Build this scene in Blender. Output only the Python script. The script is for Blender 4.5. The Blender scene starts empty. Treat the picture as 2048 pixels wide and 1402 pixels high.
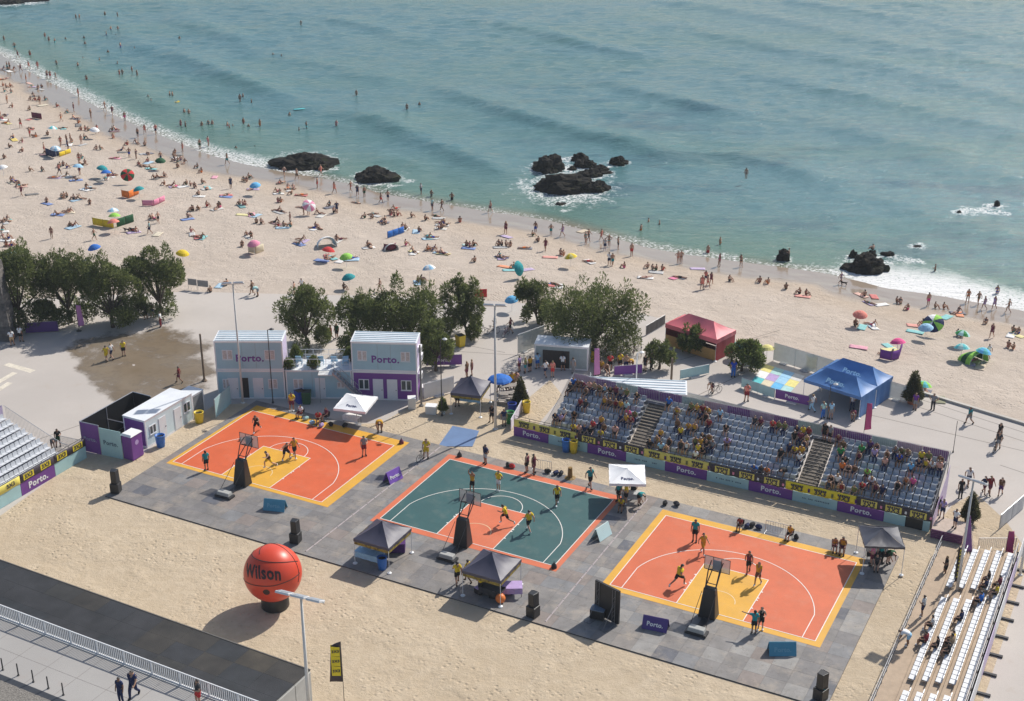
import bpy, bmesh, math, random
import numpy as np
from mathutils import Vector, Matrix, noise, kdtree
R = math.radians
rnd = random.Random(7)
scene = bpy.context.scene
C = bpy.context.collection

# ------------------------------------------------------------------ camera
F, PIT, HC = 2767.6, R(23.4654), 54.695          # focal length in photo pixels, pitch, camera height
cam = bpy.data.cameras.new('camera'); cam_o = bpy.data.objects.new('camera', cam); C.objects.link(cam_o)
cam_o.location = (0, 0, HC); cam_o.rotation_euler = (R(90) - PIT, 0, 0)
cam.sensor_width = 36; cam.lens = 36 * F / 2048; cam.clip_start = 1; cam.clip_end = 9000
scene.camera = cam_o

# ------------------------------------------------------------------ sky, sun, exposure
SUN_AZ, SUN_EL = 46.0, 43.0                        # azimuth counter-clockwise from +X
w = bpy.data.worlds.new('World'); scene.world = w; w.use_nodes = True
nt = w.node_tree; bg = nt.nodes['Background']; sky = nt.nodes.new('ShaderNodeTexSky')
sky.sky_type = 'NISHITA'; sky.sun_disc = False; sky.sun_elevation = R(SUN_EL); sky.sun_rotation = R(90 - SUN_AZ)
sky.air_density = 1.0; sky.dust_density = 1.5; sky.ozone_density = 1.0
nt.links.new(sky.outputs[0], bg.inputs[0]); bg.inputs[1].default_value = 0.115
sl = bpy.data.lights.new('sun', 'SUN'); sl.energy = 4.8; sl.angle = R(0.53); sl.color = (1, 0.95, 0.87)
so = bpy.data.objects.new('sun', sl); C.objects.link(so)
sd = Vector((math.cos(R(SUN_EL)) * math.cos(R(SUN_AZ)), math.cos(R(SUN_EL)) * math.sin(R(SUN_AZ)), math.sin(R(SUN_EL))))
so.rotation_euler = sd.to_track_quat('Z', 'Y').to_euler(); so.location = sd * 200
vs = scene.view_settings
vs.view_transform = 'Standard'; vs.look = 'None'; vs.exposure = 0.0; vs.gamma = 1.0; vs.use_curve_mapping = False

# ------------------------------------------------------------------ placing: photo pixel -> point at a height
cP, sP = math.cos(PIT), math.sin(PIT)
def G(px, py, z=0.0):
    x = (px - 1024) / F; v = (701 - py) / F
    t = (z - HC) / (-sP + v * cP)
    return Vector((x * t, (cP + v * sP) * t, z))
def pxl(p):
    Z = p[2] - HC; d = p[1] * cP - Z * sP
    return 1024 + F * p[0] / d, 701 - F * (p[1] * sP + Z * cP) / d
T0 = -0.474                                        # direction of the courts' baselines
E1 = Vector((math.cos(T0), math.sin(T0), 0)); E2 = Vector((-math.sin(T0), math.cos(T0), 0))
O0 = Vector((-28.43, 102.6, 0))
def U(u, v, z=0.0):
    return O0 + E1 * u + E2 * v + Vector((0, 0, z))
def uv(p):
    d = p - O0; return d.dot(E1), d.dot(E2)
LAND, SEA = -0.10, -2.0

# ------------------------------------------------------------------ materials
MATS = {}
def mat(key, col=None, rough=0.6, var=0.12, scale=3.0, metal=0.0, bump=0.0, bscale=40.0, spec=0.5, alpha=1.0, world=False, dust=0.0):
    if key in MATS: return MATS[key]
    m = bpy.data.materials.new(key); m.use_nodes = True; MATS[key] = m
    n = m.node_tree.nodes; l = m.node_tree.links; b = n['Principled BSDF']
    b.inputs['Roughness'].default_value = rough; b.inputs['Metallic'].default_value = metal
    b.inputs['Specular IOR Level'].default_value = spec
    tc = n.new('ShaderNodeTexCoord'); geo = n.new('ShaderNodeNewGeometry'); VEC = geo.outputs['Position'] if world else tc.outputs['Object']
    if var > 0:
        nz = n.new('ShaderNodeTexNoise'); nz.inputs['Scale'].default_value = scale; nz.inputs['Detail'].default_value = 5
        nz.inputs['Roughness'].default_value = 0.65
        l.new(VEC, nz.inputs['Vector'])
        mx = n.new('ShaderNodeMix'); mx.data_type = 'RGBA'
        mr = n.new('ShaderNodeMapRange'); mr.inputs[1].default_value = 0.3; mr.inputs[2].default_value = 0.7
        l.new(nz.outputs[0], mr.inputs[0]); l.new(mr.outputs[0], mx.inputs[0])
        mx.inputs[6].default_value = [c * (1 - var) for c in col] + [1]
        mx.inputs[7].default_value = [min(1, c * (1 + var)) for c in col] + [1]
        out = mx.outputs[2]
        if dust > 0:                                # tracked-in sand and scuffs
            d1 = n.new('ShaderNodeTexNoise'); d1.inputs['Scale'].default_value = .55; d1.inputs['Detail'].default_value = 9; d1.inputs['Roughness'].default_value = .72; l.new(VEC, d1.inputs['Vector'])
            dr = n.new('ShaderNodeMapRange'); dr.inputs[1].default_value = .50; dr.inputs[2].default_value = .74; dr.inputs[3].default_value = 0; dr.inputs[4].default_value = dust; l.new(d1.outputs[0], dr.inputs[0])
            m2 = n.new('ShaderNodeMix'); m2.data_type = 'RGBA'; l.new(dr.outputs[0], m2.inputs[0]); l.new(out, m2.inputs[6]); m2.inputs[7].default_value = (.46, .38, .29, 1); out = m2.outputs[2]
            s1 = n.new('ShaderNodeTexNoise'); s1.inputs['Scale'].default_value = 2.6; s1.inputs['Detail'].default_value = 8; s1.inputs['Distortion'].default_value = 1.5; l.new(VEC, s1.inputs['Vector'])
            sr_ = n.new('ShaderNodeMapRange'); sr_.inputs[1].default_value = .58; sr_.inputs[2].default_value = .72; sr_.inputs[3].default_value = 0; sr_.inputs[4].default_value = dust * .8; l.new(s1.outputs[0], sr_.inputs[0])
            m3 = n.new('ShaderNodeMix'); m3.data_type = 'RGBA'; l.new(sr_.outputs[0], m3.inputs[0]); l.new(out, m3.inputs[6]); m3.inputs[7].default_value = [c * q for c, q in zip(col, (.52, .46, .42))] + [1]; out = m3.outputs[2]
        l.new(out, b.inputs['Base Color'])
    else:
        b.inputs['Base Color'].default_value = list(col) + [1]
    if bump > 0:
        nb = n.new('ShaderNodeTexNoise'); nb.inputs['Scale'].default_value = bscale; nb.inputs['Detail'].default_value = 4
        l.new(VEC, nb.inputs['Vector'])
        bp = n.new('ShaderNodeBump'); bp.inputs['Strength'].default_value = bump; bp.inputs['Distance'].default_value = 0.05
        l.new(nb.outputs[0], bp.inputs['Height']); l.new(bp.outputs[0], b.inputs['Normal'])
    if alpha < 1: b.inputs['Alpha'].default_value = alpha
    return m
COL = dict(
    white=(.80, .80, .79), offwhite=(.62, .61, .58), cream=(.66, .58, .42), black=(.018, .018, .02), charcoal=(.05, .05, .055), grey=(.26, .26, .27),
    light_grey=(.46, .47, .48), yellow=(.72, .52, .03), pale_yellow=(.74, .66, .25), gold=(.55, .30, .03), orange=(.75, .20, .04), red=(.55, .04, .04), dark_red=(.22, .02, .03),
    maroon=(.16, .03, .06), pink=(.72, .26, .38), hot_pink=(.75, .10, .28), purple=(.16, .045, .26), dark_purple=(.085, .03, .14), lilac=(.45, .33, .58),
    blue=(.03, .15, .50), royal=(.02, .06, .38), navy=(.02, .03, .09), light_blue=(.33, .56, .74), sky=(.14, .45, .74), teal=(.02, .27, .29), turquoise=(.12, .52, .54),
    mint=(.40, .62, .60), green=(.04, .26, .07), lime=(.30, .60, .10), dark_green=(.02, .09, .04), brown=(.15, .08, .045), tan=(.42, .29, .17), sand=(.55, .44, .30),
    olive=(.16, .17, .06), coral=(.72, .24, .19), salmon=(.70, .38, .30))
def cm(name, rough=0.75):
    return mat('cloth_' + name, COL[name], rough=rough, var=0.14, scale=2.5, spec=0.2)
def pm(name, rough=0.45, var=0.07):
    return mat('paint_' + name, COL[name], rough=rough, var=var, scale=1.2, spec=0.4)
SKIN = [mat('skin_%d' % i, c, 0.5, 0.08, 6) for i, c in enumerate([(.45, .26, .17), (.36, .19, .12), (.27, .14, .085), (.15, .075, .045), (.52, .31, .22)])]
HAIR = {k: mat('hair_' + k, c, 0.55, 0.2, 12) for k, c in dict(black=(.012, .01, .01), brown=(.05, .028, .016), blond=(.28, .18, .08), grey=(.3, .29, .28)).items()}
STEEL = mat('galvanised_steel', (.42, .43, .45), 0.4, 0.15, 4, metal=0.6)
ALU = mat('white_metal', (.72, .73, .74), 0.4, 0.06, 3)
DKM = mat('dark_metal', (.03, .03, .033), 0.45, 0.2, 5)
RUB = mat('black_vinyl', (.016, .016, .018), 0.42, 0.2, 4)
WOODP = mat('plywood', (.40, .30, .21), 0.75, 0.15, 1.6, bump=0.2)
BOARD = mat('weathered_board', (.20, .16, .12), 0.8, 0.3, 3.0, bump=0.3)

# ------------------------------------------------------------------ mesh building
class MB:
    def __init__(s): s.v = []; s.f = []; s.m = []; s.mi = 0
    def add(s, vs_, fs):
        b = len(s.v); s.v += [tuple(p) for p in vs_]; s.f += [tuple(i + b for i in f) for f in fs]; s.m += [s.mi] * len(fs); return s
    def hexa(s, p):                                # 4 bottom + 4 top corners
        return s.add(p, [(3, 2, 1, 0), (4, 5, 6, 7), (0, 1, 5, 4), (1, 2, 6, 5), (2, 3, 7, 6), (3, 0, 4, 7)])
    def box(s, c, d, rz=0.0, M=None):
        x, y, z = [q / 2 for q in d]
        P = [Vector(q) for q in [(-x, -y, -z), (x, -y, -z), (x, y, -z), (-x, y, -z), (-x, -y, z), (x, -y, z), (x, y, z), (-x, y, z)]]
        m = M if M is not None else Matrix.Rotation(rz, 3, 'Z')
        return s.hexa([m @ q + Vector(c) for q in P])
    def b2(s, lo, hi):
        return s.box([(a + b) / 2 for a, b in zip(lo, hi)], [abs(b - a) for a, b in zip(lo, hi)])
    def tube(s, a, b, r, n=6, r2=None, cap=True):
        a = Vector(a); b = Vector(b); d = (b - a)
        if d.length < 1e-6: return s
        r2 = r if r2 is None else r2
        q = d.to_track_quat('Z', 'Y'); vs_ = []
        for p, rr in ((a, r), (b, r2)):
            for i in range(n):
                t = 2 * math.pi * i / n
                vs_.append(p + q @ Vector((rr * math.cos(t), rr * math.sin(t), 0)))
        fs = [(i, (i + 1) % n, n + (i + 1) % n, n + i) for i in range(n)]
        if cap: fs += [tuple(range(n - 1, -1, -1)), tuple(range(n, 2 * n))]
        return s.add(vs_, fs)
    def path(s, pts, r, n=6):
        for a, b in zip(pts[:-1], pts[1:]): s.tube(a, b, r, n)
        return s
    def lathe(s, prof, n=16, c=(0, 0, 0)):         # profile of (r, z)
        vs_ = []; fs = []
        for r, z in prof:
            for i in range(n):
                t = 2 * math.pi * i / n; vs_.append((c[0] + r * math.cos(t), c[1] + r * math.sin(t), c[2] + z))
        for k in range(len(prof) - 1):
            for i in range(n):
                j = (i + 1) % n; fs.append((k * n + i, k * n + j, (k + 1) * n + j, (k + 1) * n + i))
        fs += [tuple(range(n - 1, -1, -1)), tuple(range((len(prof) - 1) * n, len(prof) * n))]
        return s.add(vs_, fs)
    def sheet(s, a, b, c_, d, th=0.01, nx=1, ny=1, fn=None):   # bilinear slab a-b-c-d, thickened along its normal
        a, b, c_, d = map(Vector, (a, b, c_, d)); nrm = (b - a).cross(d - a).normalized()
        top = []; bot = []
        for j in range(ny + 1):
            for i in range(nx + 1):
                x = i / nx; y = j / ny
                p = (a * (1 - x) + b * x) * (1 - y) + (d * (1 - x) + c_ * x) * y
                o = fn(x, y) if fn else 0.0
                top.append(p + nrm * (th / 2 + o)); bot.append(p + nrm * (-th / 2 + o))
        N = len(top); W = nx + 1; fs = []
        for j in range(ny):
            for i in range(nx):
                q = j * W + i; fs.append((q, q + 1, q + W + 1, q + W)); fs.append((N + q, N + q + W, N + q + W + 1, N + q + 1))
        rim = [i for i in range(W)] + [j * W + nx for j in range(1, ny + 1)] + [ny * W + i for i in range(nx - 1, -1, -1)] + [j * W for j in range(ny - 1, 0, -1)]
        for k in range(len(rim)):
            p, q = rim[k], rim[(k + 1) % len(rim)]; fs.append((p, N + p, N + q, q))
        return s.add(top + bot, fs)
    def mesh(s, name, mats, smooth=False):
        me = bpy.data.meshes.new(name); me.from_pydata(s.v, [], s.f)
        for m in (mats if isinstance(mats, (list, tuple)) else [mats]): me.materials.append(m)
        if any(s.m): me.polygons.foreach_set('material_index', s.m)
        if smooth: me.polygons.foreach_set('use_smooth', [True] * len(s.f))
        me.update(); return me
    def build(s, name, mats, parent=None, loc=None, rz=0.0, smooth=False):
        o = bpy.data.objects.new(name, s.mesh(name, mats, smooth)); C.objects.link(o)
        if parent: o.parent = parent
        if loc is not None: o.location = loc
        o.rotation_euler[2] = rz
        return o
def bevel(o, w_=0.02, seg=2):
    md = o.modifiers.new('bevel', 'BEVEL'); md.width = w_; md.segments = seg; md.limit_method = 'ANGLE'; return o
def tag(o, label=None, cat=None, group=None, kind=None):
    if label: o['label'] = label
    if cat: o['category'] = cat
    if group: o['group'] = group
    if kind: o['kind'] = kind
    return o
def thing(name, label, cat, loc=(0, 0, 0), rz=0.0, group=None):
    o = bpy.data.objects.new(name, None); C.objects.link(o); o.empty_display_size = 0.1
    o.location = loc; o.rotation_euler[2] = rz
    return tag(o, label, cat, group)
def inst(name, me, parent=None, loc=(0, 0, 0), rz=0.0, sc=None, m=None):
    o = bpy.data.objects.new(name, me); C.objects.link(o); o.location = loc; o.rotation_euler[2] = rz
    if parent: o.parent = parent
    if sc is not None: o.scale = sc if isinstance(sc, (tuple, list)) else (sc, sc, sc)
    if m is not None:
        if not me.materials: me.materials.append(m)
        o.material_slots[0].link = 'OBJECT'; o.material_slots[0].material = m
    return o
def child(b, name, mats, parent, smooth=False, label=None):
    o = b.build(name, mats, parent, smooth=smooth)
    if label: o['label'] = label
    return o
_txt = {}
def text_mesh(s, bold=0.012, ext=0.006):
    if (s, bold) in _txt: return _txt[(s, bold)]
    cu = bpy.data.curves.new('lettering', 'FONT'); cu.body = s; cu.size = 1.0; cu.align_x = 'CENTER'; cu.align_y = 'CENTER'
    cu.offset = bold; cu.extrude = ext; cu.resolution_u = 2; cu.space_character = 1.06
    o = bpy.data.objects.new('lettering_curve', cu); C.objects.link(o)
    dg = bpy.context.evaluated_depsgraph_get(); dg.update()
    me = bpy.data.meshes.new_from_object(o.evaluated_get(dg)); bpy.data.objects.remove(o)
    me.materials.clear(); _txt[(s, bold)] = me; return me
def letters(s, parent, pos, size, m, right=(1, 0, 0), up=(0, 0, 1), bold=0.02, wide=1.0):
    """Flat lettering as a part: pos is its centre in the parent's frame."""
    me = text_mesh(s, bold)
    r = Vector(right).normalized(); u = Vector(up).normalized(); n = r.cross(u)
    o = inst('lettering', me.copy(), parent); o.data.materials.append(m)
    M = Matrix.Identity(4)
    for i in range(3): M[i][0] = r[i] * size * wide; M[i][1] = u[i] * size; M[i][2] = n[i]; M[i][3] = pos[i] + n[i] * 0.008
    o.matrix_local = M
    return o
def wobble(p, f=1.0, seed=0.0):
    return noise.noise(Vector((p[0] * f + seed, p[1] * f - seed * 2.3, p[2] * f + seed * .7)))
# ------------------------------------------------------------------ ground: plaza, beach, sea
def lerp_tab(tab, x):
    if x <= tab[0][0]: a, b = tab[0], tab[1]
    elif x >= tab[-1][0]: a, b = tab[-2], tab[-1]
    else:
        for a, b in zip(tab[:-1], tab[1:]):
            if a[0] <= x <= b[0]: break
    return a[1] + (b[1] - a[1]) * (x - a[0]) / (b[0] - a[0])
SHORE = [(-500, -60), (-200, 40), (-60, 84), (0, 108), (30, 126), (75, 152), (130, 180), (180, 207), (235, 234), (300, 262), (360, 287), (420, 310), (480, 326), (545, 340),
         (620, 352), (690, 366), (760, 386), (830, 399), (900, 410), (980, 424), (1050, 433), (1096, 441), (1157, 456), (1218, 473), (1294, 495), (1366, 508), (1477, 523),
         (1560, 534), (1647, 546), (1700, 558), (1771, 576), (1874, 591), (1960, 606), (2048, 622), (2200, 650), (2600, 730)]
EDGE = [(-500, 585), (0, 600), (380, 583), (560, 588), (760, 592), (960, 600), (1100, 611), (1280, 626), (1340, 642), (1480, 690), (1550, 704), (1700, 738), (1840, 787), (2048, 850), (2600, 1030)]
XS = np.linspace(-420, 2500, 300); TS = np.concatenate([np.linspace(-0.02, 1.06, 96), np.linspace(1.08, 1.8, 14)])
bv = []; 
for x in XS:
    B = G(x, lerp_tab(EDGE, x), LAND); S = G(x, lerp_tab(SHORE, x), SEA)
    for t in TS:
        p = B + (S - B) * t
        z = LAND + (SEA - LAND) * t if t > 0 else LAND - 0.02
        k = min(1, max(0, t * 12)) * min(1, max(0, (1.02 - t) * 8))
        z += k * (0.07 * noise.noise(Vector((p.x * .35, p.y * .35, 0))) + 0.05 * noise.noise(Vector((p.x * 1.1, p.y * 1.1, 3))))
        bv.append((p.x, p.y, z))
nT = len(TS)
bf = [(i * nT + j, (i + 1) * nT + j, (i + 1) * nT + j + 1, i * nT + j + 1) for i in range(len(XS) - 1) for j in range(nT - 1)]
me = bpy.data.meshes.new('beach'); me.from_pydata(bv, [], bf)
kd = kdtree.KDTree(len(bv))
for i, p in enumerate(bv): kd.insert((p[0], p[1], 0), i)
kd.balance()
shore_xy = np.array([[*G(x, lerp_tab(SHORE, x), SEA)[:2]] for x in np.linspace(-600, 2700, 420)])
shore_px = np.linspace(-600, 2700, 420)
def shore_dist(P):                                 # signed: positive out at sea
    P = np.asarray(P, float); out = np.empty(len(P)); at = np.empty(len(P))
    A = shore_xy[:-1]; D = shore_xy[1:] - A; LL = (D ** 2).sum(1)
    for s in range(0, len(P), 4000):
        q = P[s:s + 4000]; w_ = q[:, None, :] - A[None]
        t = np.clip((w_ * D[None]).sum(2) / LL, 0, 1)
        e = w_ - t[..., None] * D[None]; d2 = (e ** 2).sum(2); k = d2.argmin(1); r = np.arange(len(q))
        cr = D[k, 0] * w_[r, k, 1] - D[k, 1] * w_[r, k, 0]
        out[s:s + 4000] = np.sqrt(d2[r, k]) * np.sign(cr); at[s:s + 4000] = shore_px[k] + t[r, k] * (shore_px[1] - shore_px[0])
    return out, at
def gz(x, y):                                      # height of the land under a point
    r = kd.find_n((x, y, 0), 4)
    if r[0][2] > 3.0: return LAND if y < 200 else SEA
    ws = [1 / (d + .02) for _, _, d in r]
    return sum(w_ * bv[i][2] for w_, (_, i, _) in zip(ws, r)) / sum(ws)
def GB(px, py):                                    # photo pixel -> point on beach / plaza / sea surface
    z = LAND
    for _ in range(8):
        p = G(px, py, z); z = max(gz(p.x, p.y), SEA)
    p.z = z; return p

def attr(me, name, arr):
    a = me.attributes.new(name, 'FLOAT', 'POINT'); a.data.foreach_set('value', np.asarray(arr, np.float32))
bd, _ = shore_dist([(p[0], p[1]) for p in bv]); attr(me, 'shore', bd)
me.polygons.foreach_set('use_smooth', [True] * len(bf))

def nodes(name):
    m = bpy.data.materials.new(name); m.use_nodes = True; n = m.node_tree.nodes; l = m.node_tree.links
    return m, n, l, n['Principled BSDF']
def N(n, t, **kw):
    q = n.new('ShaderNode' + t)
    for k, v in kw.items():
        if k.startswith('i_'):
            key = k[2:]; q.inputs[int(key) if key.isdigit() else key].default_value = v
        else: setattr(q, k, v)
    return q
def mixc(n, l, fac, a, b):
    m = N(n, 'Mix', data_type='RGBA')
    for s, v in ((0, fac), (6, a), (7, b)):
        if isinstance(v, (int, float)): m.inputs[s].default_value = v
        elif isinstance(v, tuple): m.inputs[s].default_value = (*v, 1)
        else: l.new(v, m.inputs[s])
    return m.outputs[2]
def ramp(n, l, src, a, b, smooth=True):
    r = N(n, 'MapRange', interpolation_type='SMOOTHSTEP' if smooth else 'LINEAR'); r.inputs[1].default_value = a; r.inputs[2].default_value = b
    l.new(src, r.inputs[0]); return r.outputs[0]
def mathn(n, l, op, a, b):
    m = N(n, 'Math', operation=op)
    for s, v in ((0, a), (1, b)):
        if isinstance(v, (int, float)): m.inputs[s].default_value = v
        else: l.new(v, m.inputs[s])
    return m.outputs[0]
def tex(n, l, vec, scale, detail=4, rough=.6, kind='TexNoise'):
    q = N(n, kind); q.inputs['Scale'].default_value = scale
    if kind == 'TexNoise': q.inputs['Detail'].default_value = detail; q.inputs['Roughness'].default_value = rough
    l.new(vec, q.inputs['Vector']); return q.outputs[0]

def sand_material(name, base, dark, wet=False, prints=1.0):
    m, n, l, b = nodes(name); tc = N(n, 'TexCoord').outputs['Object']
    big = tex(n, l, tc, .12, 5); mid = tex(n, l, tc, 1.1, 6, .7); fine = tex(n, l, tc, 6, 5, .75)
    f = mathn(n, l, 'ADD', mathn(n, l, 'MULTIPLY', big, .35), mathn(n, l, 'MULTIPLY', mid, .65))
    col = mixc(n, l, ramp(n, l, f, .38, .64), dark, base)
    col = mixc(n, l, mathn(n, l, 'MULTIPLY', ramp(n, l, fine, .56, .72), .38), col, tuple(c * .62 for c in base))
    tk = mathn(n, l, 'ABSOLUTE', mathn(n, l, 'SUBTRACT', tex(n, l, tc, .16, 3, .5), .5), 0.0); tk2 = mathn(n, l, 'ABSOLUTE', mathn(n, l, 'SUBTRACT', tex(n, l, tc, .31, 2, .5), .48), 0.0)
    trk = mathn(n, l, 'MAXIMUM', mathn(n, l, 'SUBTRACT', 1.0, ramp(n, l, tk, .0, .05)), mathn(n, l, 'MULTIPLY', mathn(n, l, 'SUBTRACT', 1.0, ramp(n, l, tk2, .0, .035)), .7))
    trk = mathn(n, l, 'MULTIPLY', trk, ramp(n, l, mid, .4, .58))
    col = mixc(n, l, mathn(n, l, 'MULTIPLY', trk, .14), col, tuple(c * .68 for c in dark))
    h = mathn(n, l, 'ADD', mathn(n, l, 'MULTIPLY', mid, .5), mathn(n, l, 'MULTIPLY', fine, .5))
    h = mathn(n, l, 'SUBTRACT', h, mathn(n, l, 'MULTIPLY', trk, .10))
    vo = N(n, 'TexVoronoi'); vo.inputs['Scale'].default_value = 2.3; l.new(tc, vo.inputs['Vector'])
    h = mathn(n, l, 'ADD', h, mathn(n, l, 'MULTIPLY', mathn(n, l, 'MULTIPLY', ramp(n, l, vo.outputs[0], .05, .4), .5 * prints), ramp(n, l, tex(n, l, tc, .22, 4, .6), .42, .6)))
    bp = N(n, 'Bump'); bp.inputs['Strength'].default_value = .95; bp.inputs['Distance'].default_value = .16
    l.new(h, bp.inputs['Height']); l.new(bp.outputs[0], b.inputs['Normal'])
    b.inputs['Roughness'].default_value = .95; b.inputs['Specular IOR Level'].default_value = .15
    if wet:
        sh = N(n, 'Attribute', attribute_name='shore').outputs['Fac']
        e = mathn(n, l, 'ADD', sh, mathn(n, l, 'MULTIPLY', mathn(n, l, 'SUBTRACT', tex(n, l, tc, .09, 3), .5), 7.0))
        wf = ramp(n, l, e, -8.0, -4.6); damp = ramp(n, l, e, -15, -4)
        col = mixc(n, l, mathn(n, l, 'MULTIPLY', damp, .35), col, (.42, .30, .18))
        col = mixc(n, l, mathn(n, l, 'MULTIPLY', wf, .75), col, (.25, .20, .155))
        rg = N(n, 'MapRange'); rg.inputs[3].default_value = .95; rg.inputs[4].default_value = .09; l.new(wf, rg.inputs[0]); l.new(rg.outputs[0], b.inputs['Roughness'])
        sg = N(n, 'MapRange'); sg.inputs[3].default_value = .15; sg.inputs[4].default_value = .5; l.new(wf, sg.inputs[0]); l.new(sg.outputs[0], b.inputs['Specular IOR Level'])
        st = N(n, 'MapRange'); st.inputs[3].default_value = 1.0; st.inputs[4].default_value = .06; l.new(wf, st.inputs[0]); l.new(st.outputs[0], bp.inputs['Strength'])
    l.new(col, b.inputs['Base Color']); return m
me.materials.append(sand_material('beach_sand', (.535, .458, .388), (.465, .393, .328), wet=True))
beach = bpy.data.objects.new('beach', me); C.objects.link(beach); tag(beach, kind='structure')

def concrete(name, base, dark, brown=(.34, .27, .2)):
    m, n, l, b = nodes(name); tc = N(n, 'TexCoord').outputs['Object']
    big = tex(n, l, tc, .08, 5); mid = tex(n, l, tc, .7, 6, .7); fine = tex(n, l, tc, 14, 4, .7)
    col = mixc(n, l, ramp(n, l, big, .35, .66), dark, base)
    col = mixc(n, l, mathn(n, l, 'MULTIPLY', ramp(n, l, mid, .55, .75), .35), col, brown)
    col = mixc(n, l, mathn(n, l, 'MULTIPLY', ramp(n, l, fine, .5, .7), .2), col, tuple(c * .6 for c in dark))
    l.new(col, b.inputs['Base Color']); b.inputs['Roughness'].default_value = .85; b.inputs['Specular IOR Level'].default_value = .25
    bp = N(n, 'Bump'); bp.inputs['Strength'].default_value = .25; bp.inputs['Distance'].default_value = .02; l.new(fine, bp.inputs['Height']); l.new(bp.outputs[0], b.inputs['Normal'])
    return m
CONC = concrete('plaza_concrete', (.51, .465, .425), (.455, .415, .38), (.42, .345, .28))
mb = MB(); pe = [G(x, lerp_tab(EDGE, x), LAND) for x in XS]
vs_ = [tuple(p) for p in pe] + [(p.x, -60, LAND) for p in pe]; k = len(pe)
mb.add(vs_, [(i, k + i, k + i + 1, i + 1) for i in range(k - 1)])
tag(mb.build('plaza_pavement', CONC), kind='structure')
# low white kerb between the promenade and the beach
mb = MB(); kp = [G(x, lerp_tab(EDGE, x) - 1, LAND) for x in range(1836, 2420, 30)]
for a, b in zip(kp[:-1], kp[1:]):
    d = (b - a).normalized(); mb.box((a + b) / 2 + Vector((0, 0, .05)), ((b - a).length, .32, .34), math.atan2(d.y, d.x))
tag(mb.build('kerb', concrete('kerb_stone', (.55, .52, .47), (.45, .42, .38))), kind='structure')
# paving joints
JM = mat('joint_dark', (.10, .085, .07), .9, .2)
mb = MB()
for a, b in [((1840, 815), (2070, 890)), ((1845, 800), (2070, 872)), ((1720, 825), (2060, 905)), ((0, 905), (160, 850)), ((930, 690), (1010, 705)), ((870, 700), (1060, 712)),
             ((1490, 745), (1345, 815)), ((1360, 720), (1560, 660)), ((2000, 930), (2060, 950))]:
    A = G(*a, LAND + .003); B = G(*b, LAND + .003); d = (B - A).normalized(); s_ = Vector((-d.y, d.x, 0)) * .03
    mb.add([A - s_, B - s_, B + s_, A + s_], [(0, 1, 2, 3)])
tag(mb.build('paving_joints', JM), kind='structure')

# ------------------------------------------------------------------ sea
def wave_grid():
    xs = np.concatenate([np.linspace(-2500, -170, 18)[:-1], np.arange(-170, 230, 1.15), np.linspace(230, 2500, 18)[1:]])
    ys = np.concatenate([np.arange(104, 345, 1.05), np.geomspace(346, 6000, 26)])
    return xs, ys
xs, ys = wave_grid(); X, Y = np.meshgrid(xs, ys, indexing='ij'); P2 = np.stack([X.ravel(), Y.ravel()], 1)
sdist, spx = shore_dist(P2)
def nfield(P, f, seed):                            # cheap smooth random field
    rs = np.random.RandomState(seed); o = np.zeros(len(P))
    for _ in range(10):
        a = rs.rand() * 6.283; q = f * (.5 + rs.rand()); o += np.sin(P[:, 0] * np.cos(a) * q + P[:, 1] * np.sin(a) * q + rs.rand() * 6.283)
    return o / 3.2
th = R(36); nrm = P2[:, 0] * math.cos(th) + P2[:, 1] * math.sin(th)
warp = 4.0 * nfield(P2, .035, 1) + 1.2 * nfield(P2, .11, 2)
ph = (nrm + warp) * 2 * math.pi / 21.0
env = np.clip(.55 + .9 * nfield(P2, .035, 3), .08, 1.8)
s1 = (np.sin(ph) * .5 + .5) ** 2.4
damp = np.clip((sdist - 1.0) / 16, 0, 1) ** .7
far = np.clip(1.25 - (Y.ravel() - 200) / 500, .35, 1)
n2 = P2[:, 0] * math.cos(R(62)) + P2[:, 1] * math.sin(R(62)); n3 = P2[:, 0] * math.cos(R(14)) + P2[:, 1] * math.sin(R(14))
zw = damp * far * (0.45 * env * (s1 - .3) + .02 * np.sin((n2 + 1.5 * nfield(P2, .15, 11)) * 2 * math.pi / 5.1) + .02 * np.sin((n3 + 1.5 * nfield(P2, .17, 12)) * 2 * math.pi / 6.7)
                   + .045 * nfield(P2, 1.3, 5) + .04 * nfield(P2, 2.3, 6))
rs = np.random.RandomState(77); chop = np.zeros(len(P2))
for _ in range(16):                                  # short-crested wind chop
    a_ = R(90 + rs.uniform(-32, 26)); lam = rs.uniform(2.5, 4.6); chop += .0048 * lam * np.sin((P2[:, 0] * np.cos(a_) + P2[:, 1] * np.sin(a_)) * 2 * np.pi / lam + rs.rand() * 6.28 + .8 * nfield(P2, .06, 60 + _))
zw += chop * damp * np.clip(.9 + .5 * nfield(P2, .06, 90), .35, 1.6)
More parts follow.
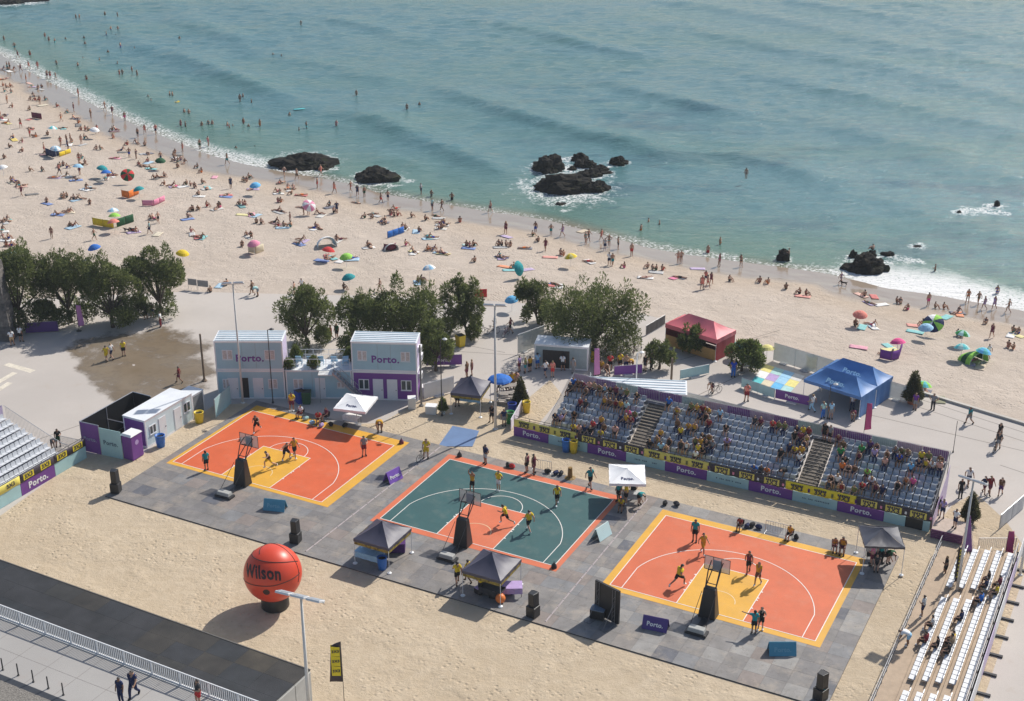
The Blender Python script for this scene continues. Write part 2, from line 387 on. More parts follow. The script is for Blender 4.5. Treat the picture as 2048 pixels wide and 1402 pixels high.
CRESTS = [([(650, 212), (700, 226), (760, 250), (840, 285), (920, 313), (1020, 348), (1080, 362)], .80), ([(850, 172), (900, 184), (950, 200), (1040, 232), (1130, 258), (1220, 280), (1310, 304), (1400, 330)], .75), ([(300, 92), (360, 112), (430, 140), (520, 180), (580, 205)], .55),
          ([(560, 112), (640, 128), (720, 150), (820, 172)], .40), ([(960, 40), (1060, 62), (1180, 92), (1300, 118)], .55), ([(1180, 158), (1280, 184), (1400, 214), (1520, 238)], .5), ([(620, 30), (760, 62), (860, 92)], .4), ([(180, 150), (240, 172), (300, 205), (350, 222)], .35),
          ([(1380, 60), (1540, 96), (1700, 130)], .4), ([(1500, 150), (1640, 180), (1800, 205)], .4), ([(1420, 300), (1560, 335), (1680, 372)], .4), ([(700, 300), (780, 325), (850, 345)], .3), ([(1620, 250), (1800, 285), (1960, 312)], .35), ([(300, 30), (420, 62), (520, 92)], .35)]
for pl, A_ in CRESTS:
    Q = np.array([[*G(x, y, SEA)[:2]] for x, y in pl]); LQ = np.concatenate([[0], np.cumsum(np.hypot(*(Q[1:] - Q[:-1]).T))]); best = np.full(len(P2), 1e9); sg = np.zeros(len(P2)); tt = np.zeros(len(P2))
    for k in range(len(Q) - 1):
        D_ = Q[k + 1] - Q[k]; W_ = P2 - Q[k]; t = np.clip((W_ @ D_) / (D_ @ D_), 0, 1); E_ = W_ - t[:, None] * D_; d_ = np.hypot(E_[:, 0], E_[:, 1]); m_ = d_ < best
        best[m_] = d_[m_]; sg[m_] = np.sign(D_[0] * W_[:, 1] - D_[1] * W_[:, 0])[m_]; tt[m_] = ((LQ[k] + t * (LQ[k + 1] - LQ[k])) / LQ[-1])[m_]
    sd2 = best * sg + .5 * nfield(P2, .25, 30); wl = np.where(sd2 > 0, 5.5, 2.1); zw += 1.45 * A_ * np.exp(-(sd2 / wl) ** 2) * np.clip(np.sin(np.pi * np.clip(tt, 0.02, .98)) * 1.6, 0, 1) * (.8 + .25 * nfield(P2, .2, 31)) * (best < 40)
zw += .10 * np.exp(-((sdist - 3.0) / 1.2) ** 2) * np.clip(nfield(P2, .08, 9) + .6, 0, 1.4)
zw[np.abs(P2[:, 0]) > 300] = 0; zw[P2[:, 1] > 700] = 0
ROCKS = [  # px, py (foot), width px, depth ratio, height m, seed
    (600, 338, 116, .55, 1.6, 1), (642, 340, 44, .7, .9, 2), (752, 364, 80, .6, 1.5, 3), (1097, 345, 68, .7, 2.0, 4), (1135, 386, 146, .42, 1.9, 5), (1190, 384, 50, .6, 1.4, 6), (1160, 322, 34, .7, 1.0, 7),
    (1172, 336, 40, .7, 1.2, 8), (1183, 354, 44, .6, 1.0, 9), (1203, 341, 30, .6, .7, 10), (1238, 330, 37, .7, 1.1, 11), (1210, 348, 34, .5, .35, 12), (1145, 340, 20, .7, .5, 13),
    (1736, 546, 80, .62, 1.85, 14), (1707, 516, 20, .7, .9, 15), (1778, 512, 26, .6, .5, 16), (1745, 515, 20, .8, .9, 17), (1567, 522, 26, .9, 1.3, 18), (1995, 412, 12, .7, .7, 19), (1919, 426, 10, .7, .4, 20),
    (1836, 494, 16, .6, .25, 21), (14, 8, 60, .5, 1.2, 22), (60, 3, 70, .4, .8, 23), (1120, 410, 22, .7, .3, 24)]
rk = []
for (px, py, wp, dr, h, sd_) in ROCKS:
    p = G(px, py, SEA); dep = p.y * cP + (HC - SEA) * sP; rk.append((p, wp * dep / F, dr, h * 1.0, sd_))
rd = np.full(len(P2), 60.0)
for (p, w_, dr, h, sd_) in rk: rd = np.minimum(rd, np.hypot((P2[:, 0] - p.x) / max(1, w_ * .5 * 1.0), (P2[:, 1] - p.y - w_ * dr * .5) / max(1, w_ * .62)))
zw *= np.clip((rd - .6) / 2.0, .25, 1)
for fx, fy, fw_ in [(1960, 420, 78), (1990, 424, 50), (1125, 318, 46), (1160, 340, 60), (1815, 520, 66), (1760, 528, 60), (1690, 540, 44), (1128, 421, 30), (1200, 396, 26), (785, 372, 40), (820, 362, 30)]:   # wash thrown up round the rocks
    q_ = G(fx, fy, SEA); wm = fw_ * (q_.y * cP + (HC - SEA) * sP) / F / 2; rd = np.minimum(rd, .35 + np.hypot((P2[:, 0] - q_.x) / wm, (P2[:, 1] - q_.y) / (wm * .8)))
fw_tab = [(-600, 2.4), (150, 3.0), (330, 2.6), (480, 3.8), (560, 3.2), (640, 1.6), (900, 1.1), (980, 1.6), (1090, .9), (1160, .6), (1250, 1.8), (1450, 2.2), (1520, .8), (1640, 2.4), (1720, 6.5), (1860, 7.0), (2000, 5.5), (2700, 4.0)]
fw = np.interp(spx, [a for a, _ in fw_tab], [b for _, b in fw_tab])
sv = np.stack([P2[:, 0], P2[:, 1], SEA + zw], 1); ny = len(ys)
I, J = np.meshgrid(np.arange(len(xs) - 1), np.arange(ny - 1), indexing='ij'); q0 = (I * ny + J).ravel()
sfc = np.stack([q0, q0 + ny, q0 + ny + 1, q0 + 1], 1)
keep = (sdist[sfc] > -6).any(1); sfc = sfc[keep]
me = bpy.data.meshes.new('sea'); me.from_pydata(sv.tolist(), [], sfc.tolist())
attr(me, 'shore', np.clip(sdist, -50, 400)); attr(me, 'rocks', np.clip(rd, 0, 60)); attr(me, 'foamw', fw)
me.polygons.foreach_set('use_smooth', [True] * len(sfc))
m, n, l, b = nodes('sea_water'); tco = N(n, 'TexCoord').outputs['Object']
mp = N(n, 'Mapping'); mp.inputs['Rotation'].default_value = (0, 0, R(7)); mp.inputs['Scale'].default_value = (.36, 1, 1); l.new(tco, mp.inputs['Vector']); mv = mp.outputs[0]
sh = N(n, 'Attribute', attribute_name='shore').outputs['Fac']; ra = N(n, 'Attribute', attribute_name='rocks').outputs['Fac']; fwa = N(n, 'Attribute', attribute_name='foamw').outputs['Fac']
deep, shal, weed = (.074, .180, .200), (.100, .190, .152), (.028, .095, .130)
c1 = mixc(n, l, ramp(n, l, sh, 0, 26), shal, deep)
c1 = mixc(n, l, ramp(n, l, sh, -.5, 3.5), (.20, .17, .11), c1)
ned = tex(n, l, mv, .13, 7, .68); patch = mathn(n, l, 'MULTIPLY', ramp(n, l, ned, .50, .62), mathn(n, l, 'MULTIPLY', ramp(n, l, sh, 3, 12), mathn(n, l, 'SUBTRACT', 1.0, ramp(n, l, sh, 48, 95))))
px_m = N(n, 'SeparateXYZ'); l.new(tco, px_m.inputs[0]); patch = mathn(n, l, 'MULTIPLY', patch, ramp(n, l, px_m.outputs[0], -22, 20))
c1 = mixc(n, l, mathn(n, l, 'MULTIPLY', patch, .7), c1, weed)
lo = tex(n, l, mv, .045, 4); c1 = mixc(n, l, mathn(n, l, 'MULTIPLY', ramp(n, l, lo, .4, .65), .35), c1, (.075, .175, .135))
# foam
fn1 = tex(n, l, tco, .55, 6, .72); fn2 = tex(n, l, tco, 2.6, 5, .75)
edge = mathn(n, l, 'ADD', sh, mathn(n, l, 'MULTIPLY', mathn(n, l, 'SUBTRACT', fn1, .5), 5.0))
inner = ramp(n, l, edge, -1.2, .3); rel = mathn(n, l, 'DIVIDE', edge, fwa)
outer = mathn(n, l, 'SUBTRACT', 1.0, ramp(n, l, rel, .55, 1.5))
f1 = mathn(n, l, 'MULTIPLY', mathn(n, l, 'MULTIPLY', inner, outer), ramp(n, l, mathn(n, l, 'ADD', fn2, mathn(n, l, 'MULTIPLY', mathn(n, l, 'SUBTRACT', fwa, 3.0), .035)), .42, .60))
f2 = mathn(n, l, 'MULTIPLY', mathn(n, l, 'SUBTRACT', 1.0, ramp(n, l, mathn(n, l, 'ADD', ra, mathn(n, l, 'MULTIPLY', mathn(n, l, 'SUBTRACT', fn1, .5), 3.2)), .75, 1.55)), ramp(n, l, fn2, .42, .58))
fn3 = tex(n, l, mv, .30, 7, .75)
f3 = mathn(n, l, 'MULTIPLY', ramp(n, l, fn3, .70, .78), mathn(n, l, 'MULTIPLY', ramp(n, l, sh, 2, 8), mathn(n, l, 'SUBTRACT', 1.0, ramp(n, l, sh, 25, 60))))
foam = mathn(n, l, 'MAXIMUM', mathn(n, l, 'MAXIMUM', f1, f2), mathn(n, l, 'MULTIPLY', f3, .6))
l.new(mixc(n, l, foam, c1, (.74, .74, .73)), b.inputs['Base Color'])
rg = N(n, 'MapRange'); rg.inputs[3].default_value = .09; rg.inputs[4].default_value = .85; l.new(foam, rg.inputs[0]); l.new(rg.outputs[0], b.inputs['Roughness'])
b.inputs['IOR'].default_value = 1.33
r1 = tex(n, l, mv, .62, 7, .64); r2 = tex(n, l, mv, 2.4, 4, .65)
hh = mathn(n, l, 'ADD', r1, mathn(n, l, 'MULTIPLY', r2, .42))
bp = N(n, 'Bump'); bp.inputs['Strength'].default_value = 1.0; bp.inputs['Distance'].default_value = .32; l.new(hh, bp.inputs['Height']); l.new(bp.outputs[0], b.inputs['Normal'])
me.materials.append(m)
tag(tag(bpy.data.objects.new('sea', me), kind='structure'), 'green blue sea with low swell off the beach'); C.objects.link(bpy.data.objects['sea'])

# ------------------------------------------------------------------ rocks in the surf
RM, n, l, b = nodes('wet_rock'); tco = N(n, 'TexCoord').outputs['Object']
c1 = mixc(n, l, ramp(n, l, tex(n, l, tco, 1.1, 6, .7), .38, .66), (.009, .009, .009), (.036, .030, .022))
l.new(mixc(n, l, mathn(n, l, 'MULTIPLY', ramp(n, l, tex(n, l, tco, .5, 4), .55, .7), .7), c1, (.035, .042, .018)), b.inputs['Base Color']); b.inputs['Roughness'].default_value = .85; b.inputs['Specular IOR Level'].default_value = .12
bp = N(n, 'Bump'); bp.inputs['Strength'].default_value = .9; bp.inputs['Distance'].default_value = .25; l.new(tex(n, l, tco, 2.5, 6, .75), bp.inputs['Height']); l.new(bp.outputs[0], b.inputs['Normal'])
RLAB = {1: 'long dark rock lying on the waterline at the left end of the foam', 2: 'small low rock at the right foot of the long waterline rock', 3: 'humped dark rock standing alone in the shallows right of the long one',
        4: 'bulky black rock at the upper left of the rock cluster', 5: 'wide flat brown rock at the front of the rock cluster', 6: 'right shoulder rock beside the wide flat front rock', 7: 'small rock at the top middle of the rock cluster',
        8: 'jagged rock in the middle of the rock cluster foam', 9: 'low round rock just behind the wide flat rock', 10: 'small rock between the middle rocks and the far right one', 11: 'separate rounded rock at the right end of the rock cluster',
        12: 'barely awash rock low in the foam of the rock cluster', 13: 'tiny rock in the foam between the two biggest cluster rocks', 14: 'big square dark rock in white surf at the right shoreline', 15: 'small rock left behind the big square surf rock',
        16: 'flat rock right behind the big square surf rock', 17: 'pointed rock on top of the big square surf rock', 18: 'slanting dark rock at the water edge with a person on it', 19: 'small rock with white water far out on the right',
        20: 'tiny rock at the left end of the far right white water', 21: 'rock awash just behind the big right surf rocks', 22: 'dark reef rock in the top left corner of the sea', 23: 'long low reef rock at the top left edge of the sea', 24: 'rock awash in front of the rock cluster'}
for (p, w_, dr, h, sd_) in rk:
    bm = bmesh.new(); bmesh.ops.create_icosphere(bm, subdivisions=4 if w_ > 1.6 else 3, radius=1)
    for v in bm.verts:
        q = v.co.copy(); sx = Vector((sd_ * 7.1, sd_ * 3.3, sd_))
        k = 1 + .42 * noise.noise(q * 1.3 + sx) + .26 * noise.noise(q * 3.1 + sx) + .16 * noise.noise(q * 7 + sx) + .08 * noise.noise(q * 15 + sx)
        fl = .55 + .45 * min(1, max(0, 1 - abs(q.z)))
        v.co = Vector((q.x * k * w_ / 2 * (1 if q.z < .3 else .85), q.y * k * w_ / 2 * dr * 1.25, (math.copysign(abs(q.z) ** .7, q.z)) * k * h * (1 if q.z > 0 else .9)))
    mm = bpy.data.meshes.new('rock'); bm.to_mesh(mm); bm.free(); mm.materials.append(RM)
    o = bpy.data.objects.new('rock', mm); C.objects.link(o); o.location = p + Vector((0, w_ * dr * .42, -.1)); tag(o, RLAB[sd_], 'rock', 'rocks in the surf')

# ------------------------------------------------------------------ sand of the court area
poly = [(-300, 1180), (0, 1032), (172, 908), (290, 905), (425, 812), (490, 806), (640, 850), (763, 846), (790, 830), (822, 810), (860, 788), (930, 786), (1010, 806), (1052, 800), (1100, 760), (1125, 790), (1075, 850), (1400, 930), (1880, 1040),
        (1905, 1010), (1950, 985), (2010, 1040), (2060, 1110), (2000, 1300), (1900, 1600), (-400, 1600)]
SANDM = sand_material('court_sand', (.56, .46, .335), (.485, .39, .275), prints=.8)
bm = bmesh.new(); fc = bm.faces.new([bm.verts.new(G(x, y, LAND + .012)) for x, y in poly]); 
if fc.normal.z < 0 or True: fc.normal_update(); 
if fc.normal.z < 0: fc.normal_flip()
mm = bpy.data.meshes.new('sand_field'); bm.to_mesh(mm); bm.free(); mm.materials.append(SANDM)
o = bpy.data.objects.new('sand_field', mm); C.objects.link(o); tag(o, kind='structure')
# wet brown stain on the plaza
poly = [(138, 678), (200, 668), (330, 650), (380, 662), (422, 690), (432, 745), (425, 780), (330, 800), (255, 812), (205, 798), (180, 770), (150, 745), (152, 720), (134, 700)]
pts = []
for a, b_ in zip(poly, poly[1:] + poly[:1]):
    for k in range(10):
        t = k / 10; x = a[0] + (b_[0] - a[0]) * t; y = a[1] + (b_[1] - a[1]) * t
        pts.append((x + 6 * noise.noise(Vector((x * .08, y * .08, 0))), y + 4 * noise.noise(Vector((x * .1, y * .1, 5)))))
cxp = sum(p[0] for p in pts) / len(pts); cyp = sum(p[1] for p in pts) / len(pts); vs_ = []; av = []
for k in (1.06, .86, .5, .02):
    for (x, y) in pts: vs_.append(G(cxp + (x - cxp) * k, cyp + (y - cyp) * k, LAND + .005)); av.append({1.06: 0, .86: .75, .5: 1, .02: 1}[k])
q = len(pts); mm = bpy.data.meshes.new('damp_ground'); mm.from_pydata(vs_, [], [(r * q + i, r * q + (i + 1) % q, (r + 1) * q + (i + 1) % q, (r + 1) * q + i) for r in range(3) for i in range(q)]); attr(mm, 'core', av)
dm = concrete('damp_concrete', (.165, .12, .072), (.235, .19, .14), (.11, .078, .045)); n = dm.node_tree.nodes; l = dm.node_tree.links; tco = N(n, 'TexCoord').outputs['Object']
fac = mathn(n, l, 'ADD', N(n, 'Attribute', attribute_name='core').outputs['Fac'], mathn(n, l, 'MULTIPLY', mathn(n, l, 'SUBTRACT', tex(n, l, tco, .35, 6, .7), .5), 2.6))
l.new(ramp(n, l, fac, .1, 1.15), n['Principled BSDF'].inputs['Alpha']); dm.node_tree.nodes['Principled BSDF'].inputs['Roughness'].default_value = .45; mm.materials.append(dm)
o = bpy.data.objects.new('damp_ground', mm); C.objects.link(o); tag(o, kind='structure')
# pale arrows painted on the plaza, far left
mb = MB()
for a, b_, wd in [((12, 728), (66, 743), .35), ((-10, 768), (30, 745), .3), ((-20, 790), (20, 765), .3)]:
    A = G(*a, LAND + .004); B = G(*b_, LAND + .004); d = (B - A).normalized(); s_ = Vector((-d.y, d.x, 0)) * wd
    mb.add([A - s_, B - s_, B + s_, A + s_], [(0, 1, 2, 3)])
tag(mb.build('road_marking', mat('worn_marking', (.66, .60, .50), .8, .2, 2)), kind='structure')
# ------------------------------------------------------------------ rubber-tiled deck and the three courts
deck = thing('court_deck', 'dark grey tiled deck under the three courts', None); deck['kind'] = 'structure'; del deck['label']
deck.location = U(0, 0); deck.rotation_euler[2] = T0
U0, U1, V0, V1 = -1.0, 57.5, -7.0, 12.9
mb = MB(); mb.b2((U0, V0, LAND), (U1, V1, -.034)); child(mb, 'deck_slab', mat('deck_edge', (.06, .06, .062), .8, .3, 2), deck)
TM = [mat('deck_tile_%d' % i, c, .7, .22, .7, bump=.25, bscale=30, world=True, dust=.55) for i, c in enumerate([(.195, .183, .174), (.212, .200, .192), (.172, .163, .160), (.222, .202, .186), (.188, .188, .192), (.250, .240, .228), (.108, .112, .130), (.220, .186, .168)])]
NX, NY = 40, 14; dx, dy = (U1 - U0) / NX, (V1 - V0) / NY
mb = MB(); mb.b2((-dx / 2 + .005, -dy / 2 + .005, -.032), (dx / 2 - .005, dy / 2 - .005, 0)); TILE = mb.mesh('tile', TM[0])
COURT = [(0.0, 0.0), (20.42, 0.0), (39.98, -.42)]
for i in range(NX):
    for j in range(NY):
        cx, cy = U0 + (i + .5) * dx, V0 + (j + .5) * dy
        if any(cu + .5 + dx / 2 < cx + dx / 2 and cx + dx / 2 < cu + 15.3 and cx - dx / 2 > cu - .3 and cy - dy / 2 > cv - .3 and cy + dy / 2 < cv + 11.7 for cu, cv in COURT): continue
        k = noise.noise(Vector((cx * .13, cy * .2, 1.7))); c_ = rnd.choices(range(8), [5, 4, 4 + 4 * (cx < 36), 3 + 4 * max(0, k), 4, .8 + 6 * (cx > 38), 1.3, 3 + 5 * max(0, -k)])[0]
        o = inst('tile', TILE, deck, (cx, cy, -.001 + rnd.uniform(-.0015, .0015)), m=TM[c_]); o.rotation_euler = (rnd.uniform(-.0008, .0008), rnd.uniform(-.0008, .0008), 0)
LINE = mat('court_line', (.74, .71, .66), .6, .08, 2)
def sport(name, c): return mat(name, c, .62, .10, .5, bump=.12, bscale=60, dust=.14)
OR = sport('sport_orange', (.60, .105, .026)); YE = sport('sport_yellow', (.67, .345, .025)); GN = sport('sport_green', (.018, .086, .088)); OR2 = sport('sport_coral', (.60, .14, .055)); OR3 = sport('sport_salmon', (.575, .115, .036))
def rect(lo, hi, z):
    mb = MB(); mb.b2((lo[0], lo[1], z - .004), (hi[0], hi[1], z)); return mb
def arc_line(cx, cy, r, a0, a1, z, wd=.06, nseg=40):
    mb = MB(); vs_ = []
    for k in range(nseg + 1):
        a = a0 + (a1 - a0) * k / nseg
        for rr in (r - wd, r): vs_.append((cx + rr * math.cos(a), cy + rr * math.sin(a), z))
    return mb.add(vs_, [(2 * k, 2 * k + 1, 2 * k + 3, 2 * k + 2) for k in range(nseg)])
def court(i, border, field, key, mar, lab):
    cu, cv = COURT[i]; o = thing('basketball_court', lab, None, U(cu, cv), T0); o['kind'] = 'structure'
    l_, r_, f_, b_ = mar
    child(rect((-l_, -f_), (15 + r_, 11 + b_), .008), 'border', border, o)
    child(rect((0, 0), (15, 11), .012), 'field', field, o)
    child(rect((5.05, 0), (9.95, 5.8), .016), 'key_area', key, o)
    z = .020; w_ = .06
    def ln(a, b): child(rect(a, b, z), 'line', LINE, o)
    ln((0, 0), (15, w_)); ln((0, 11 - w_), (15, 11)); ln((0, w_), (w_, 11 - w_)); ln((15 - w_, w_), (15, 11 - w_))
    ln((5.05, w_), (5.05 + w_, 5.8)); ln((9.95 - w_, w_), (9.95, 5.8)); ln((5.05 + w_, 5.8 - w_), (9.95 - w_, 5.8))
    y0 = 2.99; ln((.9, w_), (.9 + w_, y0)); ln((14.1 - w_, w_), (14.1, y0))
    a = math.atan2(y0 - 1.575, 6.6)
    child(arc_line(7.5, 1.575, 6.75, a, math.pi - a, z), 'three_point_arc', LINE, o)
    child(arc_line(7.5, 5.8, 1.8, 0, math.pi, z), 'free_throw_arc', LINE, o)
    child(arc_line(7.5, 1.575, 1.3, 0.1, math.pi - .1, z, .05, 24), 'restricted_arc', mat('court_line_worn', (.70, .58, .36), .6, .2, 3), o)
    for s in (5.0, 9.95):
        for y in (1.75, 2.85, 3.15, 4.0): child(rect((s - .06, y), (s + .11, y + .12), z + .002), 'mark', LINE, o)
    return o
court(0, YE, OR, YE, (.32, .85, .42, 1.05), 'orange half court with a yellow key, leftmost of the three courts')
court(1, OR2, GN, OR2, (.50, .42, .62, .75), 'dark green half court with an orange key between the two orange courts')
court(2, YE, OR3, YE, (.55, .45, .55, .75), 'orange half court with a yellow key, rightmost of the three courts')
# cable covers along the lanes between courts
def strip(u0, v0, u1, v1, lab, wd=.06):
    a = U(u0, v0); b = U(u1, v1); d = b - a; o = thing('cable_cover', lab, 'cable cover', (a.x, a.y, 0), math.atan2(d.y, d.x)); L = d.length; k = int(L / 1.0)
    for q in range(k): 
        mb = MB(); mb.hexa([(q * L / k, -wd, .003), ((q + 1) * L / k - .06, -wd, .003), ((q + 1) * L / k - .06, wd, .003), (q * L / k, wd, .003), (q * L / k, -wd * .4, .04), ((q + 1) * L / k - .06, -wd * .4, .04), ((q + 1) * L / k - .06, wd * .4, .04), (q * L / k, wd * .4, .04)])
        child(mb, 'segment', mat('cable_cover', (.36, .31, .31), .6, .2, 3), o)
strip(18.1, -6.6, 18.6, 12.6, 'pale cable cover strip between left and green courts')
strip(37.9, -6.6, 37.75, 12.4, 'pinkish cable cover strip between green and right courts')

# ------------------------------------------------------------------ raised promenade and dark roof, lower left
ZR = 3.0
A = G(0, 1120, ZR); B = G(620, 1340, ZR); dR = (B - A).normalized(); nR = Vector((-dR.y, dR.x, 0))
ang = math.atan2(dR.y, dR.x)
Cc = G(555, 1402, ZR); depth = abs((Cc - B).dot(nR)); rail = G(240, 1321, ZR); roofd = abs((rail - A).dot(nR))
roof = thing('roof_terrace', 'dark stone tiled flat roof behind the white railing, lower left', 'roof', B, ang)
# local frame: x along the edge (negative to the left), y away from the camera
mb = MB(); mb.b2((-46, -roofd, -ZR + LAND), (0, 0, -.045)); child(mb, 'wall', mat('render_grey', (.40, .40, .38), .8, .12, 1.5), roof)
mb = MB(); mb.b2((-46, -.02, -.04), (.0, .06, .03)); child(mb, 'edge_trim', mat('edge_trim', (.12, .11, .10), .6, .2), roof)
SL = [mat('slate_%d' % i, c, .6, .5, .6, bump=.35, bscale=18, world=True) for i, c in enumerate([(.020, .021, .024), (.022, .022, .024), (.018, .020, .023), (.030, .026, .021), (.042, .034, .023), (.027, .026, .024)])]
sx, sy = 2.3, roofd / 3
mb = MB(); mb.b2((-sx / 2 + .004, -sy / 2 + .004, -.04), (sx / 2 - .004, sy / 2 - .004, 0)); SLAB = mb.mesh('slab', SL[0])
for i in range(20):
    for j in range(3):
        br = 2.2 if i < 5 else .35
        inst('slab', SLAB, roof, (-sx * (i + .5), -sy * (j + .5), rnd.uniform(-.003, .002)), m=SL[rnd.choices(range(6), [4, 4, 3, br, br * .9, br])[0]])
# cladding panels on the end wall
for j in range(3):
    mb = MB(); mb.b2((.004, -sy * (j + 1) + .03, -ZR + LAND + .1), (.05, -sy * j - .03, -.12)); child(mb, 'wall_panel', mat('wall_panel_grey', (.47, .47, .45), .7, .12, 1.2), roof)
prom = thing('promenade', None, None, B, ang); prom['kind'] = 'structure'
y1 = -roofd - .002
mb = MB(); mb.b2((-46, y1 - 9, -.3), (14, y1, 0)); child(mb, 'promenade_slab', concrete('promenade_concrete', (.40, .385, .365), (.35, .335, .32), (.36, .29, .25)), prom)
mb = MB()
for k in range(24): mb.b2((12 - k * 2.4, y1 - 6.5, .001), (12.025 - k * 2.4, y1 - .4, .005))
mb.b2((-46, y1 - 2.6, .001), (14, y1 - 2.575, .0045)); child(mb, 'slab_joint', mat('slab_joint', (.22, .20, .19), .9, .2), prom)
# gutter and cobbles at the very corner
ga = G(0, 1348, ZR); gd = (ga - B); gy = gd.dot(nR)
mb = MB(); mb.b2((-46, gy - .42, .004), (0, gy, .012)); child(mb, 'gutter', mat('gutter_dark', (.03, .035, .045), .6, .2), prom)
mb = MB(); mb.b2((-46, gy - 7, .002), (0, gy - .43, .016)); child(mb, 'cobble_paving', mat('cobble', (.20, .185, .165), .9, .5, 9, bump=1.0, bscale=16), prom)
# white railing
rl = thing('white_railing', 'white metal railing along the promenade, lower left', 'railing', B + nR * (-roofd - .18), ang)
mb = MB()
for z in (.10, 1.02): mb.b2((-46, -.03, z - .03), (3.2, .03, z + .03))
child(mb, 'rail', ALU, rl)
mb = MB(); mb.b2((-.022, -.022, .13), (.022, .022, .99)); BAL = mb.mesh('baluster', ALU)
for k in range(210):
    inst('baluster', BAL, rl, (3.0 - k * .158, 0, 0))
mb = MB(); mb.b2((-.035, -.035, 0), (.035, .035, 1.0)); PST = mb.mesh('post', ALU)
for k in range(16): inst('post', PST, rl, (2.92 - k * 2.212, 0, 0))
mb = MB(); mb.b2((-46, -.14, 0), (3.2, .14, .06)); child(mb, 'kerb_base', mat('kerb_white', (.62, .60, .57), .8, .1), rl)
for k, (px, py) in enumerate([(6, 1340), (37, 1351), (67, 1364), (97, 1377), (127, 1390)]):
    o = thing('bollard', ['first', 'second', 'third', 'fourth', 'fifth'][k] + ' thin dark bollard from the left beside the promenade gutter', 'bollard', G(px, py, ZR), 0, 'promenade bollards')
    mb = MB(); mb.lathe([(.05, 0), (.045, .04), (.042, .82), (.036, .88), (.0, .9)], 8); child(mb, 'post', DKM, o)
    mb = MB(); mb.lathe([(.09, 0), (.09, .03), (.06, .05)], 8); child(mb, 'base', DKM, o)
# ------------------------------------------------------------------ seats
def seat_mesh(name, m, w_=.44):
    mb = MB(); h = w_ / 2                           # faces -y, back at +y
    mb.hexa([(-h, -.20, .38), (h, -.20, .38), (h, .17, .36), (-h, .17, .36), (-h, -.21, .42), (h, -.21, .42), (h, .18, .40), (-h, .18, .40)])
    mb.hexa([(-h, .15, .38), (h, .15, .38), (h, .20, .38), (-h, .20, .38), (-h * .92, .20, .76), (h * .92, .20, .76), (h * .92, .25, .75), (-h * .92, .25, .75)])
    mb.box((0, .0, .19), (.06, .08, .38))
    return mb.mesh(name, m)
SEAT_SHADED = mat('seat_plastic_shaded', (.36, .40, .46), .45, .06, 2); SEATW = mat('seat_plastic_white', (.60, .62, .65), .4, .05, 2)  # grandstand seats: whitish plastic, with their shade mixed into the colour
SEAT = seat_mesh('seat', SEAT_SHADED); SEAT2 = seat_mesh('seat', SEATW, .46)
PUR = mat('print_purple', COL['purple'], .55, .10, .8); MINT = mat('print_mint', (.36, .55, .56), .55, .08, .8); DARKB = mat('print_dark', (.045, .032, .045), .6, .12, 1)
YEL = mat('print_yellow', (.72, .62, .13), .6, .10, 1.2); YEL2 = mat('print_bright_yellow', (.80, .64, .02), .6, .10, 1.2); WHT = mat('print_white', (.78, .78, .78), .6, .03); INK = mat('print_ink', (.04, .035, .05), .6, .05)
def cloth_banner(name, x0, x1, z0, z1, y, m, parent, dark):
    mb = MB(); mb.sheet((x0, y, z0), (x1, y, z0), (x1, y, z1), (x0, y, z1), .012, 24, 3, lambda a, b: .025 * math.sin(a * 37 + x0) * (1 - .4 * b) + .012 * math.sin(a * 91))
    o = child(mb, name, m, parent, True); L = x1 - x0; k = 3
    for q in range(k):
        cx = x0 + L * (q + .5) / k
        if dark:
            mb = MB(); mb.sheet((cx - .62, y - .05, z0 + .1), (cx + .62, y - .05, z0 + .1), (cx + .62, y - .05, z1 - .08), (cx - .62, y - .05, z1 - .08), .01); child(mb, 'logo_block', YEL, o)
            mb = MB(); mb.sheet((cx + .86, y - .045, z0 + .2), (cx + 1.02, y - .045, z0 + .2), (cx + 1.02, y - .045, z1 - .3), (cx + .86, y - .045, z1 - .3), .01); child(mb, 'emblem', WHT if q % 2 else cm('pink'), o)
        else:
            mb = MB(); mb.sheet((cx + .88, y - .05, z0 + .15), (cx + 1.05, y - .05, z0 + .15), (cx + 1.05, y - .05, z1 - .25), (cx + .88, y - .05, z1 - .25), .01); child(mb, 'emblem', cm('olive') if q % 2 else cm('dark_purple'), o)
        letters('3X3', o, (cx, y - .06, z0 + (z1 - z0) * .38), .52, INK, bold=.03, wide=1.05)
        mb = MB()
        for t in range(6): mb.sheet((cx - .5 + t * .17, y - .06, z1 - .27), (cx - .37 + t * .17, y - .06, z1 - .27), (cx - .37 + t * .17, y - .06, z1 - .13), (cx - .5 + t * .17, y - .06, z1 - .13), .008)
        child(mb, 'small_print', INK, o)
    return o
def marks(parent, x0, x1, z, y, m, n=14, h=.12, seed=1):
    rr = random.Random(seed); mb = MB(); x = x0
    while x < x1:
        w_ = rr.uniform(.05, .12)
        if rr.random() < .8: mb.sheet((x, y, z), (x + w_, y, z), (x + w_, y, z + h * rr.uniform(.7, 1)), (x, y, z + h * rr.uniform(.7, 1)), .008)
        x += w_ + .05
    child(mb, 'small_print', m, parent)

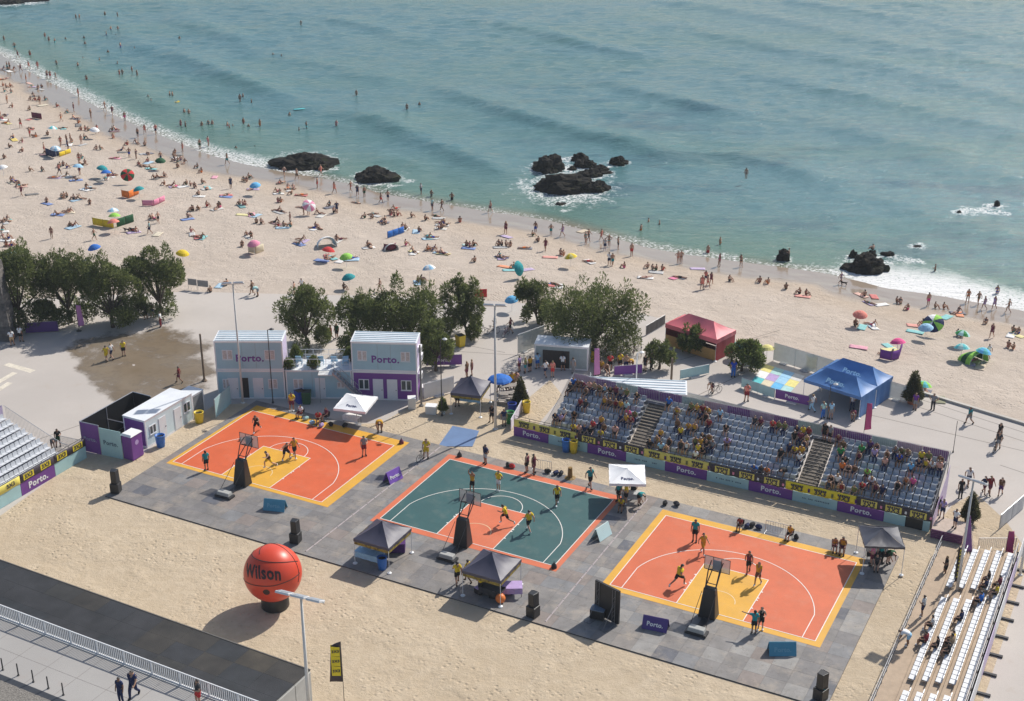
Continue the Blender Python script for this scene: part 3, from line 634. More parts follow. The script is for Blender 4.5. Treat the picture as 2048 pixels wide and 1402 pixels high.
# ------------------------------------------------------------------ main grandstand
GS = thing('grandstand', 'long grandstand with shade-darkened seats and purple and mint front boards behind the courts', 'grandstand', U(23.1, 17.5, LAND), T0)
gx = lambda u: u - 23.1
bounds = [23.13, 26.49, 30.16, 33.7, 37.19, 40.84, 44.39, 48.0, 51.61, 55.25, 56.9, 58.2, 58.75]
for k, (a, b) in enumerate(zip(bounds[:-1], bounds[1:])):
    m = PUR if (k % 2 == 0 and k < 9) else (RUB if k == 10 else MINT)
    mb = MB(); mb.b2((gx(a) + .015, 0, .02), (gx(b) - .015, .05, .90)); p = child(mb, 'front_board', m, GS)
    if m is PUR: letters('Porto.', p, (gx((a + b) / 2) + .05, -.004, .47), .62, WHT, bold=.025)
    elif m is MINT and b - a > 3: marks(p, gx(a) + .8, gx(b) - .7, .42, -.012, mat('print_slate', (.10, .16, .2), .6, .1), seed=k, h=.13)
for k, (a, b, mm_, dk) in enumerate([(23.2, 29.1, YEL, 0), (29.3, 35.2, DARKB, 1), (35.3, 40.95, YEL2 if 0 else YEL, 0), (41.1, 47.3, DARKB, 1), (47.4, 53.0, YEL2, 0), (53.1, 58.75, DARKB, 1)]):
    cloth_banner('rail_banner', gx(a), gx(b), .93, 1.66, -.02, mm_, GS, dk)
mb = MB()
for k in range(25): mb.tube((gx(23.15) + k * 1.483, .06, .88), (gx(23.15) + k * 1.483, .06, 1.92), .022)
for z in (1.30, 1.70, 1.92): mb.tube((gx(23.15), .06, z), (gx(58.75), .06, z), .022)
child(mb, 'front_rail', DKM, GS)
mb = MB(); mb.b2((gx(26), .08, 0), (gx(58.6), .12, .82)); child(mb, 'skirt', RUB, GS)
mb = MB(); mb.b2((gx(26.0), .06, .78), (gx(58.7), .85, .86)); child(mb, 'walkway', mat('stand_deck', (.22, .21, .21), .7, .2, 2), GS)
BL = [(26.15, 33.35), (35.15, 47.9), (49.75, 58.55)]; ROWS = 8; RUN, RISE, Y0, Z0 = .60, .30, .80, .90
DECKM = mat('stand_deck2', (.20, .20, .215), .7, .2, 2)
for r in range(ROWS):
    for (a, b) in BL:
        mb = MB(); y = Y0 + r * RUN; z = Z0 + r * RISE
        mb.b2((gx(a), y - .13, z - .05), (gx(b), y + RUN - .135, z)); mb.b2((gx(a), y + RUN - .16, z + .002), (gx(b), y + RUN - .137, z + RISE - .052)); child(mb, 'tier', DECKM, GS)
STEPW = mat('step_wood', (.17, .14, .11), .75, .3, 4)
for a, b in ((33.45, 35.05), (48.0, 49.65)):
    for r in range(16):
        mb = MB(); y = Y0 - .13 + r * RUN / 2; z = Z0 + (r - 1) * RISE / 2
        mb.b2((gx(a), y, z - .04), (gx(b), y + .24, z)); child(mb, 'step', STEPW, GS)
        mb = MB(); mb.b2((gx(a) + .02, y + .245, z + .003), (gx(b) - .02, y + .275, z + RISE / 2 - .045)); child(mb, 'riser', mat('riser_dark', (.07, .062, .055), .8, .2), GS)
spots = [];
for r in range(ROWS):
    for bi, (a, b) in enumerate(BL):
        k = int((b - a) / .508); o_ = ((b - a) - k * .508) / 2
        for q in range(k): spots.append((r, bi, q, gx(a) + o_ + (q + .5) * .508, Y0 + r * RUN + .12, Z0 + r * RISE))
spots_near = sorted(spots, key=lambda s: (U(23.1 + s[3], 17.5 + s[4]) - cam_o.location).length)
for s in spots_near[:300]: inst('seat', SEAT, GS, s[3:6])
rest = MB()
for s in spots_near[300:]: rest.add([Vector(v.co) + Vector(s[3:6]) for v in SEAT.vertices], [tuple(p.vertices) for p in SEAT.polygons])
o = child(rest, 'far_seats', SEAT_SHADED, GS); o['kind'] = 'stuff'
# back fence with tinted mesh panels
ybk, zbk = Y0 + ROWS * RUN + .55, Z0 + (ROWS - 1) * RISE
mb = MB(); mb.b2((gx(26.0), Y0 + ROWS * RUN - .13, zbk - .05), (gx(58.6), ybk + .05, zbk - .003)); child(mb, 'back_walkway', DECKM, GS)
MP = mat('mesh_purple', (.25, .10, .30), .8, .15, 2, alpha=.82); MM = mat('mesh_mint', (.42, .52, .50), .8, .12, 2, alpha=.82); MW = mat('mesh_pink', (.48, .34, .44), .8, .1, 2, alpha=.85)
for k in range(16):
    a = gx(26.0) + k * 2.037; b = a + 2.0; m = [MW, MP, MM, MP, MP, MM, MW, MP][k % 8]
    mb = MB(); mb.sheet((a, ybk + .06, zbk + .1), (b, ybk + .06, zbk + .1), (b, ybk + .06, zbk + 1.02), (a, ybk + .06, zbk + 1.02), .01, 6, 1, lambda x, y: .02 * math.sin(x * 9)); f = child(mb, 'fence_panel', m, GS)
    mb = MB()
    for q in range(13): mb.tube((a + q * .16, ybk, zbk), (a + q * .16, ybk, zbk + 1.1), .014, 4)
    for z in (.06, 1.1): mb.tube((a, ybk, zbk + z), (b + .03, ybk, zbk + z), .02, 5)
    child(mb, 'bars', STEEL, f)
# end railings, left with pickets, right with a printed panel
for s, (ux, lab) in enumerate(((26.0, 'left'), (58.65, 'right'))):
    mb = MB(); x = gx(ux)
    for q in range(34):
        y = .15 + q * .155; z = Z0 + max(0, (y - Y0) / RUN) * RISE
        mb.tube((x, y, z - .1), (x, y, z + 1.0), .013, 4)
    mb.tube((x, .1, Z0 + .95), (x, Y0, Z0 + 1.0), .022); mb.tube((x, Y0, Z0 + 1.0), (x, ybk, zbk + 1.12), .022); mb.tube((x, .1, 0), (x, .1, 1.9), .03); mb.tube((x, ybk, 0), (x, ybk, zbk + 1.1), .03)
    child(mb, 'side_rail', STEEL, GS)
mb = MB(); x = gx(58.8); mb.sheet((x, .6, .05), (x, ybk, .05), (x, ybk, 2.9), (x, .6, 1.0), .02); sidep = child(mb, 'side_board', mat('print_lilac', (.50, .42, .58), .6, .12, 1), GS)
letters('Porto.', sidep, (x + .02, 3.2, 1.2), .7, PUR, right=(0, 1, 0), up=(0, 0, 1))
mb = MB()
for u in np.arange(26.2, 58.7, 2.3):
    for y in (1.6, 3.2, 4.8): mb.tube((gx(u), y, 0), (gx(u), y, Z0 + (y - Y0) / RUN * RISE - .06), .03, 5)
child(mb, 'scaffold', STEEL, GS)

# purple steps at the stand's right end
st = thing('entrance_steps', 'low purple wooden steps at the right end of the grandstand', 'steps', U(59.0, 16.3, LAND), T0)
mb = MB(); mb.b2((0, .5, .05), (2.3, 2.6, .78)); child(mb, 'platform', mat('step_top', (.45, .36, .30), .8, .15), st)
for k in range(5): mb = MB(); mb.b2((-.02, .44, .06 + k * .15), (2.32, .49, .17 + k * .15)); child(mb, 'slat', mat('slat_purple', (.14, .035, .13), .6, .15), st)
mb = MB(); mb.sheet((2.4, -.6, .02), (3.6, -1.6, .02), (3.3, -1.4, .9), (2.4, 2.6, 1.5), .02); child(mb, 'ramp_board', mat('slat_purple2', (.24, .09, .26), .7, .1), st)
mb = MB()
for k in range(9): mb.tube((2.4 + k * .13, 2.4 - k * .45, .02), (2.4 + k * .12, 2.5 - k * .45, 1.5 - .06 * k), .014, 4)
child(mb, 'ramp_bars', ALU, st)

# ------------------------------------------------------------------ right-hand stand
RS = thing('side_stand', 'low stand of white seats on plywood tiers at the lower right', 'grandstand', U(60.0, -9, LAND), T0)
for r in range(6):
    mb = MB(); x = [0, 1.25, 2.07, 2.89, 3.71, 4.53, 5.3]; z = .30 + .16 * r
    mb.b2((x[r], 0, z - .05 if r else 0.0), (x[r + 1], 24.4, z)); mb.b2((x[r + 1] - .03, 0, z + .002), (x[r + 1], 24.4, z + .105)) if r < 5 else None
    child(mb, 'tier', WOODP, RS)
mb = MB(); mb.b2((-.05, 0, 0), (-.01, 24.4, .29)); child(mb, 'front_skirt', RUB, RS)
mb = MB()
for k in range(18): mb.tube((.03, .1 + k * 1.42, .3), (.03, .1 + k * 1.42, 1.25), .02)
for z in (.75, 1.25): mb.tube((.03, .1, z), (.03, 24.3, z), .024)
child(mb, 'front_rail', STEEL, RS)
rsp = []
for r in range(5):
    x = 1.72 + .82 * r; z = .46 + .16 * r
    for (v0, v1) in ([(-9, -3.6), (-2.5, 8.3), (9.4, 15.2 - .0 * r)] if r < 4 else [(-9, 15.3)]):
        k = int((v1 - v0) / .52)
        for q in range(k):
            inst('seat', SEAT2, RS, (x, v0 + 9 + (q + .5) * .52, z - .14), rz=R(-90)); rsp.append((r, x, v0 + 9 + (q + .5) * .52, z - .14))
mb = MB()
for k in range(13): mb.tube((5.35, .2 + k * 2.0, 0), (5.35, .2 + k * 2.0, 2.1), .025)
for z in (1.3, 2.1): mb.tube((5.35, .1, z), (5.35, 24.3, z), .025)
child(mb, 'back_rail', STEEL, RS)
# hoarding with concrete feet behind it
hb = thing('hoarding', 'lilac and white hoarding with dark feet behind the lower right stand', 'fence', U(65.55, -9, LAND), T0)
for k in range(12):
    m = [mat('print_lilac', (.50, .42, .58), .6, .12, 1), mat('print_pale', (.66, .66, .68), .6, .08, 1)][(k // 2) % 2]
    mb = MB(); mb.b2((-.02, .02 + k * 2.3, .12), (.02, 2.28 + k * 2.3, 1.75)); child(mb, 'board', m, hb)
    mb = MB(); mb.b2((-.35, k * 2.3 + 1.05 - .1, 0), (.85, k * 2.3 + 1.05 + .1, .14)); child(mb, 'foot', mat('foot_dark', (.05, .05, .055), .8, .2), hb)

# ------------------------------------------------------------------ left-hand stand
LS = thing('corner_stand', 'stand of white seats with printed front boards at the left edge', 'grandstand', U(-7.0, -18, LAND), T0)
vb = [-18, -13.9, -9.95, -6.23, -2.6]
for k, (a, b) in enumerate(zip(vb[:-1], vb[1:])):
    mb = MB(); mb.b2((-.05, a + 18.02, .02), (0, b + 17.98, 1.12)); m = PUR if k in (0, 2) else MINT; p = child(mb, 'front_board', m, LS)
    if m is PUR: letters('Porto.', p, (.004, (a + b) / 2 + 18, .55), .78, WHT, right=(0, 1, 0), bold=.03)
    mb = MB(); mb.sheet((.02, a + 18, 1.14), (.02, b + 18, 1.14), (.02, b + 18, 1.85), (.02, a + 18, 1.85), .012, 10, 2, lambda x, y: .02 * math.sin(x * 13)); dk = k >= 2
    o = child(mb, 'rail_banner', DARKB if dk else YEL, LS, True)
    for q in range(2):
        cy = a + 18 + (b - a) * (q * 2 + 1) / 4
        if dk: mb = MB(); mb.sheet((.05, cy - .55, 1.25), (.05, cy + .55, 1.25), (.05, cy + .55, 1.75), (.05, cy - .55, 1.75), .01); child(mb, 'logo_block', YEL2, o)
        letters('3X3', o, (.062, cy, 1.5), .5, INK, right=(0, 1, 0), bold=.03)
    marks(LS, 0, 0, 1, 0, INK) if 0 else None
mb = MB()
for k in range(11): mb.tube((-.08, .1 + k * 1.5, 1.1), (-.08, .1 + k * 1.5, 1.95), .022)
mb.tube((-.08, 0, 1.95), (-.08, 15.4, 1.95), .024); child(mb, 'front_rail', DKM, LS)
for r in range(8):
    mb = MB(); x = -.95 - .78 * r; z = 1.0 + .27 * r
    mb.b2((x - .78 + .26, 0, z - .05), (x + .255, 13.4, z)); mb.b2((x - .78 + .26, 0, z + .002), (x - .78 + .285, 13.4, z + .218)); child(mb, 'tier', DECKM, LS)
    for q in range(20): inst('seat', SEAT2, LS, (x, 3.2 + q * .51, z), rz=R(90))
mb = MB()
for k in range(44):
    x = -.2 - k * .155; z = 1.0 + max(0, (-.95 - x) / .78) * .27; mb.tube((x, 13.7, z - 1 if k % 11 == 0 else z - .1), (x, 13.7, z + 1.0), .014, 4)
mb.tube((-.2, 13.7, 1.95), (-1.0, 13.7, 2.0), .022); mb.tube((-1.0, 13.7, 2.0), (-7.0, 13.7, 4.1), .022)
mb.tube((-7.2, 0, 4.1), (-7.2, 13.7, 4.1), .022); child(mb, 'side_rail', STEEL, LS)
mb = MB(); mb.b2((-7.26, 0, 3.1), (-7.22, 13.7, 4.05)); child(mb, 'back_board', mat('print_lilac', (.50, .42, .58), .6, .12, 1), LS)

# ------------------------------------------------------------------ hoops
def hoop(i, lab):
    cu, cv = COURT[i]; o = thing('basketball_hoop', lab, 'hoop', U(cu + 7.6, cv - .35, 0), T0, 'portable hoops')
    mb = MB(); mb.hexa([(-.62, -.55, .022), (.62, -.55, .022), (.62, .42, .022), (-.62, .42, .022), (-.42, -.25, 2.25), (.42, -.25, 2.25), (.42, .22, 2.25), (-.42, .22, 2.25)]); bevel(child(mb, 'padded_column', RUB, o), .06)
    mb = MB(); mb.b2((-.75, -2.75, .03), (.75, -2.05, .2)); mb.b2((-.25, -2.05, .03), (.25, -.5, .1)); child(mb, 'base_frame', DKM, o)
    mb = MB(); mb.hexa([(-.6, -2.7, .2), (.6, -2.7, .2), (.6, -2.1, .2), (-.6, -2.1, .2), (-.55, -2.65, .5), (.55, -2.65, .5), (.55, -2.15, .5), (-.55, -2.15, .5)]); bevel(child(mb, 'counterweight', mat('ballast_grey', (.38, .38, .36), .8, .15), o), .05)
    mb = MB()
    for s in (-1, 1):
        mb.tube((s * .36, .0, 2.2), (s * .40, .5, 3.3), .045); mb.tube((s * .36, .0, 2.2), (s * .30, 1.1, 3.0), .04); mb.tube((s * .40, .5, 3.3), (s * .42, 1.14, 3.65), .04); mb.tube((s * .5, -.3, 2.0), (s * .55, -2.3, .35), .022)
        mb.tube((s * .40, .5, 3.3), (s * .30, 1.1, 3.0), .03)
    mb.tube((-.40, .5, 3.3), (.40, .5, 3.3), .03); mb.tube((-.34, .1, 2.5), (.34, .1, 2.5), .03); child(mb, 'arm', DKM, o)
    mb = MB(); mb.b2((-.9, 1.17, 2.90), (.9, 1.20, 3.95)); bb = child(mb, 'backboard', mat('backboard_acrylic', (.62, .58, .56), .12, .04, 1, alpha=.5), o)
    mb = MB()
    for a, b in (((-.91, 2.89), (.91, 2.89)), ((-.91, 3.96), (.91, 3.96)), ((-.91, 2.89), (-.91, 3.96)), ((.91, 2.89), (.91, 3.96)), ((-.3, 2.92), (-.3, 3.93)), ((.3, 2.92), (.3, 3.93))): mb.tube((a[0], 1.155, a[1]), (b[0], 1.155, b[1]), .022, 5)
    child(mb, 'frame', DKM, bb)
    mb = MB(); mb.b2((-.28, 1.08, 3.0), (.28, 1.15, 3.75)); child(mb, 'mounting_plate', mat('plate_grey', (.22, .24, .28), .4, .1), o)
    mb = MB(); k = 18; mb.path([(.228 * math.cos(2 * math.pi * q / k), 1.58 + .228 * math.sin(2 * math.pi * q / k), 3.05) for q in range(k + 1)], .016, 5); mb.b2((-.1, 1.2, 3.0), (.1, 1.37, 3.08)); child(mb, 'rim', pm('orange'), o)
    mb = MB()
    for q in range(10):
        a = 2 * math.pi * q / 10
        for d in (.31, -.31): mb.tube((.22 * math.cos(a), 1.58 + .22 * math.sin(a), 3.04), (.13 * math.cos(a + d), 1.58 + .13 * math.sin(a + d), 2.62), .008, 3)
    child(mb, 'net', cm('white'), o)
    return o
hoop(0, 'black padded basketball hoop on the left orange court'); hoop(1, 'black padded basketball hoop on the dark green court'); hoop(2, 'black padded basketball hoop on the right orange court')

# ------------------------------------------------------------------ giant inflatable ball
BP = G(551, 1212, LAND); bl = thing('inflatable_basketball', 'giant orange inflatable basketball on a black base standing on the sand', 'inflatable ball', BP)
mb = MB(); mb.lathe([(.93, 0), (.98, .1), (.97, .5), (.92, .85), (.86, 1.05), (.86, 1.4)], 40); child(mb, 'base', RUB, bl, True)
BR, BZ = 2.0, 2.72
mb = MB(); prof = [(BR * math.sin(math.pi * k / 48) + 1e-4, -BR * math.cos(math.pi * k / 48)) for k in range(49)]; mb.lathe(prof, 72, (0, 0, BZ)); child(mb, 'ball', mat('ball_orange', (.62, .062, .028), .38, .05, .5, spec=.4), bl, True)
SEAM = mat('seam_black', (.03, .018, .015), .6, .1)
tocam = (cam_o.location - (BP + Vector((0, 0, BZ)))).normalized(); fz = tocam; rx = Vector((0, 0, 1)).cross(fz).normalized(); uy = fz.cross(rx)
def sph(x, y):                                      # point on the ball facing direction (angles in degrees from the view axis)
    a, b = R(x), R(y); return (rx * math.sin(a) * math.cos(b) + uy * math.sin(b) + fz * math.cos(a) * math.cos(b))
def seam(pts):
    mb = MB()
    for a, b in zip(pts[:-1], pts[1:]): mb.tube(a * BR * 1.001 + Vector((0, 0, BZ)), b * BR * 1.001 + Vector((0, 0, BZ)), .028, 6)
    child(mb, 'seam', SEAM, bl)
seam([sph(x, 26 - 20 * ((x + 12) / 80) - 9 * math.cos((x + 12) / 80 * 2.2) + 6) for x in range(-90, 68, 4)])
seam([sph(x, -18 - 8 * math.cos(R(x * 1.1)) + .0016 * (x) ** 2 + (.12 * x if x > 0 else 0)) for x in range(-90, 70, 4)])
seam([sph(24 + 44 * math.sin(R(t * .5 + 8)) , 92 - t) for t in range(0, 120, 4)])
seam([sph(-70 + 40 * (t / 150.0), 100 - t * .4) for t in range(0, 150, 6)])
me_ = text_mesh('Wilson', .03).copy(); me_.materials.append(mat('print_black', (.035, .012, .01), .5, .05))
bm = bmesh.new(); bm.from_mesh(me_); bmesh.ops.subdivide_edges(bm, edges=[e for e in bm.edges if e.calc_length() > .12], cuts=3, use_grid_fill=True); bm.to_mesh(me_); bm.free()
for v in me_.vertices:
    x, y, z = v.co; d = sph(-24 + x * 26, 2 + y * 36 - x * 5); v.co = d * (BR + .012 + z * .8) + Vector((0, 0, BZ))
o = inst('lettering', me_, bl)
mb = MB()
for k in range(12):
    a = 2 * math.pi * k / 12; a2 = 2 * math.pi * (k + 1) / 12; c0 = (-20, -39)
    mb.add([sph(*c0) * (BR + .012) + Vector((0, 0, BZ)), sph(c0[0] + 9 * math.cos(a), c0[1] + 7 * math.sin(a)) * (BR + .012) + Vector((0, 0, BZ)), sph(c0[0] + 9 * math.cos(a2), c0[1] + 7 * math.sin(a2)) * (BR + .012) + Vector((0, 0, BZ))], [(0, 1, 2)])
child(mb, 'emblem', mat('print_black', (.035, .012, .01), .5, .05), bl)

# ------------------------------------------------------------------ gazebos, parasols
def gazebo(name, lab, loc, rz, sx, sy, ze, zp, m, val, inner=None, group=None, legs=True, text=None, walls=(), ridge=0.0):
    o = thing(name, lab, 'tent', loc, rz, group); hx, hy = sx / 2, sy / 2
    mb = MB(); n_ = 10; cr = [(-hx, -hy), (hx, -hy), (hx, hy), (-hx, hy)]; apx = [Vector((-ridge, 0, zp)), Vector((ridge, 0, zp))]
    for k in range(4):
        a = Vector((*cr[k], ze)); b = Vector((*cr[(k + 1) % 4], ze)); t0 = apx[0] if cr[k][0] < 0 else apx[1]; t1 = apx[0] if cr[(k + 1) % 4][0] < 0 else apx[1]
        vs_ = []; 
        for j in range(n_ + 1):
            t = j / n_
            for i in range(n_ + 1):
                s = i / n_; p = (a * (1 - s) + b * s) * (1 - t) + (t0 * (1 - s) + t1 * s) * t
                p.z -= .16 * math.sin(math.pi * t) * (1 - .55 * abs(2 * s - 1)) * (zp - ze) + .05 * math.sin(math.pi * s) * (1 - t) + .012 * math.sin(s * 23 + t * 9 + k)
                vs_.append(p)
        W = n_ + 1
        mb.add(vs_, [(j * W + i, j * W + i + 1, (j + 1) * W + i + 1, (j + 1) * W + i) for j in range(n_) for i in range(n_)])
    cp = child(mb, 'canopy', m, o, True)
    mb = MB()
    for k in range(4):
        a = cr[k]; b = cr[(k + 1) % 4]; mb.sheet((*a, ze - val), (*b, ze - val), (*b, ze), (*a, ze), .012, 8, 1, lambda x, y: .02 * math.sin(x * 19))
    child(mb, 'valance', m, o)
    if inner:                                       # printed lining under the valance
        mb = MB()
        for k in range(4): 
            a = Vector((*cr[k], 0)) * .985; b = Vector((*cr[(k + 1) % 4], 0)) * .985; mb.sheet((a.x, a.y, ze - val - .24), (b.x, b.y, ze - val - .24), (b.x, b.y, ze - .02), (a.x, a.y, ze - .02), .01)
        child(mb, 'lining', inner, o)
    if legs:
        for c_ in cr: mb = MB(); mb.tube((c_[0] * .98, c_[1] * .98, 0), (c_[0] * .98, c_[1] * .98, ze - .02), .025); mb.lathe([(.17, 0), (.17, .06), (.05, .12)], 10, (c_[0] * .98, c_[1] * .98, 0)); child(mb, 'leg', ALU, o)
    else:
        mb = MB(); mb.tube((0, 0, 0), (0, 0, zp - .03), .035, 8); child(mb, 'pole', ALU, o)
        mb = MB(); mb.lathe([(.4, 0), (.4, .07), (.08, .12)], 14); child(mb, 'foot', pm('grey'), o)
        mb = MB()
        for c_ in cr: mb.tube((0, 0, zp - .12), (c_[0] * .97, c_[1] * .97, ze - .03), .014, 5)
        child(mb, 'rib', ALU, o)
    if text:
        t_, side, sz, col = text; sl_ = Vector((0, hy, zp - ze)).normalized()
        letters(t_, cp, (0, -hy * .62, ze + (zp - ze) * .38 - .07), sz, col, up=(0, sl_.y, sl_.z), bold=.03)
    for wl in walls:
        k, m_, z0_, z1_ = wl; a = cr[k]; b = cr[(k + 1) % 4]; mb = MB(); mb.sheet((*[q * .985 for q in a], z0_), (*[q * .985 for q in b], z0_), (*[q * .985 for q in b], z1_), (*[q * .985 for q in a], z1_), .015, 10, 2, lambda x, y: .02 * math.sin(x * 17)); child(mb, 'side_wall', m_, o)
    return o
BLKT = mat('tent_black', (.066, .064, .098), .5, .12, 1.2, spec=.45); WHTT = mat('tent_white', (.80, .80, .81), .55, .03, 1); TBL = mat('print_navy', (.02, .03, .12), .6, .05)
LIN = mat('tent_lining', (.26, .19, .03), .7, .9, 3.5)
gazebo('black_gazebo', 'black pop up gazebo over a table, left of the two on the deck front', U(23.75, -4.75, 0), T0, 3.0, 3.2, 2.12, 3.15, BLKT, .22, LIN, 'black gazebos')
gazebo('black_gazebo', 'black pop up gazebo over equipment, right of the two on the deck front', U(32.85, -4.85, 0), T0, 3.05, 3.2, 2.12, 3.15, BLKT, .22, LIN, 'black gazebos')
gazebo('black_gazebo', 'black pop up gazebo with dark frame behind the right court corner', U(56.4, 11.1, 0), T0 + .40, 2.85, 2.9, 2.35, 3.05, mat('tent_dark', (.058, .058, .075), .4, .2, 1.2, spec=.6), .16, None, 'black gazebos')
gazebo('black_gazebo', 'black pop up gazebo with yellow lining beside the central white light pole', U(17.2, 20.6, LAND), T0 + .21, 2.8, 3.3, 2.15, 3.25, BLKT, .25, LIN, 'black gazebos')
gazebo('white_parasol', 'square white parasol over the officials table of the left orange court', U(9.9, 12.95, LAND), T0 + .22, 2.95, 3.2, 2.25, 2.75, WHTT, .22, None, 'white parasols', False, ('Porto.', 0, .38, TBL))
gazebo('white_parasol', 'square white parasol over the officials table between green and right courts', U(36.25, 11.55, 0), T0 + .42, 2.85, 3.2, 2.25, 2.75, WHTT, .22, None, 'white parasols', False, ('Porto.', 0, .38, TBL))
BLUT = mat('tent_blue', (.075, .20, .46), .5, .12, .8); RDT = mat('tent_red', (.74, .17, .20), .55, .10, .8); RDD = mat('tent_red_dark', (.42, .035, .05), .6, .12, .8)
for s, lab in ((-1, 'front half of the double blue market tent by the beach fence'), (1, 'rear half of the double blue market tent by the beach fence')):
    gazebo('blue_tent', lab, U(47.0, 38.1, LAND) + Matrix.Rotation(T0 - .25, 3, 'Z') @ Vector((0, s * 1.5, 0)), T0 - .25, 5.8, 2.98, 2.15, 3.2, BLUT, .3, None, 'blue tents', True, ('Porto.', 0, .7, cm('light_blue')), [(1, BLUT, .05, 1.9)] + ([(2, BLUT, .05, 1.9)] if s > 0 else []), 1.5)
gazebo('red_tent', 'red market tent with plywood counter at the beach edge', U(30.9, 43.0, LAND), T0 - .27, 6.2, 3.3, 2.35, 3.35, RDT, .45, None, None, True, None, [(1, RDD, .05, 1.95), (2, RDD, .05, 1.95), (3, RDD, .05, 1.95), (0, mat('counter_wood', (.42, .24, .08), .7, .15), .05, 1.2)], 1.5)

# ------------------------------------------------------------------ container buildings
CW = mat('container_frame', (.74, .74, .75), .5, .06, 1); CBL = mat('container_blue', (.36, .53, .60), .5, .06, .8); GLS = mat('window_glass', (.05, .07, .08), .1, .2, 1); CUR = mat('window_blind', (.52, .46, .44), .6, .25, 6)
DOORM = mat('door_white', (.68, .69, .71), .5, .05, 1)
def container(lab, loc, rz, L, D, Hh, front, wins=(), doors=(), side=None, text=None, roof=True, opening=None):
    o = thing('container_cabin', lab, 'container', loc, rz, 'container cabins'); hx = L / 2
    mb = MB(); mb.b2((-hx + .06, .05, .06), (hx - .06, D - .05, Hh - .06)); mb.mi = 1; child(mb, 'body', [CW, CBL], o)
    mb = MB(); 
    segs = sorted([(-hx + .12, hx - .12)]); mb.b2((-hx + .12, .012, .14), (hx - .12, .046, Hh - .14)); f = child(mb, 'front_wall', front, o)
    mb = MB(); mb.b2((hx - .046, .12, .14), (hx - .012, D - .12, Hh - .14)); mb.b2((-hx + .012, .12, .14), (-hx + .046, D - .12, Hh - .14)); child(mb, 'end_wall', side or front, o)
    mb = MB()
    for x in (-hx, hx - .12):
        for y in (0, D - .12): mb.b2((x, y, 0), (x + .12, y + .12, Hh))
    for z in (0, Hh - .14):
        for y in (0, D - .12): mb.b2((-hx + .121, y + .001, z), (hx - .121, y + .119, z + .139))
        for x in (-hx, hx - .12): mb.b2((x + .001, .121, z), (x + .119, D - .121, z + .139))
    child(mb, 'frame', CW, o)
    mb = MB(); mb.b2((-hx - .03, -.03, Hh + .002), (hx + .03, D + .03, Hh + .06)); rf = child(mb, 'roof', mat('roof_white', (.74, .76, .78), .45, .08, .7), o)
    if roof:
        k = 6
        for q in range(k): mb = MB(); y = .15 + q * (D - .3) / (k - 1); mb.b2((-hx + .1, y - .06, Hh + .061), (hx - .1, y + .06, Hh + .11)); child(mb, 'rib', mat('roof_rib', (.46, .56, .62), .5, .15, 1), rf)
    if L > 5:
        for q in range(1, 5):
            xq = -hx + L * q / 5
            if any(abs(xq - x_) < w2 / 2 + .06 for x_, _z, w2, _h in wins) or any(abs(xq - x_) < w2 / 2 + .06 for x_, w2, _h in doors) or (opening and abs(xq - opening[0]) < opening[1] / 2 + .05): continue
            mb = MB(); mb.b2((xq - .02, .004, .15), (xq + .02, .0115, Hh - .15)); child(mb, 'panel_joint', mat('joint_grey', (.30, .38, .42), .6, .1), f)
    for (x, z, w_, h_) in wins:
        mb = MB(); mb.b2((x - w_ / 2, -.035, z), (x + w_ / 2, .011, z + h_)); wf = child(mb, 'window', DOORM, o)
        for s in (-1, 1):
            mb = MB(); mb.b2((x + s * w_ / 4 - w_ / 4 + .06, -.041, z + .07), (x + s * w_ / 4 + w_ / 4 - .06, -.036, z + h_ - .07)); child(mb, 'pane', CUR if (front is CBL) else GLS, wf)
        mb = MB(); mb.b2((x - w_ / 2 - .04, -.07, z - .05), (x + w_ / 2 + .04, -.036, z - .002)); child(mb, 'sill', DOORM, wf)
    for (x, w_, h_) in doors:
        mb = MB(); mb.b2((x - w_ / 2, -.03, .1), (x + w_ / 2, .011, h_)); d = child(mb, 'door', DOORM, o)
        mb = MB(); mb.b2((x + w_ / 2 - .16, -.075, 1.0), (x + w_ / 2 - .08, -.031, 1.06)); child(mb, 'handle', DKM, d)
    if opening: x, w_, h_ = opening; mb = MB(); mb.b2((x - w_ / 2, -.012, .1), (x + w_ / 2, .0115, h_)); child(mb, 'doorway_shade_panel', RUB, o)  # flat black panel in place of the shaded interior
    if text: letters('Porto.', f, text, .95, PUR, bold=.03)
    return o
CH = 2.82; y0 = 115.1
container('lower left cabin of the container building with an open dark doorway', (-23.9, y0, LAND), 0, 6.2, 2.45, CH, CBL, [(-2.3, 1.05, .6, .95), (2.0, 1.05, .85, .95)], [(-1.65, .95, 2.1), (.65, .95, 2.1)], None, None, False, (-.62, .75, 2.1))
container('upper left cabin lettered in purple on the container building', (-23.9, y0, LAND + CH + .07), 0, 6.2, 2.45, CH, CBL, [(-1.95, 1.05, .95, .95), (1.9, 1.05, .95, .95)], [], mat('cabin_end', (.60, .52, .70), .5, .1), (.05, .008, 1.15))
container('middle cabin under the roof terrace of the container building', (-17.68, y0, LAND), 0, 6.05, 2.45, CH, CBL, [(-1.9, 1.05, .9, .95), (2.0, 1.1, .7, .6)], [(.1, .95, 2.1)], None, None, False)
container('lower right cabin with a purple front on the container building', (-11.6, y0 - .3, LAND), R(-4), 6.0, 2.45, CH, mat('print_purple', COL['purple'], .55), [(-1.95, 1.05, .95, 1.0), (1.95, 1.05, .95, 1.0)], [(-.65, .95, 2.1), (.65, .95, 2.1)], None, None, False)
container('upper right cabin lettered in purple on the container building', (-11.6, y0 - .3, LAND + CH + .07), R(-4), 6.0, 2.45, CH, CBL, [(-2.0, 1.05, .85, .95), (1.95, 1.05, .85, .95)], [], mat('cabin_end', (.60, .52, .70), .5, .1), (.1, .008, 1.15))
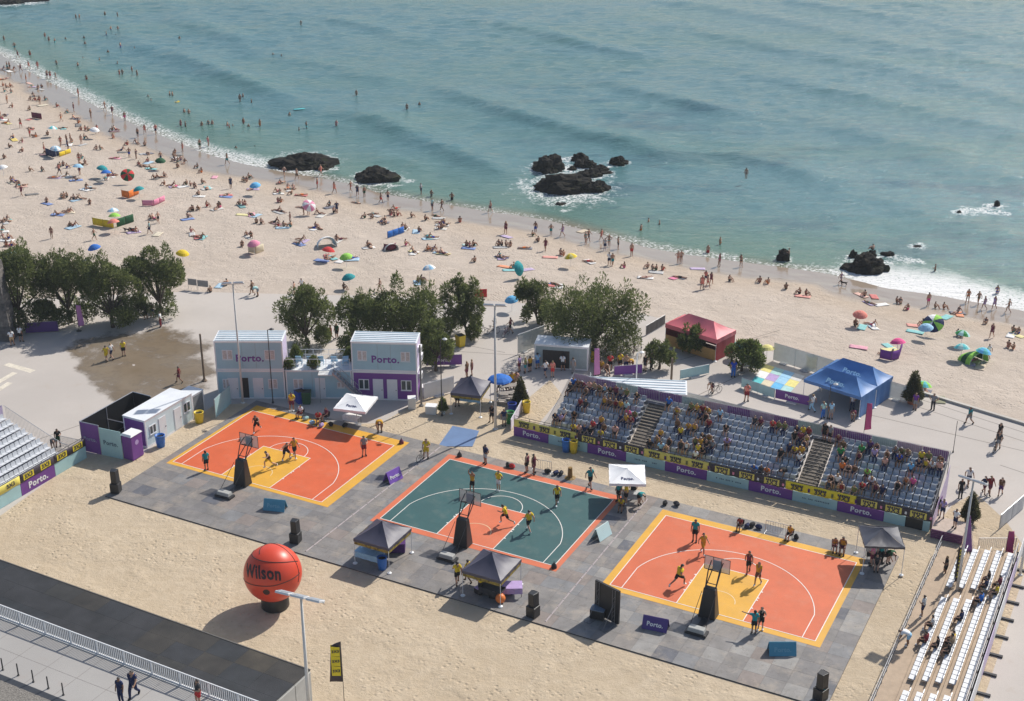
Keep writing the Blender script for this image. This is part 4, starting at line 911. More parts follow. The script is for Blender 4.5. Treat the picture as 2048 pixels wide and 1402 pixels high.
container('white ticket cabin lying beside the left orange court', U(-3.65, 4.2, LAND), T0 + R(90), 6.2, 2.4, 2.55, mat('cabin_pale', (.58, .70, .74), .5, .06), [(-2.2, 1.05, .8, .8), (2.3, 1.15, .9, .9)], [(-.95, .9, 2.05), (1.05, .9, 2.05)], PUR, None, False)
container('small white box cabin at the far end of the white ticket cabin', U(-3.9, 8.35, LAND), T0 + R(90), 1.6, 1.6, 2.1, mat('cabin_grey', (.20, .21, .22), .6, .2), [], [], None, None, False)
container('white ribbed container behind the grandstand', (10.9, 111.2, LAND), R(-6), 9.2, 3.0, 2.4, mat('cabin_mint', (.62, .70, .68), .5, .06), [], [], None, None, True)
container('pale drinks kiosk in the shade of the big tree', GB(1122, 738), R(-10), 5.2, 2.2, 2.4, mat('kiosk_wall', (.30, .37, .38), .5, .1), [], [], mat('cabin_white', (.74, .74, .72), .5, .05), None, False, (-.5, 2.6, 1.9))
for k, (zz, yy) in enumerate(((1.9, .6), (4.5, .7), (3.3, 1.7))):
    a_ = thing('air_conditioner', ['lower', 'upper', 'rear'][k] + ' white air conditioner on the right end of the container building', 'air conditioner', Vector((-8.6, y0 - .5 + yy, LAND + zz)), R(-4), 'air conditioners'); mb = MB(); mb.b2((.02, 0, 0), (.34, .8, .55)); bevel(child(mb, 'case', CW, a_), .02); mb = MB(); mb.lathe([(.2, 0), (.2, .01)], 14); g_ = child(mb, 'fan_grille', DKM, a_); g_.rotation_euler = (0, R(90), 0); g_.location = (.342, .4, .28)
# terrace furniture
tr = thing('terrace_railing', 'thin white railing round the container roof terrace', 'railing', (-17.68, y0, LAND + CH + .065))
mb = MB()
for x in np.linspace(-2.9, 2.9, 9):
    for y in (.08, 2.35): mb.tube((x, y, 0), (x, y, 1.05), .02, 5)
for y in (.08, 2.35):
    for z in (.55, 1.05): mb.tube((-2.95, y, z), (2.95, y, z), .02, 5)
child(mb, 'rails', ALU, tr)
CHM = MB(); CHM.box((0, 0, .42), (.55, .55, .05)); CHM.sheet((-.27, .25, .45), (.27, .25, .45), (.27, .42, 1.0), (-.27, .42, 1.0), .05)
for sx_ in (-.24, .24):
    for sy_ in (-.24, .24): CHM.tube((sx_, sy_, 0), (sx_, sy_, .4), .025, 5)
TCH = CHM.mesh('chair', pm('light_blue'))
for k, x in enumerate((-1.9, -.9, .1, 1.35, 2.35)):
    o = inst('terrace_chair', TCH, None, (-17.68 + x, y0 + 1.3, LAND + CH + .066), R(180 + rnd.uniform(-15, 15))); tag(o, ['leftmost', 'second from left', 'middle', 'second from right', 'rightmost'][k] + ' pale blue chair on the container roof terrace', 'chair', 'terrace chairs')
sr = thing('metal_staircase', 'grey metal staircase down from the container roof terrace', 'staircase', (-16.3, y0 - .9, LAND))
mb = MB()
for y in (0, .8): mb.sheet((0, y, CH), (2.6, y, .1), (2.6, y, .35), (0, y, CH + .25), .05); 
child(mb, 'stringer', STEEL, sr)
for k in range(11): mb = MB(); mb.b2((.1 + k * .235, .03, CH - .1 - k * .25), (.36 + k * .235, .77, CH - .06 - k * .25)); child(mb, 'tread', STEEL, sr)
mb = MB()
for y in (0, .8): mb.tube((0, y, CH + .95), (2.6, y, 1.0), .022); [mb.tube((t * 2.6, y, CH - t * 2.6), (t * 2.6, y, CH + .95 - t * 2.7), .016, 4) for t in (0, .25, .5, .75, 1)]
child(mb, 'handrail', STEEL, sr)
mb = MB(); mb.b2((-1.3, -.05, CH - .08), (0, .85, CH)); child(mb, 'landing', mat('landing_plate', (.66, .66, .64), .5, .06), sr)
mb = MB(); mb.tube((-1.2, 0, 0), (-1.2, 0, CH - .08), .03); child(mb, 'prop', STEEL, sr)
# purple-and-mint printed compound
pc = thing('printed_compound', 'open purple and mint printed enclosure beside the white ticket cabin', 'enclosure', U(-8.2, -1.75, LAND), T0)
def brd(a, b, z1, m, name='board'): mb = MB(); mb.sheet((*a, .03), (*b, .03), (*b, z1), (*a, z1), .04); return child(mb, name, m, pc)
p1_ = brd((0, 0), (1.95, .12), 2.75, PUR); p2_ = brd((1.98, .12), (4.15, .3), 2.6, MINT); letters('Porto.', p2_, (3.05, .17, 1.3), .55, mat('print_slate', (.10, .16, .2), .6, .1), right=(2.17, .18, 0)); letters('Porto.', p1_, (.95, .02, 1.3), .5, mat('print_faded', (.30, .30, .45), .6, .1), right=(1.95, .12, 0))
brd((0, 6.6), (0, .05), 2.75, RUB); brd((2.05, 6.6), (.03, 6.6), 2.75, RUB); brd((2.05, 3.3), (2.05, 6.56), 2.5, RUB)
mb = MB()
for a, b in (((0, 0, 2.78), (0, 6.6, 2.78)), ((0, 6.6, 2.78), (2.05, 6.6, 2.78)), ((.02, 3.2, 0), (.02, 3.2, 2.78)), ((0, 0, 0), (0, 0, 2.78)), ((1.96, .12, 0), (1.96, .12, 2.78)), ((0, 6.6, 0), (0, 6.6, 2.78)), ((1.95, 3.3, 0), (1.95, 3.3, 2.5)), ((0, 3.2, 1.6), (1.95, 3.3, 1.6)), ((0, 0, 2.78), (1.96, .12, 2.78))): mb.tube(a, b, .04)
child(mb, 'frame', STEEL, pc)
mb = MB(); mb.b2((.05, .35, .01), (2.0, 6.5, .03)); child(mb, 'ground_sheet', RUB, pc)
kb = thing('toilet_booth', 'purple cabin booth with a white roof at the corner of the printed enclosure', 'booth', U(-3.55, -.75, LAND), T0)
mb = MB(); mb.b2((-.55, -.6, .05), (.5, .75, 2.25)); bevel(child(mb, 'body', PUR, kb), .05)
mb = MB(); mb.hexa([(-.6, -.65, 2.252), (.55, -.65, 2.252), (.55, .8, 2.252), (-.6, .8, 2.252), (-.5, -.5, 2.4), (.45, -.5, 2.4), (.45, .65, 2.4), (-.5, .65, 2.4)]); child(mb, 'roof', pm('white'), kb)
mb = MB(); mb.lathe([(.22, 0), (.22, .01)], 16); o = child(mb, 'emblem', cm('lilac'), kb); o.rotation_euler = (0, R(90), 0); o.location = (.505, .05, 1.55)
# ------------------------------------------------------------------ trees
def zat(p, py):
    v = (701 - py) / F; return p[1] * (v * cP - sP) / (cP + v * sP) + HC
def depth(p): return p[1] * cP + (HC - p[2]) * sP
def leaf_material(name, a, b):
    m, n, l, bs = nodes(name); g = N(n, 'NewGeometry'); tco = N(n, 'TexCoord').outputs['Object']
    col = mixc(n, l, g.outputs['Random Per Island'], a, b)
    col = mixc(n, l, mathn(n, l, 'MULTIPLY', ramp(n, l, tex(n, l, tco, .8, 3), .42, .62), .6), col, tuple(c * .55 for c in a))
    l.new(col, bs.inputs['Base Color']); bs.inputs['Roughness'].default_value = .65; bs.inputs['Specular IOR Level'].default_value = .25
    tr_ = N(n, 'BsdfTranslucent'); l.new(col, tr_.inputs[0]); ms = N(n, 'MixShader'); ms.inputs[0].default_value = .5
    l.new(bs.outputs[0], ms.inputs[1]); l.new(tr_.outputs[0], ms.inputs[2]); l.new(ms.outputs[0], n['Material Output'].inputs[0])
    return m
LEAF = leaf_material("tamarisk_leaf", (.100, .132, .042), (.225, .250, .095)); LEAF2 = leaf_material("bright_leaf", (.11, .15, .04), (.23, .26, .09)); LEAF3 = leaf_material("cypress_leaf", (.06, .07, .03), (.15, .135, .065))
BARK = mat('bark', (.085, .062, .045), .9, .35, 6, bump=.6, bscale=10)
def leaves(clumps, count, size, rr, up=.5):
    """Thin leaf sprays through ellipsoid clumps: clumps = (centre, radii)."""
    vol = [c[1][0] * c[1][1] * c[1][2] for c in clumps]; V = []; Fc = []
    for (c_, ra), k in zip(clumps, [max(20, int(count * v / sum(vol))) for v in vol]):
        for _ in range(k):
            while True:
                d = Vector((rr.uniform(-1, 1), rr.uniform(-1, 1), rr.uniform(-1, 1)))
                if d.length < 1: break
            d = d * (d.length ** -.45 if d.length > .05 else 1)
            if d.length > 1.12: d *= 1.05 / d.length
            p = Vector(c_) + Vector((d.x * ra[0], d.y * ra[1], d.z * ra[2]))
            if d.z < -.35 and rr.random() < .45: continue
            ax = (Vector((rr.gauss(0, .7), rr.gauss(0, .7), rr.gauss(up, .7))) + d * .9).normalized(); L = size * rr.uniform(.6, 1.5); w_ = L * rr.uniform(.22, .42)
            sd_ = ax.cross(Vector((rr.gauss(0, 1), rr.gauss(0, 1), rr.gauss(0, 1)))).normalized() * w_ / 2; b = len(V)
            V += [p - sd_ * .6, p + sd_ * .6, p + ax * L * .6 + sd_, p + ax * L, p + ax * L * .6 - sd_]; Fc.append((b, b + 1, b + 2, b + 3, b + 4))
    return V, Fc
def tree(lab, base, x0, x1, ytop, ybot, seed, n=9, dens=1.0, lm=None, name='tamarisk_tree', flat=.8, group='tamarisk trees'):
    rr = random.Random(seed); g = GB(*base); d = depth(g); wd = (x1 - x0) * d / F; zt = zat(g, ytop) - g.z; zb = max(.6, zat(g, ybot) - g.z); cx = ((x0 + x1) / 2 - base[0]) * d / F
    zb = max(.5, zb - .10 * (zt - zb)); wd *= 1.02
    o = thing(name, lab, 'tree', g, 0, group); H = zt - zb; clumps = []
    for k in range(n):
        a = 2.399 * k + rr.uniform(-.4, .4); rad = math.sqrt((k + .5) / n) * .72
        ex = rad * math.cos(a); ey = rad * math.sin(a) * flat
        r_ = wd * rr.uniform(.13, .21); hz = zb + H * (.46 + .26 * (1 - rad * 1.3) + rr.uniform(-.24, .22))
        hz = min(hz, zt - r_ * 1.0); clumps.append(((cx + ex * wd / 2 * 1.1, ey * wd / 2, max(hz, zb + r_ * .6)), (r_, r_, r_ * rr.uniform(.9, 1.3))))
    for k in range(n):                               # drooping skirt
        a = rr.uniform(0, 6.283); r_ = wd * rr.uniform(.10, .15); clumps.append(((cx + math.cos(a) * wd * .34, math.sin(a) * wd * .30, zb + r_ * rr.uniform(.6, 1.6)), (r_, r_, r_ * 1.1)))
    for k in range(n + 4):                           # ragged upright tufts
        a = rr.uniform(0, 6.283); r_ = wd * rr.uniform(.045, .085); t = rr.uniform(.1, 1.3); hz = zb + H * (.42 + .50 * math.sin(t)) * rr.uniform(.92, 1.04)
        clumps.append(((cx + math.cos(a) * wd * .46 * math.cos(t * .9), math.sin(a) * wd * .36 * math.cos(t * .9), min(zt - r_ * .6, hz)), (r_, r_, r_ * 2.4)))
    V, Fc = leaves(clumps, int(760 * dens * wd * H / 2 + 700), .25, rr)
    mb = MB(); mb.v = [tuple(v) for v in V]; mb.f = Fc; mb.m = [0] * len(Fc); cr = child(mb, 'crown', lm or LEAF, o); cr['kind'] = 'stuff' if 0 else 'thing'
    del cr['kind']
    mb = MB(); fk = zb + H * .12; r0 = .09 + wd * .022
    pts = [Vector((0, 0, -.05)), Vector((.08 * rr.uniform(-1, 1) + cx * .2, .05, fk * .5)), Vector((cx * .5, 0, fk))]
    for q, (a, b) in enumerate(zip(pts[:-1], pts[1:])): mb.tube(a, b, r0 * (1 - .22 * q), 8, r0 * (1 - .22 * (q + 1)))
    for (c_, ra) in clumps[:n]:
        mid = pts[-1].lerp(Vector(c_), .55) + Vector((rr.uniform(-.2, .2), rr.uniform(-.2, .2), .25)); mb.tube(pts[-1], mid, r0 * .5, 6, r0 * .3); mb.tube(mid, Vector(c_) + Vector((0, 0, ra[2] * .4)), r0 * .3, 5, r0 * .08)
    child(mb, 'trunk', BARK, o, True); return o
tree('dark leafy tree half hidden behind the stone pylon, leftmost of all', (40, 650), -40, 118, 492, 640, 1, 10)
tree('wide dark tree standing just right of the stone pylon', (143, 645), 78, 196, 486, 632, 2, 10)
tree('dark tree with its trunk in the shade behind the damp patch', (226, 655), 168, 284, 508, 640, 3, 10)
tree('rightmost dark tree of the left hand clump, spiky on top', (326, 630), 262, 374, 494, 612, 4, 10)
tree('single rounded tree rising between the two upper cabins', (616, 694), 555, 664, 573, 676, 5, 9)
tree('left tree of the thicket behind the right upper cabin', (700, 712), 674, 776, 577, 706, 6, 9)
tree('tall full tree in the middle of the thicket behind the cabins', (815, 706), 742, 892, 560, 700, 7, 12)
tree('low bushy tree at the right side of the right upper cabin', (872, 742), 838, 914, 640, 716, 8, 7, 1.2)
tree('leaning tree by the yellow bin right of the thicket', (938, 674), 874, 970, 552, 664, 9, 8)
tree('slim forked tree just beyond the central light pole', (1078, 648), 1028, 1102, 553, 640, 10, 7)
tree('big spreading tree over the drinks kiosk', (1188, 702), 1092, 1284, 580, 700, 11, 14)
tree('small pale bush at the left foot of the big spreading tree', (1110, 665), 1078, 1138, 602, 662, 12, 6)
tree('small green tree in front of the red tent', (1380, 706), 1354, 1410, 654, 702, 13, 6, 1.6, LEAF2)
tree('small green tree right of the red tent', (1483, 742), 1452, 1524, 681, 728, 14, 6, 1.6, LEAF2)
tree('sparse young tree between the parked bicycles and the red tent', (1318, 738), 1290, 1348, 682, 738, 15, 6, 1.0, LEAF)
def cypress(lab, base, wpx, ytop, seed, pot='terracotta', z=None, lm=None, name='potted_conifer'):
    rr = random.Random(seed); g = GB(*base) if z is None else G(*base, z); d = depth(g); wd = wpx * d / F; zt = zat(g, ytop) - g.z; o = thing(name, lab, 'potted plant', g, 0, 'potted plants')
    ph_ = min(.5, zt * .28); pr = wd * .34; mb = MB(); mb.lathe([(pr * .75, 0), (pr, ph_), (pr * 1.06, ph_ + .03), (pr * .9, ph_ + .04)], 14); child(mb, 'pot', mat('pot_' + pot, dict(terracotta=(.42, .14, .06), dark=(.05, .05, .055), white=(.6, .6, .6))[pot], .7, .1), o)
    cl = [((0, 0, ph_ + (zt - ph_) * t), (wd / 2 * (1.05 - t) + .05, wd / 2 * (1.05 - t) + .05, (zt - ph_) * .13)) for t in (.08, .2, .33, .46, .6, .73, .86)]
    V, Fc = leaves(cl, int(900 + 900 * wd * zt), .2, rr, .9); mb = MB(); mb.v = [tuple(v) for v in V]; mb.f = Fc; mb.m = [0] * len(Fc); child(mb, 'crown', lm or LEAF3, o)
    mb = MB(); mb.tube((0, 0, ph_), (0, 0, zt * .9), .04, 6, .015); child(mb, 'trunk', BARK, o); return o
cypress('cone shaped conifer in an orange pot by the beach kerb', (1824, 806), 40, 742, 1)
cypress('dark cone shaped conifer beside the picnic tables', (1041, 815), 30, 755, 2, 'dark')
cypress('dark cone shaped conifer behind the right light pole', (1938, 1046), 34, 985, 3, 'dark')
cypress('small leafy plant at the foot of the slim post by the black gazebo', (886, 828), 16, 796, 4, 'white', None, LEAF2)
TZ = LAND + CH + .065
for k, (x, yt, ht, lab) in enumerate([(-2.75, 0, 1.0, 'short potted shrub at the left front of the roof terrace'), (-2.3, 2.0, 1.5, 'tall potted shrub at the left rear of the roof terrace'), (2.7, 2.0, 1.4, 'tall potted shrub at the right rear of the roof terrace'), (-.45, .15, 1.2, 'potted shrub at the head of the metal staircase')]):
    p = Vector((-17.68 + x, y0 + .35 + yt * .9, TZ)); bx = pxl(p); tp = pxl(p + Vector((0, 0, ht))); cypress(lab, bx, 22, tp[1], 20 + k, 'dark', TZ, LEAF2)

# ------------------------------------------------------------------ light poles and posts
def light_pole(lab, g, H, rz=0.0, heads=2, r=.11, col=None, group='tall light poles'):
    o = thing('light_pole', lab, 'light pole', g, rz, group); m = col or pm('offwhite')
    mb = MB(); mb.tube((0, 0, 0), (0, 0, H), r, 10, r * .55); mb.lathe([(r * 1.9, 0), (r * 1.9, .05), (r * 1.1, .12)], 10); child(mb, 'mast', m, o, True)
    mb = MB(); w_ = .5 * heads; mb.tube((-w_, 0, H), (w_, 0, H), .05, 6); child(mb, 'crossbar', m, o)
    for k in range(heads):
        x = -w_ + .5 + k * 1.0; mb = MB(); Mx = Matrix.Rotation(R(-28), 3, 'X'); mb.box((x, -.12, H + .12), (.88, .75, .14), M=Mx); h = bevel(child(mb, 'floodlight', mat('lamp_case', (.62, .64, .66), .4, .1), o), .03)
        mb = MB(); mb.box((x, -.09, H + .20), (.74, .56, .012), M=Mx); child(mb, 'cooling_plate', mat('lamp_fins', (.30, .34, .38), .4, .2), h)
    return o
light_pole('tall white light pole in front of the left upper cabin', GB(486, 806), zat(GB(486, 806), 568) - LAND, R(8))
light_pole('tall white light pole in the centre beside the black gazebo', GB(991, 858), zat(GB(991, 858), 612) - LAND, R(-5), 2, .13)
light_pole('tall white light pole at the near corner of the dark roof', Vector((-12.05, 66.9, LAND)), 10.4, R(-22), 3, .13)
light_pole('light pole with a white lamp head at the right end of the grandstand', GB(1912, 1195), zat(GB(1912, 1195), 962) - LAND, R(-40), 2, .12)
light_pole('pale light pole standing at the extreme right edge', GB(2040, 1150), 7.0, R(-20), 1, .1)
def post(name, lab, base, ytop, r, m, lamp=None, cat='post'):
    g = GB(*base); H = zat(g, ytop) - g.z; o = thing(name, lab, cat, g); mb = MB(); mb.tube((0, 0, 0), (0, 0, H), r, 8, r * .8); child(mb, 'shaft', m, o)
    mb = MB(); mb.lathe([(r * 2.4, 0), (r * 2.4, .08), (r * 1.2, .2)], 8); child(mb, 'foot', m, o)
    if lamp:
        mb = MB(); mb.tube((0, 0, H), (.35, -.1, H + .12), r * .6, 5); child(mb, 'arm', m, o)
        mb = MB(); mb.lathe([(.06, .12), (.22, .03), (.22, -.02), (.03, -.04)], 12, (.4, -.12, H + .12)); child(mb, 'lamp_head', lamp, o)
    return o
WOODM = mat('wood_pole', (.16, .115, .08), .85, .25, 5, bump=.3)
post('street_lamp', 'slim black street lamp in front of the left cabins', (546, 806), 660, .05, DKM, DKM, 'street lamp')
post('street_lamp', 'slim dark street lamp by the low bushy tree', (884, 832), 680, .05, DKM, pm('light_grey'), 'street lamp')
post('street_lamp', 'white street lamp standing behind the grandstand stairs', (1271, 800), 706, .06, pm('white'), pm('white'), 'street lamp')
post('street_lamp', 'slim grey street lamp in front of the blue tent', (1655, 838), 770, .04, DKM, pm('light_grey'), 'street lamp')
post('wooden_pole', 'wooden pole left of the container building', (409, 762), 668, .11, WOODM)
post('wooden_pole', 'grey wooden pole at the right corner of the container building', (843, 812), 690, .10, mat('wood_grey', (.20, .19, .18), .85, .25, 5))
post('wooden_pole', 'short wooden pole behind the white ribbed container', (1341, 790), 716, .12, WOODM)
post('thin_post', 'thin leaning sign post on the right plaza', (1906, 905), 842, .03, DKM)
post('thin_post', 'thin white post standing among the grandstand seats', (1180, 800), 745, .04, pm('white'))
# ------------------------------------------------------------------ feather flags and banners
def feather(lab, base, ytop, m, bands=None, wd=.62, rz=0.0, group='feather flags', low=.18):
    g = GB(*base); H = zat(g, ytop) - g.z; o = thing('feather_flag', lab, 'flag', g, rz, group)
    mb = MB(); mb.tube((0, 0, 0), (0, 0, H), .025, 6, .012); mb.lathe([(.28, 0), (.26, .06), (.05, .1)], 10); child(mb, 'pole', DKM, o)
    mb = MB(); z0 = H * low; mb.sheet((.02, 0, z0), (wd, .05, z0 + .1), (wd * .75, .08, H * .97), (.02, 0, H), .012, 6, 16, lambda x, y: .07 * math.sin(y * 7 + x * 3) * x); f = child(mb, 'flag', m, o, True)
    if bands:
        for k, t in enumerate(bands):
            mb = MB(); mb.sheet((.10, -.085, H * t), (wd * .8, -.06, H * t + .06), (wd * .8, -.06, H * (t + .14)), (.10, -.085, H * (t + .12)), .01); child(mb, 'logo_block', YEL2, f)
            letters('3X3', f, (wd * .45, -.10, H * (t + .07)), .26, INK, bold=.03)
            mb = MB(); mb.sheet((.10, .14, H * t), (wd * .8, .14, H * t + .06), (wd * .8, .14, H * (t + .14)), (.10, .14, H * (t + .12)), .01); child(mb, 'logo_block', YEL2, f)
            letters('3X3', f, (wd * .45, .15, H * (t + .07)), .26, INK, right=(-1, 0, 0), bold=.03)
    return o
PKF = mat('flag_pink', (.52, .20, .42), .7, .12, 2); MGF = mat('flag_magenta', (.42, .05, .17), .7, .12, 2)
feather('slim pink feather flag under the left hand trees', (158, 662), 610, PKF)
feather('pink feather flag behind the left end of the grandstand', (1187, 762), 696, PKF)
feather('magenta feather flag between the blue tent and the grandstand', (1727, 872), 806, MGF)
feather('magenta feather flag at the far right beside the hoarding', (2008, 1120), 1062, MGF)
feather('black and yellow flag on the sand near the front light pole', (690, 1430), 1283, DARKB, (.56, .69, .82), .8, R(188), low=.46)
feather('black and yellow flag beside the right light pole', (1905, 1180), 1095, DARKB, (.3, .48, .66, .82), .55, R(20))
# ------------------------------------------------------------------ A-frame boards
def aframe(lab, c_, m, rz, L=1.7, h=.75, text=None, tm=None):
    g = GB(*c_); g.z = .0; o = thing('a_frame_board', lab, 'sign board', g, rz, 'a frame boards')
    for s in (-1, 1):
        mb = MB(); mb.sheet((-L / 2, s * .42, .02), (L / 2, s * .42, .02), (L / 2, s * .03, h), (-L / 2, s * .03, h), .03); f = child(mb, 'panel', m, o)
        if text and s < 0: letters(text, f, (0, -.26, h * .48), .42, tm, up=(0, .39, h), bold=.03)
    mb = MB()
    for x in (-L / 2 + .05, L / 2 - .05): mb.tube((x, -.40, .03), (x, .40, .03), .018, 4)
    child(mb, 'brace', DKM, o); return o
TEALP = mat('print_teal', (.06, .27, .40), .5, .08, 1); PALEP = mat('print_pale_mint', (.56, .74, .74), .5, .05, 1); VIOP = mat('print_violet', (.20, .09, .46), .5, .08, 1)
aframe('teal A frame board on the deck in front of the left court', (551, 1020), TEALP, T0 + .28, 1.75, .85, 'Porto.', mat('print_teal_pale', (.15, .38, .50), .6, .05))
aframe('violet A frame board between the left and green courts', (786, 962), VIOP, T0 + 1.35, 1.5, .95, 'Porto.', WHT)
aframe('pale mint A frame board between green and right courts', (1203, 1075), PALEP, T0 + 1.35, 1.55, .95)
aframe('deep violet A frame board behind the hoop of the right court', (1311, 1258), mat('print_deep_violet', (.065, .03, .20), .5, .08, 1), T0 + .12, 1.75, .85, 'Porto.', WHT)
aframe('teal A frame board at the near corner of the right court', (1563, 1308), TEALP, T0 + .48, 1.8, .85, 'Porto.', mat('print_teal_pale', (.15, .38, .50), .6, .05))
# ------------------------------------------------------------------ loudspeakers, screen
def speaker(lab, c_, rz, H=1.9, flag=None):
    g = GB(*c_); g.z = 0 if c_[1] < 1380 else 0; o = thing('loudspeaker', lab, 'loudspeaker', g, rz, 'loudspeaker stacks')
    mb = MB(); mb.b2((-.36, -.36, .02), (.36, .36, .85)); bevel(child(mb, 'subwoofer', RUB, o), .03)
    mb = MB(); mb.hexa([(-.30, -.32, .86), (.30, -.32, .86), (.24, .26, .86), (-.24, .26, .86), (-.30, -.24, H), (.30, -.24, H), (.22, .30, H), (-.22, .30, H)]); b = bevel(child(mb, 'cabinet', RUB, o), .03)
    mb = MB(); mb.b2((-.24, -.345, .95), (.24, -.33, H - .06)); child(mb, 'grille', mat('grille', (.03, .03, .032), .7, .3, 30), b)
    if flag: mb = MB(); mb.sheet((-.3, -.4, .5), (.35, -.42, .45), (.38, .1, .95), (-.28, .1, .95), .03, 6, 4, lambda x, y: .04 * math.sin(x * 9 + y * 5)); child(mb, 'cover', cm(flag), o)
    return o
speaker('black loudspeaker stack at the far left corner of the deck', (233, 986), T0 + R(200), 2.0)
speaker('black loudspeaker stack behind the inflatable ball', (592, 1086), T0 + R(190))
speaker('black loudspeaker stack right of the front gazebos', (1066, 1234), T0 + R(170))
speaker('black loudspeaker with a teal cover at the near right deck corner', (1640, 1400), T0 + R(160), 2.0, 'teal')
g = G(1212, 1240, 0); sc_ = thing('video_screen', 'black free standing video screen seen from behind on the deck', 'screen', g, T0 - .28)
mb = MB(); mb.b2((-1.05, .0, .12), (1.05, .16, 2.75)); child(mb, 'panel', RUB, sc_)
mb = MB()
for x in (-.85, .55): 
    for d in (0, .22): mb.tube((x + d, -.06, 0), (x + d, -.06, 2.7), .025, 6)
    for k in range(6): mb.tube((x, -.06, .1 + k * .36), (x + .22, -.06, .46 + k * .36), .014, 4)
    mb.tube((x + .1, -.06, 1.6), (x + .1, -1.1, .05), .025); mb.b2((x - .1, -1.2, 0), (x + .35, .3, .05))
child(mb, 'truss', mat('truss_dark', (.14, .14, .15), .4, .2), sc_)
fc_ = thing('flight_case', 'blue lidded flight case behind the video screen', 'case', G(1196, 1236, 0), T0 + .1)
mb = MB(); mb.b2((-.5, -.35, .1), (.5, .35, .75)); bevel(child(mb, 'box', RUB, fc_), .02); mb = MB(); mb.b2((-.5, -.35, .752), (.5, .35, .82)); child(mb, 'lid', mat('case_lid', (.14, .19, .26), .4, .1), fc_)
for x in (-.4, .4):
    for y in (-.26, .26): mb = MB(); mb.lathe([(.05, 0), (.06, .05), (.05, .1)], 8, (x, y, 0)); child(mb, 'castor', DKM, fc_)
# ------------------------------------------------------------------ bins, boxes, crates, tables
def bin_(lab, c_, col, h=1.05, r=.36, z=None, square=False):
    g = GB(*c_)
    if z is not None: g.z = z
    o = thing('litter_bin', lab, 'bin', g, rnd.uniform(0, 1), 'litter bins'); mb = MB(); m = pm(col)
    if square: mb.hexa([(-r * .8, -r * .8, 0), (r * .8, -r * .8, 0), (r * .8, r * .8, 0), (-r * .8, r * .8, 0), (-r, -r, h), (r, -r, h), (r, r, h), (-r, r, h)])
    else: mb.lathe([(r * .8, 0), (r * .95, h * .5), (r, h * .92), (r * 1.06, h * .94), (r * 1.06, h), (r * .9, h), (r * .85, h * .8)], 16)
    child(mb, 'drum', m, o, not square); mb = MB(); mb.lathe([(r * .8, h * .86), (r * .8, h * .87)], 14) if not square else mb.b2((-r * .85, -r * .85, h + .002), (r * .85, r * .85, h + .02)); child(mb, 'opening', RUB, o); return o
bin_('blue barrel bin in front of the grandstand boards', (1132, 903), 'blue', 1.15); bin_('yellow barrel bin in front of the grandstand boards', (1147, 905), 'yellow', 1.15)
bin_('yellow bin at the left end of the grandstand', (1053, 825), 'yellow', 1.1); bin_('blue barrel bin at the near end of the white ticket cabin', (322, 893), 'blue', 1.1, .42); bin_('yellow bin at the far end of the white ticket cabin', (399, 845), 'yellow', 1.05, .42)
bin_('green bin beside the central light pole', (1020, 846), 'green', 1.1, .4); bin_('blue recycling bin between picnic tables and grandstand', (1024, 828), 'royal', 1.1, .4); bin_('dark blue bin under the roof terrace', (601, 805), 'royal', 1.2, .42, None, True); bin_('dark green bin under the roof terrace', (614, 806), 'dark_green', 1.2, .42, None, True)
bin_('blue bin beside the drinks kiosk', (1172, 722), 'blue', 1.2, .45, None, True); bin_('yellow bin beside the drinks kiosk', (1187, 722), 'yellow', 1.2, .4, None, True); bin_('yellow bin at the foot of the leaning tree', (921, 692), 'yellow', 1.2, .4, None, True); bin_('yellow bin behind the colourful play mat', (1622, 735), 'yellow', 1.2, .4, None, True)
bin_('blue barrel under the left front gazebo', (765, 1140), 'blue', 1.0, .36, 0)
def crate(name, lab, c_, d, col, rz=0.0, z=None, cat='box'):
    g = GB(*c_); g.z = g.z if z is None else z; o = thing(name, lab, cat, g, rz); mb = MB(); mb.b2((-d[0] / 2, -d[1] / 2, .0), (d[0] / 2, d[1] / 2, d[2])); bevel(child(mb, 'body', pm(col), o), .04); mb = MB(); mb.b2((-d[0] / 2 - .02, -d[1] / 2 - .02, d[2] + .001), (d[0] / 2 + .02, d[1] / 2 + .02, d[2] + .05)); child(mb, 'lid', pm('white'), o); return o
crate('utility_box', 'white utility box standing at the right corner of the cabins', (824, 816), (.7, .7, 1.05), 'offwhite', .1)
crate('utility_box', 'low white box on the sand right of the cabins', (863, 826), (1.0, .75, .75), 'offwhite', -.15)
crate('utility_box', 'pale tank against the right side of the cabins', (853, 790), (.9, .8, .9), 'light_grey', 0)
crate('utility_box', 'grey cabinet beside the pale tank', (866, 789), (.5, .4, .6), 'grey', 0)
def table(lab, c_, L, D, col, rz, z=0.0, cloth=True, group='tables'):
    g = GB(*c_); g.z = z; o = thing('table', lab, 'table', g, rz, group); mb = MB(); mb.b2((-L / 2, -D / 2, .72), (L / 2, D / 2, .76)); child(mb, 'tabletop', cm(col), o)
    for x in (-L / 2 + .08, L / 2 - .08):
        for y in (-D / 2 + .07, D / 2 - .07): mb = MB(); mb.tube((x, y, 0), (x, y, .72), .022, 5); child(mb, 'leg', DKM, o)
    if cloth: mb = MB(); mb.sheet((-L / 2, -D / 2 - .01, .3), (L / 2, -D / 2 - .01, .3), (L / 2, -D / 2 - .01, .72), (-L / 2, -D / 2 - .01, .72), .01, 12, 1, lambda x, y: .02 * math.sin(x * 21)); child(mb, 'cloth', cm(col), o)
    return o
table('pale blue table under the left front gazebo', (740, 1124), 2.2, .8, 'light_blue', T0); table('dark equipment table under the right front gazebo', (985, 1195), 1.8, .8, 'charcoal', T0); table('table of purple cases beside the right front gazebo', (1022, 1190), 1.6, 1.0, 'lilac', T0 + .5)
